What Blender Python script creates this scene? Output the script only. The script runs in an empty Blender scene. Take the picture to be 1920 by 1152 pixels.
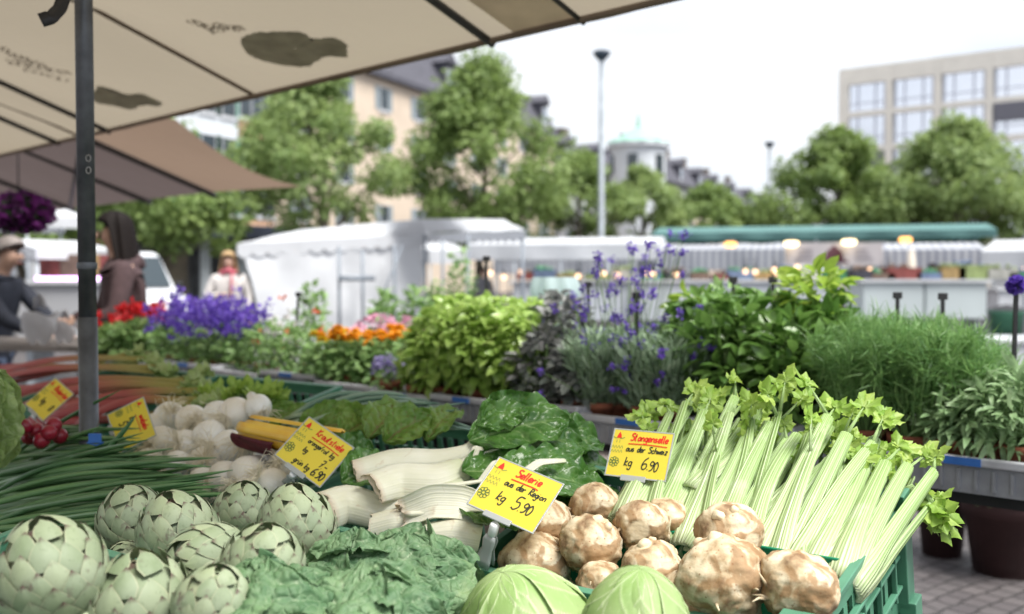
import bpy, math, random
import numpy as np
from mathutils import Vector, Matrix, noise as mnoise
R_ = math.radians
SC = bpy.context.scene
# ---------------------------------------------------------------- camera
CAM_Z = 1.40; FPX = 1867.0; PITCH = R_(1.72)
cd = bpy.data.cameras.new('camera'); cam = bpy.data.objects.new('camera', cd)
SC.collection.objects.link(cam); SC.camera = cam
cam.location = (0, 0, CAM_Z); cam.rotation_euler = (R_(90) - PITCH, 0, 0)
cd.sensor_width = 36; cd.lens = 35.0; cd.clip_start = 0.05; cd.clip_end = 2000
cd.dof.use_dof = True; cd.dof.focus_distance = 1.70; cd.dof.aperture_fstop = 2.9; cd.dof.aperture_blades = 0
# ---------------------------------------------------------------- world and light
W = bpy.data.worlds.new('World'); SC.world = W; W.use_nodes = True
nt = W.node_tree; nt.nodes.clear()
sky = nt.nodes.new('ShaderNodeTexSky'); sky.sky_type = 'NISHITA'; sky.sun_disc = False
SUN_EL, SUN_AZ = R_(62), R_(-60)
sky.sun_elevation = SUN_EL; sky.sun_rotation = SUN_AZ; sky.air_density = 1.0; sky.dust_density = 2.5
tc = nt.nodes.new('ShaderNodeTexCoord'); mp = nt.nodes.new('ShaderNodeMapping'); mp.inputs['Scale'].default_value = (1, 1, 4)
nz = nt.nodes.new('ShaderNodeTexNoise'); nz.inputs['Scale'].default_value = 2.2; nz.inputs['Detail'].default_value = 5
rp = nt.nodes.new('ShaderNodeValToRGB')
rp.color_ramp.elements[0].position = .30; rp.color_ramp.elements[0].color = (4.6, 5.1, 5.9, 1)
rp.color_ramp.elements[1].position = .62; rp.color_ramp.elements[1].color = (6.7, 6.8, 6.95, 1)
mx = nt.nodes.new('ShaderNodeMixRGB'); mx.inputs[0].default_value = .88
bg = nt.nodes.new('ShaderNodeBackground'); bg.inputs[1].default_value = .072
wo = nt.nodes.new('ShaderNodeOutputWorld'); L = nt.links.new
L(tc.outputs['Generated'], mp.inputs[0]); L(mp.outputs[0], nz.inputs['Vector']); L(nz.outputs[0], rp.inputs[0])
L(sky.outputs[0], mx.inputs[1]); L(rp.outputs[0], mx.inputs[2]); L(mx.outputs[0], bg.inputs[0]); L(bg.outputs[0], wo.inputs[0])
ld = bpy.data.lights.new('sun', 'SUN'); ld.energy = 2.6; ld.angle = R_(28); ld.color = (1, .96, .9)
sun = bpy.data.objects.new('sun', ld); SC.collection.objects.link(sun)
sd = Vector((math.cos(SUN_EL) * .80, -math.cos(SUN_EL) * .60, math.sin(SUN_EL)))
sun.rotation_euler = sd.to_track_quat('Z', 'Y').to_euler()
sky.sun_rotation = math.atan2(sd.x, sd.y)
SC.view_settings.view_transform = 'Standard'; SC.view_settings.look = 'None'
SC.view_settings.exposure = 1.36; SC.view_settings.gamma = 1
SC.render.engine = 'CYCLES'
SC.cycles.use_denoising = True; SC.cycles.max_bounces = 6; SC.cycles.diffuse_bounces = 4; SC.cycles.transmission_bounces = 5
SC.cycles.transparent_max_bounces = 6; SC.cycles.caustics_reflective = False; SC.cycles.caustics_refractive = False
SC.cycles.sample_clamp_indirect = 4.0

rng = np.random.default_rng(7); random.seed(7)
def at(px, py, Y):
    cx = (px - 960) / FPX; cy = (576 - py) / FPX
    f = np.array([0, math.cos(PITCH), -math.sin(PITCH)]); u = np.array([0, math.sin(PITCH), math.cos(PITCH)])
    d = f + cx * np.array([1., 0, 0]) + cy * u
    return d * (Y / d[1]) + np.array([0, 0, CAM_Z])
def zat(py, Y): return float(at(960, py, Y)[2])
def nrm(v):
    v = np.asarray(v, float); return v / (np.linalg.norm(v, axis=-1, keepdims=True) + 1e-12)
# ---------------------------------------------------------------- mesh collector
class G:
    def __init__(s): s.V = []; s.Q = []; s.T = []; s.P = []; s.A = []; s.n = 0
    def add(s, V, Q=None, T=None, P=None, rnd=0., t=0., w=0.):
        V = np.asarray(V, float).reshape(-1, 3); k = len(V)
        A = np.zeros((k, 3)); A[:, 0] = rnd; A[:, 1] = t; A[:, 2] = w
        s.V.append(V); s.A.append(A)
        if Q is not None and len(Q): s.Q.append(np.asarray(Q, int).reshape(-1, 4) + s.n)
        if T is not None and len(T): s.T.append(np.asarray(T, int).reshape(-1, 3) + s.n)
        if P: s.P += [[i + s.n for i in p] for p in P]
        s.n += k; return s
    def box(s, c, d, M=None, rnd=0.):
        c = np.asarray(c, float); d = np.asarray(d, float) / 2
        v = np.array([[x, y, z] for x in (-1, 1) for y in (-1, 1) for z in (-1, 1)], float) * d
        if M is not None: v = v @ np.asarray(M).T
        return s.add(v + c, Q=[[0, 1, 3, 2], [4, 6, 7, 5], [0, 4, 5, 1], [2, 3, 7, 6], [0, 2, 6, 4], [1, 5, 7, 3]], rnd=rnd)
    def bar(s, a, b, w, h, up=(0, 0, 1)):
        a = np.asarray(a, float); b = np.asarray(b, float); x = nrm(b - a); y = nrm(np.cross(up, x)); z = np.cross(x, y)
        return s.box((a + b) / 2, (np.linalg.norm(b - a), w, h), M=np.stack([x, y, z], 1))
    def tube(s, path, rad, n=8, cap=True, rnd=0., ts=None, flat=1.):
        p = np.asarray(path, float); m = len(p); r = np.broadcast_to(np.asarray(rad, float), (m,))
        tg = nrm(np.gradient(p, axis=0)); ref = np.array([0, 0, 1.]) if abs(tg[0][2]) < .9 else np.array([1., 0, 0])
        x = nrm(np.cross(ref, tg[0])); X = []
        for i in range(m):
            x = nrm(x - tg[i] * np.dot(x, tg[i])); X.append(x)
        X = np.array(X); Y = np.cross(tg, X); a = np.linspace(0, 2 * math.pi, n, endpoint=False)
        V = p[:, None] + r[:, None, None] * (np.cos(a)[None, :, None] * X[:, None] + flat * np.sin(a)[None, :, None] * Y[:, None])
        i, j = np.meshgrid(np.arange(m - 1), np.arange(n), indexing='ij'); j2 = (j + 1) % n
        Q = np.stack([i * n + j, i * n + j2, (i + 1) * n + j2, (i + 1) * n + j], -1).reshape(-1, 4)
        if ts is None: ts = np.linspace(0, 1, m)
        P = [list(range(n))[::-1], [(m - 1) * n + k for k in range(n)]] if cap else None
        return s.add(V, Q=Q, P=P, rnd=rnd, t=np.repeat(ts, n), w=np.tile(a / 6.283, m))
    def lathe(s, prof, n=24, c=(0, 0, 0), M=None, rnd=0.):
        prof = np.asarray(prof, float); m = len(prof); a = np.linspace(0, 2 * math.pi, n, endpoint=False)
        V = np.stack([prof[:, 0, None] * np.cos(a), prof[:, 0, None] * np.sin(a), np.repeat(prof[:, 1, None], n, 1)], -1).reshape(-1, 3)
        if M is not None: V = V @ np.asarray(M).T
        i, j = np.meshgrid(np.arange(m - 1), np.arange(n), indexing='ij'); j2 = (j + 1) % n
        Q = np.stack([i * n + j, i * n + j2, (i + 1) * n + j2, (i + 1) * n + j], -1).reshape(-1, 4)
        return s.add(V + np.asarray(c, float), Q=Q, rnd=rnd, t=np.repeat(np.linspace(0, 1, m), n), w=np.tile(a / 6.283, m))
    def grid(s, V, nu, nv, rnd=0., t=0., w=0.):
        i, j = np.meshgrid(np.arange(nu - 1), np.arange(nv - 1), indexing='ij')
        Q = np.stack([i * nv + j, i * nv + j + 1, (i + 1) * nv + j + 1, (i + 1) * nv + j], -1).reshape(-1, 4)
        return s.add(np.asarray(V).reshape(-1, 3), Q=Q, rnd=rnd, t=t, w=w)
    def inst(s, tm, pos, Xa, Ya, Za, sc, rnd=None, sx=1.):
        """copies of a template (V,Q,t,w) with frames; all arrays of length k"""
        V, Q, t, w = tm; k = len(pos); m = len(V); sc = np.broadcast_to(np.asarray(sc, float), (k,))
        W_ = (V[None, :, 0, None] * Xa[:, None] * sx + V[None, :, 1, None] * Ya[:, None] + V[None, :, 2, None] * Za[:, None]) * sc[:, None, None] + pos[:, None]
        QQ = (Q[None] + (np.arange(k) * m)[:, None, None]).reshape(-1, 4)
        if rnd is None: rnd = rng.random(k)
        return s.add(W_.reshape(-1, 3), Q=QQ, rnd=np.repeat(rnd, m), t=np.tile(t, k), w=np.tile(w, k))
    def mesh(s, name, smooth=True):
        V = np.concatenate(s.V); A = np.concatenate(s.A); me = bpy.data.meshes.new(name)
        fl = []; ls = []
        if s.Q: q = np.concatenate(s.Q); fl.append(q.ravel()); ls.append(np.full(len(q), 4))
        if s.T: q = np.concatenate(s.T); fl.append(q.ravel()); ls.append(np.full(len(q), 3))
        for p in s.P: fl.append(np.array(p)); ls.append(np.array([len(p)]))
        fl = np.concatenate(fl); ls = np.concatenate(ls); st = np.concatenate([[0], np.cumsum(ls)[:-1]])
        me.vertices.add(len(V)); me.vertices.foreach_set('co', V.ravel().astype(np.float32))
        me.loops.add(len(fl)); me.loops.foreach_set('vertex_index', fl.astype(np.int32))
        me.polygons.add(len(ls)); me.polygons.foreach_set('loop_start', st.astype(np.int32)); me.polygons.foreach_set('loop_total', ls.astype(np.int32))
        me.polygons.foreach_set('use_smooth', np.full(len(ls), bool(smooth)))
        for i, nme in enumerate(('rnd', 't', 'w')):
            a = me.attributes.new(nme, 'FLOAT', 'POINT'); a.data.foreach_set('value', A[:, i].astype(np.float32))
        me.update(calc_edges=True); me.validate(); return me
    def build(s, name, mat, parent=None, smooth=True, bevel=0):
        me = s.mesh(name, smooth)
        if mat: me.materials.append(mat)
        o = bpy.data.objects.new(name, me); SC.collection.objects.link(o)
        if parent is not None: o.parent = parent
        if bevel:
            b = o.modifiers.new('bevel', 'BEVEL'); b.width = bevel; b.segments = 2; b.limit_method = 'ANGLE'
        return o
def tag(o, label=None, cat=None, group=None, kind=None):
    if label: o['label'] = label
    if cat: o['category'] = cat
    if group: o['group'] = group
    if kind: o['kind'] = kind
    return o
def thing(name, label, cat, loc=(0, 0, 0), rz=0, group=None):
    o = bpy.data.objects.new(name, None); SC.collection.objects.link(o); o.empty_display_size = .05
    o.location = [float(x) for x in loc]; o.rotation_euler = (0, 0, rz); return tag(o, label, cat, group)
def copy_tree(o, parent=None, label=None, loc=None, rot=None):
    c = o.copy(); SC.collection.objects.link(c); c.parent = parent
    if label: c['label'] = label
    if loc is not None: c.location = [float(x) for x in loc]
    if rot is not None: c.rotation_euler = rot
    for ch in list(o.children): copy_tree(ch, c)
    return c
# ---------------------------------------------------------------- materials
class NM:
    def __init__(s, name):
        s.m = bpy.data.materials.new(name); s.m.use_nodes = True; s.t = s.m.node_tree; s.t.nodes.clear()
        s.out = s.n('ShaderNodeOutputMaterial')
    def n(s, ty, **k):
        x = s.t.nodes.new(ty)
        for a, b in k.items(): setattr(x, a, b)
        return x
    def l(s, a, b): s.t.links.new(a, b)
    def attr(s, nme): return s.n('ShaderNodeAttribute', attribute_name=nme).outputs['Fac']
    def coord(s, scale=(1, 1, 1), kind='Object'):
        c = s.n('ShaderNodeTexCoord'); m = s.n('ShaderNodeMapping'); m.inputs['Scale'].default_value = scale
        s.l(c.outputs[kind], m.inputs[0]); return m.outputs[0]
    def noise(s, sc, det=4, vec=None, dist=0., rough=.5):
        x = s.n('ShaderNodeTexNoise'); x.inputs['Scale'].default_value = sc; x.inputs['Detail'].default_value = det
        x.inputs['Distortion'].default_value = dist; x.inputs['Roughness'].default_value = rough
        s.l(vec if vec is not None else s.coord(), x.inputs['Vector']); return x.outputs['Fac']
    def ramp(s, fac, stops, interp='LINEAR'):
        x = s.n('ShaderNodeValToRGB'); e = x.color_ramp.elements; x.color_ramp.interpolation = interp
        while len(e) < len(stops): e.new(.5)
        for i, (p, c) in enumerate(stops):
            e[i].position = p; e[i].color = (*c, 1) if not isinstance(c, (int, float)) else (c, c, c, 1)
        s.l(fac, x.inputs[0]); return x.outputs[0]
    def mix(s, f, a, b, mode='MIX'):
        x = s.n('ShaderNodeMixRGB', blend_type=mode)
        for i, v in enumerate((f, a, b)):
            if isinstance(v, (int, float)): x.inputs[i].default_value = v if i == 0 else (v, v, v, 1)
            elif isinstance(v, tuple): x.inputs[i].default_value = (*v, 1)
            else: s.l(v, x.inputs[i])
        return x.outputs[0]
    def math(s, op, a, b=0., clamp=False):
        x = s.n('ShaderNodeMath', operation=op, use_clamp=clamp)
        for i, v in enumerate((a, b)):
            if isinstance(v, (int, float)): x.inputs[i].default_value = v
            else: s.l(v, x.inputs[i])
        return x.outputs[0]
    def bsdf(s, col, rough=.5, spec=.5, metal=0., bump=None, bstr=.3, bdist=.01, trans=0., tcol=None, sub=0., coat=0.):
        p = s.n('ShaderNodeBsdfPrincipled')
        if isinstance(col, tuple): p.inputs['Base Color'].default_value = (*col, 1)
        else: s.l(col, p.inputs['Base Color'])
        if isinstance(rough, (int, float)): p.inputs['Roughness'].default_value = rough
        else: s.l(rough, p.inputs['Roughness'])
        p.inputs['Specular IOR Level'].default_value = spec; p.inputs['Metallic'].default_value = metal
        p.inputs['Coat Weight'].default_value = coat
        if sub:
            p.inputs['Subsurface Weight'].default_value = sub; p.inputs['Subsurface Radius'].default_value = (.6, .6, .4); p.inputs['Subsurface Scale'].default_value = .01
        if bump is not None:
            b = s.n('ShaderNodeBump'); b.inputs['Strength'].default_value = bstr; b.inputs['Distance'].default_value = bdist
            s.l(bump, b.inputs['Height']); s.l(b.outputs[0], p.inputs['Normal'])
        o = p.outputs[0]
        if trans:
            t = s.n('ShaderNodeBsdfTranslucent'); c = tcol if tcol is not None else col
            if isinstance(c, tuple): t.inputs[0].default_value = (*c, 1)
            else: s.l(c, t.inputs[0])
            mxs = s.n('ShaderNodeMixShader'); mxs.inputs[0].default_value = trans
            s.l(o, mxs.inputs[1]); s.l(t.outputs[0], mxs.inputs[2]); o = mxs.outputs[0]
        s.l(o, s.out.inputs[0]); return s.m
def simple(name, col, rough=.6, var=.15, sc=6., metal=0., bump=0., bsc=40., trans=0., spec=.4, tcol=None):
    m = NM(name); v = m.noise(sc, 5)
    d = tuple(c * (1 - var) for c in col); b = tuple(min(1, c * (1 + var)) for c in col)
    c = m.ramp(v, [(.3, d), (.7, b)])
    return m.bsdf(c, rough=rough, metal=metal, spec=spec, bump=m.noise(bsc, 3) if bump else None, bstr=bump, trans=trans, tcol=tcol)
def leafmat(name, c1, c2, vein=None, trans=.3, rough=.45, sc=30., bump=.25, bsc=120., tip=None, spec=.4, base=None):
    m = NM(name); r = m.attr('rnd'); c = m.mix(r, c1, c2)
    v = m.noise(sc, 4); c = m.mix(m.ramp(v, [(.35, 0.), (.7, .55)]), c, tuple(x * .62 for x in c1))
    if base is not None: c = m.mix(m.ramp(m.attr('t'), [(.0, 1.), (.35, 0.)]), c, base)
    if tip is not None: c = m.mix(m.ramp(m.attr('t'), [(.8, 0.), (1., .8)]), c, tip)
    if vein is not None: c = m.mix(m.attr('w'), c, vein)
    tc_ = m.mix(.5, c, tuple(min(1, x * 1.6) for x in c2))
    return m.bsdf(c, rough=rough, trans=trans, tcol=tc_, bump=m.noise(bsc, 3) if bump else None, bstr=bump, bdist=.002, spec=spec)
M = {}
M['steel'] = simple('galvanised_steel', (.115, .125, .14), .45, .25, 25, metal=.5)
M['darksteel'] = simple('dark_steel', (.05, .05, .052), .5, .2)
M['lightsteel'] = simple('pale_steel', (.42, .46, .50), .45, .15, 5, metal=.2)
M['blackplastic'] = simple('black_plastic', (.022, .022, .024), .45, .3)
M['greyplastic'] = simple('grey_plastic', (.30, .31, .34), .5, .25, 12, bump=.1)
M['bluelabel'] = simple('blue_label', (.04, .15, .48), .5, .1)
M['greenplastic'] = simple('green_plastic', (.085, .235, .15), .38, .14, 14, bump=.05)
M['greeninsert'] = simple('deep_green_plastic', (.012, .20, .105), .35, .12, 10)
M['terracotta'] = simple('terracotta', (.30, .10, .055), .8, .3, 30, bump=.2)
M['soil'] = simple('soil', (.035, .024, .016), .95, .5, 60, bump=.6)
M['whitecloth'] = simple('white_canvas', (.68, .70, .73), .85, .06, 2, trans=.3)
M['whitepaint'] = simple('white_paint', (.60, .62, .65), .5, .06, 3)
M['glass'] = NM('glass_pane').bsdf((.25, .30, .36), rough=.08, spec=.8)
M['darkglass'] = NM('dark_glass').bsdf((.035, .05, .06), rough=.08, spec=.7)
M['wood'] = simple('weathered_wood', (.20, .15, .11), .8, .3, 18, bump=.3)
def emis(name, col, s):
    m = NM(name); e = m.n('ShaderNodeEmission'); e.inputs[0].default_value = (*col, 1); e.inputs[1].default_value = s
    m.l(e.outputs[0], m.out.inputs[0]); return m.m
# ---------------------------------------------------------------- leaf templates
def leaf_tm(nl=4, nw=2, W=.5, peak=.45, cup=.15, bend=.25, point=1.):
    u = np.linspace(0, 1, nl + 1); v = np.linspace(-1, 1, nw + 1)
    prof = np.sin(np.pi * u ** (math.log(.5) / math.log(peak))) ** .8; prof = np.clip(prof, .02, None); prof[-1] = .0; prof[0] = .03
    U, Vv = np.meshgrid(u, v, indexing='ij'); P_ = prof[:, None]
    X = Vv * P_ * W / 2; Z = cup * (np.abs(Vv) * P_) ** 1.5 * W - bend * U ** 2; Y = U * (1 - bend * .3 * U)
    V = np.stack([X, Y, Z], -1).reshape(-1, 3); i, j = np.meshgrid(np.arange(nl), np.arange(nw), indexing='ij'); n = nw + 1
    Q = np.stack([i * n + j, i * n + j + 1, (i + 1) * n + j + 1, (i + 1) * n + j], -1).reshape(-1, 4)
    return V, Q, U.ravel(), (np.abs(Vv) < .01).astype(float).ravel() * .35
def strip_tm(nl=5, W=.03, bend=.3):
    return leaf_tm(nl, 1, W, .3, 0, bend)
TL = dict(leaf=leaf_tm(4, 2), quad=leaf_tm(2, 2, .7, .5, .2, .2), lance=leaf_tm(4, 2, .24, .4, .2, .3), strip=strip_tm(), oval=leaf_tm(4, 2, .62, .42, .25, .35), round=leaf_tm(4, 2, .95, .5, .2, .15))
def frames(dirs, ups=None, roll=.5):
    """Y axis along dirs, Z near up with random roll"""
    k = len(dirs); Y = nrm(dirs); up = np.tile([0, 0, 1.], (k, 1)) if ups is None else ups
    up = up + rng.normal(0, roll, (k, 3)); X = nrm(np.cross(Y, up)); Z = np.cross(X, Y); return X, Y, Z
# ================================================================ SETTING
def ground_mat():
    m = NM('stone_setts'); c = m.coord((9.5, 9.5, 9.5)); rot = c.node; rot.inputs['Rotation'].default_value = (0, 0, R_(-38))
    b = m.n('ShaderNodeTexBrick'); b.inputs['Scale'].default_value = 1.0; b.inputs['Mortar Size'].default_value = .06; b.inputs['Mortar Smooth'].default_value = .4
    b.inputs['Brick Width'].default_value = 1.0; b.inputs['Row Height'].default_value = .9; b.inputs['Color1'].default_value = (.085, .075, .078, 1); b.inputs['Color2'].default_value = (.135, .12, .12, 1); b.inputs['Mortar'].default_value = (.022, .02, .019, 1)
    nz_ = m.noise(1.1, 3, m.coord((6, 6, 6)), 0)
    ad = m.n('ShaderNodeVectorMath', operation='ADD'); sc_ = m.n('ShaderNodeMixRGB', blend_type='MIX'); sc_.inputs[0].default_value = .82
    m.l(c, ad.inputs[0]); cn = m.n('ShaderNodeTexNoise'); cn.inputs['Scale'].default_value = 5; m.l(m.coord(), cn.inputs['Vector'])
    sv = m.n('ShaderNodeVectorMath', operation='SCALE'); sv.inputs['Scale'].default_value = .55; m.l(cn.outputs['Color'], sv.inputs[0]); m.l(sv.outputs[0], ad.inputs[1])
    m.l(ad.outputs[0], b.inputs['Vector'])
    col = m.mix(m.ramp(nz_, [(.35, .0), (.7, .5)]), b.outputs['Color'], (.05, .045, .046))
    return m.bsdf(col, rough=m.ramp(nz_, [(.3, .45), (.7, .75)]), bump=m.math('MULTIPLY', b.outputs['Fac'], -1.), bstr=.9, bdist=.02)
g = G(); s_ = 700.
g.add([[-s_, -60, 0], [s_, -60, 0], [s_, 1000, 0], [-s_, 1000, 0]], Q=[[0, 1, 2, 3]])
tag(g.build('ground', ground_mat(), smooth=False), kind='structure')
# ---------------------------------------------------------------- buildings
def window_part(root, p, ux, nx, w, h, glass, fr, shutter=None, sill=True, name='window', cache={}):
    """p: centre on the wall; ux along wall, nx outward; mesh shared through cache"""
    key = (round(w, 2), round(h, 2), glass.name, fr.name, shutter.name if shutter else '', id(root))
    if key not in cache:
        f = G(); t = .09
        for sx in (-1, 1): f.box((sx * (w / 2 - t / 2), .03, 0), (t, .12, h))
        for sz in (-1, 1): f.box((0, .03, sz * (h / 2 - t / 2)), (w - 2 * t, .12, t))
        f.box((0, .03, h * .0), (t * .8, .08, h - 2 * t))
        if w > 2.4:
            for q in (-.3, .3): f.box((w * q, .03, 0), (t * .8, .08, h - 2 * t))
        if sill: f.box((0, .09, -h / 2 - .08), (w + .3, .24, .15))
        a = f.build(name, fr, None, smooth=False)
        pn = G(); pn.box((0, .0, 0), (w - .1, .06, h - .1)); b = pn.build('pane', glass, a, smooth=False)
        if shutter:
            for sx in (-1, 1):
                sh = G(); sh.box((sx * (w / 2 + w * .24), .06, 0), (w * .46, .06, h)); 
                for q in range(8): sh.box((sx * (w / 2 + w * .24), .1, -h / 2 + (q + .5) * h / 8), (w * .4, .03, h / 14))
                sh.build('shutter', shutter, a, smooth=False)
        cache[key] = a; o = a
    else:
        o = copy_tree(cache[key])
    o.parent = root; o.location = p; o.rotation_euler = (0, 0, math.atan2(ux[1], ux[0])); return o
def old_house(name, label, p0, p1, H, depth, wallmat, roofmat, floors, bays, roofh=4.5, glass=None, shut=None, dormers=True, cornice=None):
    p0 = np.array(p0, float); p1 = np.array(p1, float); L_ = np.linalg.norm(p1 - p0); ux = (p1 - p0) / L_; nx = np.array([ux[1], -ux[0]])
    if np.dot(nx, -p0) < 0: nx = -nx
    # local frame: origin p0, x along facade, y = into the building (-nx)
    root = thing(name, label, 'building', (p0[0], p0[1], 0), math.atan2(ux[1], ux[0]))
    s = -1 if np.dot(np.array([-ux[1], ux[0]]), -nx) > 0 else 1   # local +y is left of ux
    iy = 1 if np.dot(np.array([-ux[1], ux[0]]), nx) < 0 else -1
    w = G(); w.box((L_ / 2, iy * depth / 2, H / 2), (L_, depth, H)); w.build('wall', wallmat, root, smooth=False)
    c = G(); c.box((L_ / 2, iy * (depth / 2), H + .2), (L_ + .8, depth + 1.0, .4)); c.build('cornice', cornice or M['darksteel'], root, smooth=False)
    r = G(); o = 1.6
    V = [[-.3, iy * -.4, H + .4], [L_ + .3, iy * -.4, H + .4], [L_ + .3, iy * (depth + .4), H + .4], [-.3, iy * (depth + .4), H + .4],
         [o * .3, iy * o, H + .4 + roofh * .8], [L_ - o * .3, iy * o, H + .4 + roofh * .8], [L_ - o * .3, iy * (depth - o), H + .4 + roofh * .8], [o * .3, iy * (depth - o), H + .4 + roofh * .8],
         [o * .6, iy * depth / 2, H + .4 + roofh * 1.25], [L_ - o * .6, iy * depth / 2, H + .4 + roofh * 1.25]]
    r.add(V, Q=[[0, 1, 5, 4], [2, 3, 7, 6], [4, 5, 9, 8], [6, 7, 8, 9], [0, 3, 2, 1]] if 0 else [[0, 1, 5, 4], [2, 3, 7, 6], [4, 5, 9, 8], [6, 7, 8, 9], [3, 0, 4, 7], [1, 2, 6, 5]], T=[[4, 8, 7], [5, 6, 9]])
    rf = r.build('roof', roofmat, root, smooth=False)
    fh = (H - 4.5) / max(1, floors - 1) if floors > 1 else H
    for b in range(bays):
        x = (b + .5) * L_ / bays
        for f in range(1, floors):
            z = 4.5 + (f - .5) * fh
            window_part(root, (x, iy * -.06, z), (1 if iy > 0 else -1, 0), None, 1.25, fh * .58, glass or M['darkglass'], M['whitepaint'], shut)
        if dormers and b % 2 == 0:
            d = G(); d.box((x, iy * 1.1, H + 2.0), (1.7, 2.2, 2.4)); d.add([[x - 1.1, iy * -.3, H + 3.2], [x + 1.1, iy * -.3, H + 3.2], [x, iy * -.3, H + 4.1], [x - 1.1, iy * 3, H + 3.2], [x + 1.1, iy * 3, H + 3.2], [x, iy * 3, H + 4.1]], Q=[[0, 2, 5, 3], [1, 4, 5, 2]], T=[[0, 1, 2]])
            do = d.build('dormer', roofmat, root, smooth=False)
            window_part(root, (x, iy * -.06, H + 1.95), (1 if iy > 0 else -1, 0), None, 1.0, 1.6, M['glass'], M['whitepaint'], None)
    for q in (.22, .7):
        ch = G(); ch.box((L_ * q, iy * depth * .5, H + roofh * 1.4), (1.4, .9, 2.6)); ch.box((L_ * q, iy * depth * .5, H + roofh * 1.4 + 1.4), (1.7, 1.2, .25)); ch.build('chimney', M['chimney'], root, smooth=False)
    return root
M['chimney'] = simple('chimney_render', (.22, .19, .17), .9, .2, 2)
M['slate'] = simple('slate_roof', (.085, .085, .105), .7, .3, 3, bump=.3, bsc=8)
M['cream'] = simple('cream_render', (.62, .52, .42), .9, .08, .6)
M['orangewall'] = simple('apricot_render', (.62, .40, .27), .9, .08, .6)
M['whitewall'] = simple('pale_grey_render', (.62, .66, .70), .9, .06, .6)
M['greywall'] = simple('grey_render', (.45, .46, .48), .9, .08, .6)
M['shutgreen'] = simple('green_shutter', (.04, .20, .13), .6, .1)
M['shutgrey'] = simple('grey_shutter', (.25, .30, .33), .6, .1)
M['copper'] = simple('verdigris_copper', (.30, .50, .42), .7, .12, 3)
M['stone'] = simple('pale_stone', (.80, .76, .69), .85, .06, .8)
def onray(px, Y): return np.array([(px - 960) / FPX * Y, Y])
# left-hand street front, receding along the vanishing direction at px 1800
dv = nrm(np.array([840 / 1867., 1.]))
A0 = onray(745, 76.8)
def fp(px):   # where the ray through px meets the facade line
    r = (px - 960) / FPX; # A0 + k dv ; x = r y
    k = (r * A0[1] - A0[0]) / (dv[0] - r * dv[1]); return A0 + k * dv
qz = fp(60); q0, q1, q2, q3 = fp(330), fp(452), fp(515), fp(1038)
old_house('apartment_house', 'pale white apartment house with green shutters beside the apricot house', q0, q1 - dv * .15, 16, 13, M['whitewall'], M['slate'], 5, 3, shut=M['shutgreen'])
old_house('apartment_house', 'apricot orange apartment house squeezed between white and cream houses', q1, q2 - dv * .15, 16.3, 13, M['orangewall'], M['slate'], 5, 3)
old_house('apartment_house', 'long cream apartment house with slate mansard roof behind the tallest plane tree', q2, q3, 16.2, 13, M['cream'], M['slate'], 5, 9, shut=M['shutgrey'], cornice=M['slate'])
def row_house(lab, pxa, pxb, topa, Ya, Yb, mat, roof=3.5, bays=4, rm=None):
    a = onray(pxa, Ya); b = onray(pxb, Yb); H = zat(topa, (Ya + Yb) / 2) - roof * 1.15
    old_house('town_house', lab, a, b, H, 12, mat, rm or M['slate'], 4, bays, roofh=roof)
old_house('apartment_house', 'plain grey apartment house far behind the brown awning', qz, q0 - dv * .15, 15, 13, M['greywall'], M['slate'], 5, 5)
row_house('grey town house with dark roof standing just behind the tall street lamp', 1050, 1165, 266, 112, 124, M['greywall'])
row_house('dark roofed town house directly beyond the green domed turret', 1232, 1300, 288, 135, 150, M['greywall'], 4, 4)
row_house('cream town house in the middle of the dark roofed far row', 1302, 1362, 318, 152, 172, M['cream'], 4, 4)
row_house('white gabled town house at the low end of the far row', 1364, 1440, 348, 175, 205, M['whitewall'], 4, 5)
# turret with copper dome
c = onray(1196, 106); zt = zat(280, 106); zp = zat(240, 106)
t_ = thing('turret_house', 'white round turret with pale green copper dome beyond the trees', 'building', (c[0], c[1], 0))
g = G(); g.lathe([(0, 0), (2.9, 0), (2.9, zt), (3.3, zt + .1), (3.3, zt + .5), (0, zt + .5)], 24); g.build('wall', M['whitewall'], t_, smooth=False)
g = G(); dh = zp - zt; g.lathe([(3.4, zt + .5), (3.0, zt + .9), (2.3, zt + dh * .5), (1.2, zt + dh * .78), (.3, zt + dh), (.12, zt + dh + 1.2), (0, zt + dh + 1.5)], 12); g.build('dome', M['copper'], t_, smooth=False)
for k in range(6):
    a = k * math.pi / 3 - 1.9
    f = G(); f.box((math.cos(a) * 2.9, math.sin(a) * 2.9, zt - 1.8), (1.0, .2, 2.0), M=[[-math.sin(a), math.cos(a), 0], [math.cos(a), math.sin(a), 0], [0, 0, 1]]); f.build('window', M['darkglass'], t_, smooth=False)
# modern office block
c0 = onray(1570, 98.6); du = nrm(np.array([.79, -.613])); H = zat(131, 98.6); Lb = 42.; BW = 4.42
ob = thing('office_block', 'pale stone office block with a grid of wide mullioned windows', 'building', (c0[0], c0[1], 0), math.atan2(du[1], du[0]))
g = G(); FH = 3.42
g.box((Lb / 2, 8.4, H / 2), (Lb, 16, H - .02)); g.build('wall', M['glasswall'] if 'glasswall' in M else M['greywall'], ob, smooth=False)
fr = G()
nb = 9
for b in range(nb + 1): fr.box((b * BW + (.45 if b == 0 else .35), .22, H / 2), (.9 if b == 0 else .62, .36, H))
for f in range(7):
    zf = H - 1.1 - f * FH
    for b in range(nb): fr.box(((b + .5) * BW + .37, .22, (H - .805) if f == 0 else zf), (BW - .62 - .01, .33, 1.6 if f == 0 else .5))
fr.box((-.02, 8.6, H / 2), (.5, 16, H + .004))
fr.build('stone_grid', M['stone'], ob, smooth=False)
M['skyglass'] = NM('reflecting_glass').bsdf((.80, .83, .90), rough=.12, metal=.85)
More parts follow.
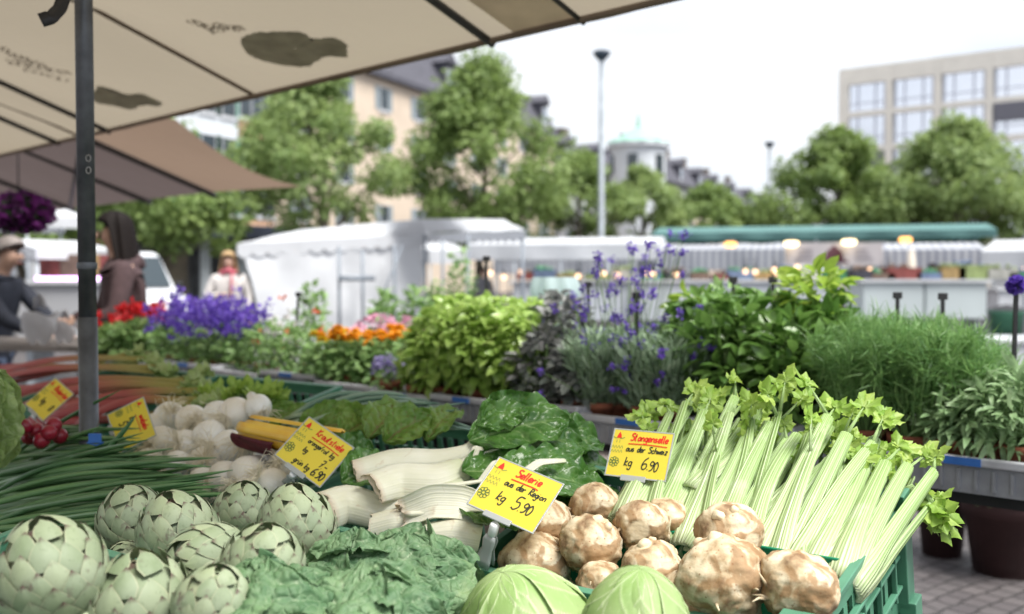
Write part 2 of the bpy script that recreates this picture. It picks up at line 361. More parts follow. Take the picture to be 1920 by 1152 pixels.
M['shade'] = simple('grey_blind', (.16, .16, .19), .7, .05)
M['mull'] = simple('grey_mullion', (.48, .50, .58), .6, .05)
for f in range(5):
    for b in range(6):
        z1 = H - 1.1 - f * FH - (.5 if f == 0 else .25); z0 = H - 1.1 - (f + 1) * FH + .25; wc = (b + .5) * BW + .4
        wn = G(); ww = BW - .75
        for q in (-.47, -.23, .23, .47): wn.box((wc + ww * q, .28, (z0 + z1) / 2), (.12, .12, z1 - z0))
        wn.box((wc, .30, z0 + (z1 - z0) * .3), (ww, .09, .09))
        wo_ = wn.build('window', M['mull'], ob, smooth=False)
        pn = G(); pn.box((wc, .34, (z0 + z1) / 2), (ww, .05, z1 - z0)); pn.build('pane', M['skyglass'], wo_, smooth=False)
        if (f, b) in ((1, 3), (1, 4), (2, 0)):
            sh = G(); hh = (z1 - z0) * .55; sh.box((wc, .05, z1 - hh / 2), (ww, .1, hh)); sh.build('roller_blind', M['shade'], wo_, smooth=False)
# shop arcade below the apricot house
M['canopyblue'] = simple('blue_grey_fascia', (.045, .055, .085), .6, .1)
a_ = onray(335, 33); b_ = onray(640, 37); dd = b_ - a_; La = np.linalg.norm(dd)
ar = thing('shop_arcade', 'low shop arcade with flat dark blue canopy on pale columns', 'building', (a_[0], a_[1], 0), math.atan2(dd[1], dd[0]))
g = G(); g.box((La / 2, 1.2, zat(440, 34.5)), (La + .6, 6, .45)); g.build('canopy', M['canopyblue'], ar, smooth=False, bevel=.03)
g = G(); g.box((La / 2, 4, 1.35), (La, .3, 2.7)); g.build('wall', M['greywall'], ar, smooth=False)
for k in range(5):
    x = .5 + k * (La - 1) / 4
    g = G(); g.lathe([(.0, 0), (.22, 0), (.22, .15), (.17, .2), (.17, 2.55), (.22, 2.6)], 14, (x, -1, 0)); g.build('column', M['whitewall'], ar)
for k in range(4):
    x = 1.3 + k * (La - 1) / 4 
    g = G(); g.box((x, 3.8, 1.5), (1.1, .1, 1.8)); g.build('shop_window', simple('shop_window_%s' % 'abcd'[k], [(.5, .42, .3), (.12, .13, .14), (.6, .55, .5), (.35, .22, .12)][k], .3, .5, 2.5), ar, smooth=False)
# ---------------------------------------------------------------- trees
M['bark'] = simple('grey_bark', (.10, .085, .065), .9, .4, 9, bump=.5)
M['treeleaf'] = leafmat('tree_leaf', (.16, .25, .08), (.34, .43, .16), trans=.35, sc=1.2, bump=0, rough=.55)
M['treeleaf2'] = leafmat('darker_tree_leaf', (.14, .22, .065), (.29, .39, .12), trans=.3, sc=1.2, bump=0, rough=.55)
def tree(label, px, Y, top, bottom, wpx, clumps=70, per=150, mat='treeleaf', ls=.17, spire=False, group='plane trees round the square', seed=0):
    r = np.random.default_rng(seed + 11); c = onray(px, Y); z1 = zat(top, Y); z0 = max(zat(bottom, Y), 1.9); Rw = wpx / FPX * Y / 2; Hc = (z1 - z0)
    t = thing('plane_tree', label, 'tree', (c[0], c[1], 0), 0, group)
    g = G(); k = 9; zz = np.linspace(0, z0 + Hc * .82, k); wob = np.cumsum(r.normal(0, .06, (k, 2)), 0); wob -= wob[0]
    tp = np.c_[wob, zz]; g.tube(tp, np.linspace(.19, .04, k) * (1 + .5 * (zz < .3)), 10)
    cc = []
    for i in range(clumps):
        u = r.random(); h = u ** .85; ang = r.random() * 6.283; prof = (math.sin(math.pi * min(1, .12 + h * .88)) ** .55) * (1 if h < .4 else 1 - .62 * (h - .4) / .6)
        rr = Rw * prof * (.35 + .65 * math.sqrt(r.random())) * (.75 + .5 * r.random()) * 1.12; cc.append([rr * math.cos(ang), rr * math.sin(ang), z0 + h * Hc])
    cc = np.array(cc); cr = .13 * (Rw + Hc / 2) * (.7 + .7 * r.random(clumps))
    for i in range(0, clumps, 3):
        e = cc[i]; zb = max(z0 * .8, e[2] - np.hypot(e[0], e[1]) * .9 - .3); base = np.array([np.interp(zb, zz, tp[:, 0]), np.interp(zb, zz, tp[:, 1]), zb])
        mid = (base + e) / 2 + np.array([0, 0, .15]); g.tube([base, mid, e], [.05, .035, .015], 5)
    g.build('trunk', M['bark'], t)
    n = clumps * per; ci = np.repeat(np.arange(clumps), per); d = nrm(r.normal(0, 1, (n, 3))) * (r.random((n, 1)) ** .45); d[:, 2] *= .75
    pos = cc[ci] + d * cr[ci][:, None]; dirs = d + np.array([0, 0, -.35]) + r.normal(0, .5, (n, 3))
    X, Yy, Z = frames(dirs, nrm(d) + np.array([0, 0, 1.]), .5)
    L_ = G(); L_.inst(TL['quad'], pos, X, Yy, Z, ls * 1.22 * (.7 + .6 * r.random(n)), rnd=np.clip(.5 * r.random(n) + .5 * r.random(clumps)[ci], 0, 1)); L_.build('crown', M[mat], t)
    return t
tree('dark plane tree beyond the purple hanging basket', 40, 30, 330, 470, 330, 60, 110, 'treeleaf2', .19, seed=21)
tree('plane tree behind the white roofed stall with the violet strip', 170, 33, 350, 470, 240, 50, 110, 'treeleaf2', .2, seed=22)
tree('broad plane tree crown hanging just behind the brown awning', 300, 27, 235, 455, 300, 60, 120, 'treeleaf2', .17, seed=1)
tree('airy young plane tree in front of the apricot and cream houses', 592, 30, 140, 425, 300, 74, 120, 'treeleaf', .165, seed=2)
tree('tall dense plane tree with a bare top twig behind the white tent', 905, 36, 128, 450, 300, 105, 140, 'treeleaf2', .185, seed=3)
tree('small round plane tree filling the gap beside the tall street lamp', 1085, 52, 296, 450, 185, 45, 110, 'treeleaf2', .24, seed=4)
tree('plane tree in front of the green domed turret', 1200, 55, 322, 450, 190, 42, 100, 'treeleaf', .25, seed=5)
tree('low plane tree under the dark roofed far row', 1330, 60, 352, 450, 180, 48, 110, 'treeleaf2', .27, seed=6)
tree('smallest plane tree beside the short distant street lamp', 1425, 64, 392, 450, 140, 36, 100, 'treeleaf', .27, seed=7)
tree('plane tree covering the near corner of the office block', 1565, 48, 252, 445, 235, 80, 140, 'treeleaf2', .24, seed=8)
tree('widest plane tree standing before the office block windows', 1790, 45, 238, 445, 290, 95, 140, 'treeleaf', .23, seed=9)
tree('plane tree crown cut off beside the widest plane tree', 1945, 50, 330, 445, 150, 40, 120, 'treeleaf2', .24, seed=10)
tree('short plane tree tucked between the two office block trees', 1668, 62, 352, 450, 130, 36, 110, 'treeleaf2', .26, seed=11)

# ---------------------------------------------------------------- street lamps
def street_lamp(label, px, Y, top):
    c = onray(px, Y); H = zat(top, Y); t = thing('street_lamp', label, 'street lamp', (c[0], c[1], 0), 0, 'street lamps on the square')
    g = G(); g.lathe([(0, 0), (.14, 0), (.14, 1.2), (.11, 1.3), (.085, H - .35), (.06, H - .3), (0, H - .3)], 16); g.build('pole', M['lightsteel'], t)
    g = G(); r = .29; g.lathe([(.05, H - .32), (.12, H - .28), (r, H - .08), (r + .02, H), (r * .6, H + .06), (0, H + .07)], 24); g.build('lamp_head', M['lamphead'], t)
M['lamphead'] = simple('dark_blue_lamp_head', (.05, .07, .10), .4, .1)
street_lamp('tall steel street lamp with dark dish head above the white canopies', 1127, 34, 98)
street_lamp('distant street lamp, the shorter one beside the office block tree', 1441, 57, 268)
# ================================================================ MARKET, FAR
M['bulb'] = emis('warm_bulb', (1.0, .62, .38), 1.5)
M['lampyellow'] = emis('warm_lamp', (1.0, .76, .42), 2.2)
M['pinklamp'] = emis('violet_light', (.85, .45, 1.0), 2.2)
M['tealcloth'] = simple('teal_canvas', (.12, .25, .24), .8, .12, 1.5, trans=.2)
M['greycloth'] = simple('grey_banner', (.42, .40, .42), .85, .05, 2)
M['stripecloth'] = None
m = NM('striped_canvas'); wv = m.n('ShaderNodeTexWave'); wv.inputs['Scale'].default_value = 1.9; wv.bands_direction = 'X'; m.l(m.coord(), wv.inputs[0])
M['stripecloth'] = m.bsdf(m.ramp(wv.outputs[0], [(.45, (.60, .62, .65)), (.6, (.33, .35, .42))]), rough=.85, trans=.3)
def canopy(label, px0, px1, Y0, Y1, ptop, peave, depth=2.6, mat='whitecloth', scallop=False, posts=3, valance=.22, cat='canopy', walls=None):
    """stall canopy whose front eave runs from px0 to px1; ridge behind"""
    a = onray(px0, Y0); b = onray(px1, Y1); d = b - a; Lc = float(np.linalg.norm(d)); ze = zat(peave, (Y0 + Y1) / 2); zr = zat(ptop, (Y0 + Y1) / 2) 
    zr = CAM_Z + (zr - CAM_Z) * ((Y0 + Y1) / 2 + depth / 2) / ((Y0 + Y1) / 2)
    t = thing('market_canopy', label, cat, (a[0], a[1], 0), math.atan2(d[1], d[0]), 'market stalls across the square')
    n = 24; x = np.linspace(0, Lc, n + 1); y = np.linspace(0, depth, 9)
    X, Yv = np.meshgrid(x, y, indexing='ij'); prof = 1 - np.abs(Yv / depth * 2 - 1)
    sag = .04 * np.sin(X / Lc * math.pi * posts) ** 2 * np.sin(prof * math.pi)
    Z = ze + (zr - ze) * prof - sag
    g = G(); g.grid(np.stack([X, Yv, Z], -1), n + 1, 9)
    nv = max(8, int(Lc / .25)); xv = np.linspace(0, Lc, nv * 4 + 1); dz = valance * (np.ones_like(xv) - (.35 * np.abs(np.cos(np.pi * xv / (Lc / nv))) if scallop else 0))
    for yy in (0, depth):
        g.grid(np.stack([np.stack([xv, np.full_like(xv, yy) - .005, np.full_like(xv, ze)], -1), np.stack([xv, yy - .02 * np.sin(xv * 5), ze - dz], -1)], 0), 2, len(xv))
    for xx in (0, Lc):
        V = [[xx, 0, ze], [xx, depth / 2, zr], [xx, depth, ze], [xx, 0, ze - valance], [xx, depth / 2, zr - valance], [xx, depth, ze - valance]]
        g.add(V, Q=[[0, 1, 4, 3], [1, 2, 5, 4]])
    g.build('canopy', M[mat], t, smooth=False)
    for i in range(posts + 1):
        for yy in (.05, depth - .05):
            p = G(); xx = .05 + (Lc - .1) * i / posts; p.tube([[xx, yy, 0], [xx, yy, ze]], .022, 8)
            p.build('post', M['lightsteel'], t)
    for i in range(posts + 1):
        p = G(); xx = .05 + (Lc - .1) * i / posts; p.tube([[xx, .05, ze - .03], [xx, depth / 2, zr - .04], [xx, depth - .05, ze - .03]], .018, 6, cap=False); p.build('rafter', M['lightsteel'], t)
    return t, Lc, ze, zr
M['tentsteel'] = simple('tent_steel', (.22, .25, .29), .5, .1)
ta = onray(445, 17.6); tb = onray(800, 20.0); tcn = onray(985, 17.2)
zw = zat(462, 18); tt = thing('market_tent', 'large white market tent with scalloped edge and hanging side walls', 'tent', (ta[0], ta[1], 0))
o2 = ta; loc = lambda p, z: np.array([p[0] - o2[0], p[1] - o2[1], z])
z1, z2, zk, z3 = zat(458, 17.6), zat(438, 20.0), zat(413, 19.6), zat(432, 17.2)
td = onray(620, 16.2); te = onray(860, 22.5)
ridge0, ridge1 = loc(onray(560, 20.5), zat(432, 20.5)), loc(onray(792, 19.2), zk)
def cloth_quad(g, a, b, c, d, nu=16, nv=10, sag=.03, w=.01):
    a, b, c, d = map(np.asarray, (a, b, c, d)); u = np.linspace(0, 1, nu)[:, None, None]; v = np.linspace(0, 1, nv)[None, :, None]
    P_ = (a * (1 - u) + b * u) * (1 - v) + (d * (1 - u) + c * u) * v
    P_[..., 2] -= (sag * np.sin(np.pi * u) * np.sin(np.pi * v))[..., 0]
    n_ = nrm(np.cross(b - a, d - a)); P_ += n_ * (w * np.sin(u * 19 + v * 3) * np.cos(v * 11))
    g.grid(P_, nu, nv); return g
g = G()
A, B, C_ = loc(ta, z1), loc(tb, z2), loc(tcn, z3)
cloth_quad(g, A, B, ridge1, ridge0, sag=.1); cloth_quad(g, B + [0, 0, .02], C_, C_ + [-.4, 1.6, .28], ridge1, sag=.08)
cloth_quad(g, A, ridge0, loc(onray(600, 23), 2.2), loc(onray(450, 21.5), 2.05), sag=.06)
cloth_quad(g, ridge0, ridge1, C_ + [-.4, 1.6, .28], loc(onray(700, 24), 2.2), sag=.06)
# scalloped valance
for p, q, dz in ((A, B, .26), (B, C_, .22)):
    n = 85; u = np.linspace(0, 1, n)[:, None]; top = p * (1 - u) + q * u; bot = top.copy(); bot[:, 2] -= dz * (.7 + .3 * np.abs(np.sin(u[:, 0] * math.pi * 14)))
    g.grid(np.stack([top, bot]), 2, n)
g.build('canopy', M['whitecloth'], tt)
g = G()
def down(p, z=.02): q = np.array(p, float); q[2] = z; return q
cloth_quad(g, A + [.1, .1, -.2], B + [-.1, -.0, -.2], down(B) + [-.1, .0, 0], down(A) + [.55, .1, 0], 40, 8, 0, .035); g.build('side_wall', M['whitecloth'], tt)
for px, Yp, pt in ((636, 18.2, 462), (680, 18.8, 470), (797, 19.7, 440), (740, 19.2, 460), (878, 17.9, 440), (830, 19.0, 450), (980, 17.3, 440)):
    p = onray(px, Yp); q = G(); q.tube([loc(p, 0), loc(p, zat(pt, Yp))], .03, 8); q.build('post', M['tentsteel'], tt)
q = G(); q.bar(loc(onray(636, 18.1), zat(522, 18.1)), loc(onray(702, 18.6), zat(522, 18.6)), .06, .1); q.bar(loc(onray(700, 18.6), zat(600, 18.6)), loc(onray(755, 19), zat(460, 19)), .03, .03); q.build('cross_bar', M['tentsteel'], tt)
canopy('plain white canopy with a curved edge hugging the white tent', 805, 880, 22, 22.5, 452, 470, 2.4, 'whitecloth', posts=1, valance=.3)
canopy('long plain white canopy in front of the dark row of plane trees', 875, 1235, 23.5, 22.5, 446, 458, 3.0, 'whitecloth', posts=4, valance=.36)
canopy('teal green canopy carrying round lamps over the striped stalls', 1222, 1868, 28, 25.5, 424, 434, 3.0, 'tealcloth', posts=4, valance=.20)
canopy('low striped white awning under the teal canopy and beside the lavender', 1195, 1485, 23.2, 22.2, 459, 468, 2.5, 'stripecloth', posts=3, valance=.46)
canopy('striped white awning behind the candle shaped white umbrella', 1655, 1850, 21.6, 21, 456, 468, 2.5, 'stripecloth', posts=3, valance=.50)
canopy('bright white canopy at the end of the striped awnings', 1838, 2010, 20, 19, 450, 470, 2.5, 'whitecloth', posts=2, valance=.34)
canopy('white canopy low behind the long plain one', 925, 1200, 27, 26.5, 482, 488, 3.0, 'stripecloth', posts=4, valance=.36)
# banner
def flat_board(name, label, cat, px, Y, ptop, pbot, wpx, mat, thick=.04, rz=0., group=None, extra=None):
    c = onray(px, Y); w = wpx / FPX * Y; z1 = zat(ptop, Y); z0 = zat(pbot, Y)
    t = thing(name, label, cat, (c[0], c[1], z0), rz, group); g = G(); g.box((0, 0, (z1 - z0) / 2), (w, thick, z1 - z0)); g.build('panel', M[mat] if isinstance(mat, str) else mat, t, smooth=False)
    if extra: extra(t, w, z1 - z0)
    return t
M['maroon'] = simple('maroon_print', (.10, .04, .055), .8, .1)
def emblem_b(t, w, h):
    g = G(); 
    g.add([[-.22, -.025, h * .15], [.22, -.025, h * .15], [.16, -.025, h * .6], [.0, -.025, h * .9], [-.16, -.025, h * .6]], P=[[0, 1, 2, 3, 4]]); g.add([[-.3, -.026, h * .12], [.3, -.026, h * .12], [.3, -.026, h * .2], [-.3, -.026, h * .2]], Q=[[0, 1, 2, 3]]); g.build('emblem', M['maroon'], t, smooth=False)
    for sx in (-1, 1):
        for q in range(3):
            g = G(); g.bar((sx * w * .22, -.03, h * (.3 + q * .2)), (sx * w * (.4 - .03 * q), -.03, h * (.3 + q * .2)), .01, .035); g.build('printed_line', simple('pale_grey_print', (.3, .28, .31), .8), t, smooth=False)
flat_board('banner', 'grey banner with a dark maroon emblem hung below the teal canopy', 'banner', 1563, 20.6, 455, 498, 182, 'greycloth', extra=emblem_b)
# glowing lamps and bulbs
def lamp_(px, py, Y, r, mat, name, label, cat, group):
    p = at(px, py, Y); t = thing(name, label, cat, p, 0, group); g = G(); a = np.linspace(-math.pi / 2, math.pi / 2, 7); g.lathe(np.c_[r * np.cos(a), r * np.sin(a)], 12); g.build('bulb' if name != 'string_bulb' else 'glass_bulb', M[mat], t)
    g = G(); g.lathe([(0, r + .09), (r * .45, r + .09), (r * .5, r * .8), (0, r * .8)], 8); g.tube([[0, 0, r + .08], [0, 0, r + .25]], .008, 5); g.build('socket', M['blackplastic'], t)
bx = [920, 945, 978, 1084, 1132, 1158, 1214, 1225, 1245, 1268, 1398, 1416, 1452, 1458, 1495, 1572, 1607, 1614, 1632, 1655, 1668, 1812, 1866, 1918]
by = [512, 520, 510, 518, 513, 516, 514, 514, 514, 515, 509, 510, 506, 513, 501, 510, 502, 508, 506, 507, 507, 506, 505, 506]
for i, (x, y) in enumerate(zip(bx, by)): lamp_(x, y, 20.5 + (i * 37 % 11) * .1, .05, 'bulb', 'string_bulb', 'small round warm bulb glowing under the canopies across the square', 'light bulb', 'string of bulbs under the far canopies')
for x, y, l in ((1484, 457, 'wide yellow lamp over the start of the grey banner'), (1592, 454, 'wide yellow lamp over the middle of the grey banner')):
    p = at(x, y, 20.4); t = thing('stall_lamp', l, 'lamp', p, 0, 'lamps of the teal canopy'); g = G(); g.lathe([(0, -.07), (.1, -.06), (.15, 0), (.13, .04), (0, .05)], 16); g.build('bulb', M['lampyellow'], t); g = G(); g.lathe([(.13, .05), (.05, .1), (0, .12)], 12); g.build('lamp_shade', M['blackplastic'], t)
M['lamporange'] = emis('amber_lamp', (1., .48, .13), 1.6)
for x, y, l in ((1370, 459, 'amber lamp glowing beside the purple blossom of the lavender'), (1698, 450, 'amber lamp glowing beyond the end of the grey banner')):
    p = at(x, y, 20.4); t = thing('stall_lamp', l, 'lamp', p, 0, 'lamps of the teal canopy'); g = G(); g.lathe([(0, -.06), (.09, -.05), (.13, 0), (.1, .05), (0, .06)], 16); g.build('bulb', M['lamporange'], t); g = G(); g.lathe([(.13, .05), (.05, .1), (0, .12)], 12); g.build('lamp_shade', M['blackplastic'], t)
# counters
M['countergreen'] = simple('pale_blue_panel', (.50, .54, .58), .5, .07, 1)
M['counter2'] = simple('pale_green_panel', (.50, .56, .57), .4, .07, 1)
def counter(label, px0, px1, Y, ptop, pbot, mat='countergreen', glass=True):
    a = onray(px0, Y); b = onray(px1, Y); w = b[0] - a[0]; z1 = zat(ptop, Y); z0 = max(.0, zat(pbot, Y)); t = thing('display_counter', label, 'counter', ((a[0] + b[0]) / 2, Y, 0), 0, 'display counters of the far stalls')
    n = max(1, int(w / 1.1))
    for i in range(n):
        g = G(); g.box((-w / 2 + (i + .5) * w / n, 0, (z1 + z0) / 2), (w / n - .03, .9, z1 - z0)); g.build('panel', M[mat], t, smooth=False, bevel=.02)
    g = G(); g.box((0, 0, z1 + .03), (w + .1, 1.0, .05)); g.build('counter_top', M['whitepaint'], t, smooth=False)
    if z0 > .05:
        for sx in (-1, 1):
            g = G(); g.box((sx * (w / 2 - .1), 0, z0 / 2), (.08, .6, z0)); g.build('leg', M['lightsteel'], t, smooth=False)
counter('white counter seen between basil and lavender', 960, 1180, 22, 532, 600)
counter('pale counter behind the lavender flower spikes', 1195, 1335, 21.5, 530, 600)
counter('white counter right behind the black stakes of the bay shrubs', 1340, 1560, 21, 530, 600)
counter('pale green counter beyond the yellow topped laurel', 1600, 1830, 18, 530, 597, 'counter2')
counter('low white table standing out beyond the dill pots', 1845, 2000, 14, 640, 705, 'whitepaint')
counter('white counter at the end of the far stalls', 1850, 1960, 20, 545, 590, 'whitepaint')
# goods on counters
cols = [(.16, .04, .035), (.05, .20, .09), (.25, .17, .07), (.12, .08, .06), (.35, .35, .32), (.10, .14, .22), (.03, .03, .04), (.2, .25, .1)]
gm = [simple('goods_colour_%s' % w_, c_, .6, .3, 8) for w_, c_ in zip(('red', 'green', 'ochre', 'brown', 'pale', 'blue', 'black', 'olive'), cols)]
cn = ['red', 'green', 'ochre', 'brown', 'pale grey', 'slate blue', 'black', 'olive']
r = np.random.default_rng(3)
spots = [985, 1020, 1066, 1120, 1165, 1225, 1262, 1310, 1352, 1385, 1432, 1470, 1512, 1568, 1612, 1650, 1690, 1735, 1782, 1818, 1872, 1905]
refs = ['past the basil', 'behind the dark sage', 'behind the wrapped plant', 'behind the first lavender spikes', 'behind the lavender', 'beyond the black lavender stake', 'behind the last lavender spikes', 'past the lavender', 'under the amber lamp', 'behind the black stake of the bay', 'near the second bay stake', 'under the wide yellow lamp', 'beside the dark haired vendor', 'above the laurel', 'above the laurel tip', 'beyond the laurel', 'beside the white umbrella', 'under the striped awning', 'near the stooping vendor', 'above the dill', 'beside the green bin', 'beyond the sage']
for i, px in enumerate(spots):
    Yg = 19.4 if px > 1580 else 21.6; z = zat(530, 18 if px > 1600 else 21.5) + .06; w = .35 + .3 * r.random(); h = .10 + .16 * r.random(); c = onray(px, 18 if px > 1600 else 21.6)
    k = (i * 5) % 8; t = thing('goods_box', '%s box of goods on the far counter %s' % (cn[k], refs[i]), 'box', (c[0], c[1], z), 0, 'goods on the far counters')
    g = G()
    for sx in (-1, 1): g.box((sx * w / 2, 0, h / 2), (.02, .3, h)); g.box((0, sx * .15, h / 2), (w - .02, .02, h - .004))
    g.box((0, 0, .01), (w - .02, .28, .02)); g.build('box', gm[k], t, smooth=False)
    g = G(); nn = 14; pp = np.c_[r.uniform(-w / 2.4, w / 2.4, nn), r.uniform(-.12, .12, nn), h + r.uniform(-.02, .05, nn)]
    for q in pp: a = np.linspace(-1.57, 1.57, 5); g.lathe(np.c_[.045 * np.cos(a), .045 * np.sin(a)], 8, q)
    g.build('goods', gm[(k + 3 + i % 4) % 8], t)
# closed white umbrella / pale cone
c = onray(1708, 19.5); t = thing('closed_parasol', 'folded cream parasol standing on the far counter under the amber lamp', 'parasol', (c[0], c[1], 0)); g = G(); g.lathe([(.22, 1.05), (.16, 1.25), (.09, 1.55), (.05, 1.9), (0, 1.95)], 12); g.build('cloth', simple('cream_cloth', (.7, .62, .52), .8), t); g = G(); g.tube([[0, 0, 0], [0, 0, 2.0]], .02, 8); g.build('pole', M['lightsteel'], t)
# plastic-wrapped plant
c = onray(1040, 4.45); t = thing('wrapped_plant', 'plant wrapped in clear pale plastic film behind the dark sage', 'wrapped plant', (c[0], c[1], .98))
mw = NM('clear_film').bsdf((.62, .74, .74), rough=.25, trans=.5, spec=.8)
g = G(); n = 40; a = np.linspace(0, 2 * math.pi, n); zz = np.linspace(0, 1, 14); ZZ, AA = np.meshgrid(zz, a, indexing='ij'); rr = (.045 + .075 * ZZ ** .8 - .03 * np.clip(ZZ - .8, 0, 1) * 5) * (1 + .12 * np.sin(AA * 7 + ZZ * 3)); g.grid(np.stack([rr * np.cos(AA), rr * np.sin(AA), .12 + ZZ * .30], -1), 14, n); g.build('film', mw, t)
g = G(); g.lathe([(0, 0), (.05, 0), (.065, .12), (.07, .12), (.07, .135), (.06, .135)], 20); g.build('pot', M['terracotta'], t)
# bins
def bin_(label, px, Y, ptop, wpx, mat):
    c = onray(px, Y); w = wpx / FPX * Y / 2; z1 = zat(ptop, Y); t = thing('bin', label, 'bin', (c[0], c[1], 0)); g = G(); g.lathe([(0, .03), (w * .8, .03), (w, z1 - .04), (w + .03, z1 - .04), (w + .03, z1), (w - .03, z1), (w - .05, .1), (0, .1)], 20); g.build('body', M[mat], t)
    g = G(); g.lathe([(w + .04, z1), (w * .7, z1 + .06), (0, z1 + .09)], 20); g.build('lid', M['blackplastic'], t)
bin_('dark green round bin beyond the sage and the purple stake', 1888, 15, 582, 60, 'greenplastic')
# crates stacked on the pale stall by the big window of stalls
# ---------------------------------------------------------------- left side: van, stall with violet light, hanging basket
def van(label, px, Y, rz):
    c = onray(px, Y); t = thing('white_van', label, 'van', (c[0], c[1], 0), rz)
    W2 = .92
    prof = [(-2.4, .35), (-2.4, 1.85), (-2.3, 1.95), (.55, 1.95), (.85, 1.88), (1.5, 1.15), (2.15, .98), (2.32, .8), (2.35, .35)]
    g = G(); n = len(prof); V = []
    for sy, k in ((-1, 0), (1, 0)): V += [(x, sy * (W2 - (.12 if z > 1.2 else 0)), z) for x, z in prof]
    Qs = [[i, (i + 1) % n, n + (i + 1) % n, n + i] for i in range(n)]; g.add(V, Q=Qs, P=[list(range(n))[::-1], [n + i for i in range(n)]]); g.build('body', M['whitepaint'], t, smooth=False, bevel=.05)
    g = G(); g.add([(.92, -.76, 1.82), (.92, .76, 1.82), (1.5, .80, 1.18), (1.5, -.80, 1.18)], Q=[[0, 1, 2, 3]]); o = g.build('windscreen', M['darkglass'], t, smooth=False); o.location = (.03, 0, .02)
    for sy in (-1, 1):
        g = G(); g.add([(.0, sy * .83, 1.75), (.72, sy * .83, 1.75), (1.28, sy * .88, 1.18), (.0, sy * .88, 1.18)], Q=[[0, 1, 2, 3]]); g.build('window', M['darkglass'], t, smooth=False)
        g = G(); g.box((.6, sy * .945, .8), (1.2, .02, .95)); g.build('door', M['whitepaint'], t, smooth=False, bevel=.01)
        g = G(); g.box((2.28, sy * .62, .78), (.12, .32, .2)); g.build('headlight', M['glass'], t, smooth=False, bevel=.03)
        g = G(); g.box((1.32, sy * 1.05, 1.2), (.1, .18, .22)); g.build('wing_mirror', M['blackplastic'], t, smooth=False, bevel=.03)
        for x in (-1.5, 1.55):
            w = G(); w.lathe([(.2, -.1), (.32, -.1), (.34, -.07), (.34, .07), (.32, .1), (.2, .1)], 24, (x, sy * .84, .34), M=[[1, 0, 0], [0, 0, 1], [0, 1, 0]]); wh = w.build('wheel', M['blackplastic'], t)
            w = G(); w.lathe([(0, -.09), (.2, -.09), (.2, .09), (0, .09)], 16, (x, sy * .84, .34), M=[[1, 0, 0], [0, 0, 1], [0, 1, 0]]); w.build('rim', M['lightsteel'], wh)
    g = G(); g.box((2.36, 0, .5), (.12, 1.7, .22)); g.build('bumper', M['blackplastic'], t, smooth=False, bevel=.03)
van('small white van parked behind the woman in the brown hoodie', 205, 22, R_(-50))
canopy('white roofed stall with a violet light strip beyond the steel pole', 68, 225, 13.2, 14.2, 452, 468, 2.0, 'whitecloth', posts=2, valance=.14)
flat_board('light_strip', 'violet glowing light strip under the white roofed stall', 'light strip', 132, 13.0, 519, 533, 130, M['pinklamp'], .03)
for i, (px, w, k, l) in enumerate(((95, 40, 0, 'red'), (135, 38, 3, 'brown'), (172, 36, 2, 'ochre'), (205, 30, 0, 'small red'))):
    flat_board('goods_rack', '%s goods hanging at the back of the violet lit stall' % l, 'display board', px, 13.6, 478, 520, w, gm[k], .1, group='goods of the violet lit stall')
counter('grey counter under the violet light strip', 60, 232, 13.1, 534, 640, 'greywall')
M['purpleflower'] = leafmat('purple_petal', (.09, .012, .09), (.22, .04, .24), trans=.3, sc=30, bump=0)
M['darkleaf'] = leafmat('dark_green_leaf', (.02, .05, .018), (.06, .12, .035), trans=.2, sc=30, bump=0)
def hanging_basket(label, px, py, Y, r0, top=None):
    p = at(px, py, Y); t = thing('hanging_basket', label, 'flower basket', p); n = 900
    g = G(); d = nrm(rng.normal(0, 1, (n, 3))); d[:, 2] *= .55; pos = d * r0 * (.6 + .4 * rng.random((n, 1))); X, Y_, Z = frames(d, d, .6); g.inst(TL['round'], pos, X, Y_, Z, .05 * (.7 + .6 * rng.random(n))); g.build('blossom', M['purpleflower'], t)
    g = G(); n = 600; d = nrm(rng.normal(0, 1, (n, 3))); d[:, 2] *= .6; X, Y_, Z = frames(d, d, .6); g.inst(TL['leaf'], d * r0 * .7, X, Y_, Z, .07); g.build('foliage', M['darkleaf'], t)
    g = G(); g.lathe([(0, -r0 * .6), (r0 * .4, -r0 * .5), (r0 * .5, -r0 * .1), (r0 * .5, 0)], 16); g.tube([[0, 0, 0], [0, 0, .9]], .006, 5); g.build('basket', M['blackplastic'], t)
hanging_basket('dark purple petunia basket hanging beneath the brown awning', 35, 400, 7.6, .24)
# far stalls behind basket: white canopy bits
canopy('white canopy glimpsed right under the brown awning edge', -60, 160, 17, 18, 388, 405, 2.5, 'whitecloth', posts=2, valance=.2)
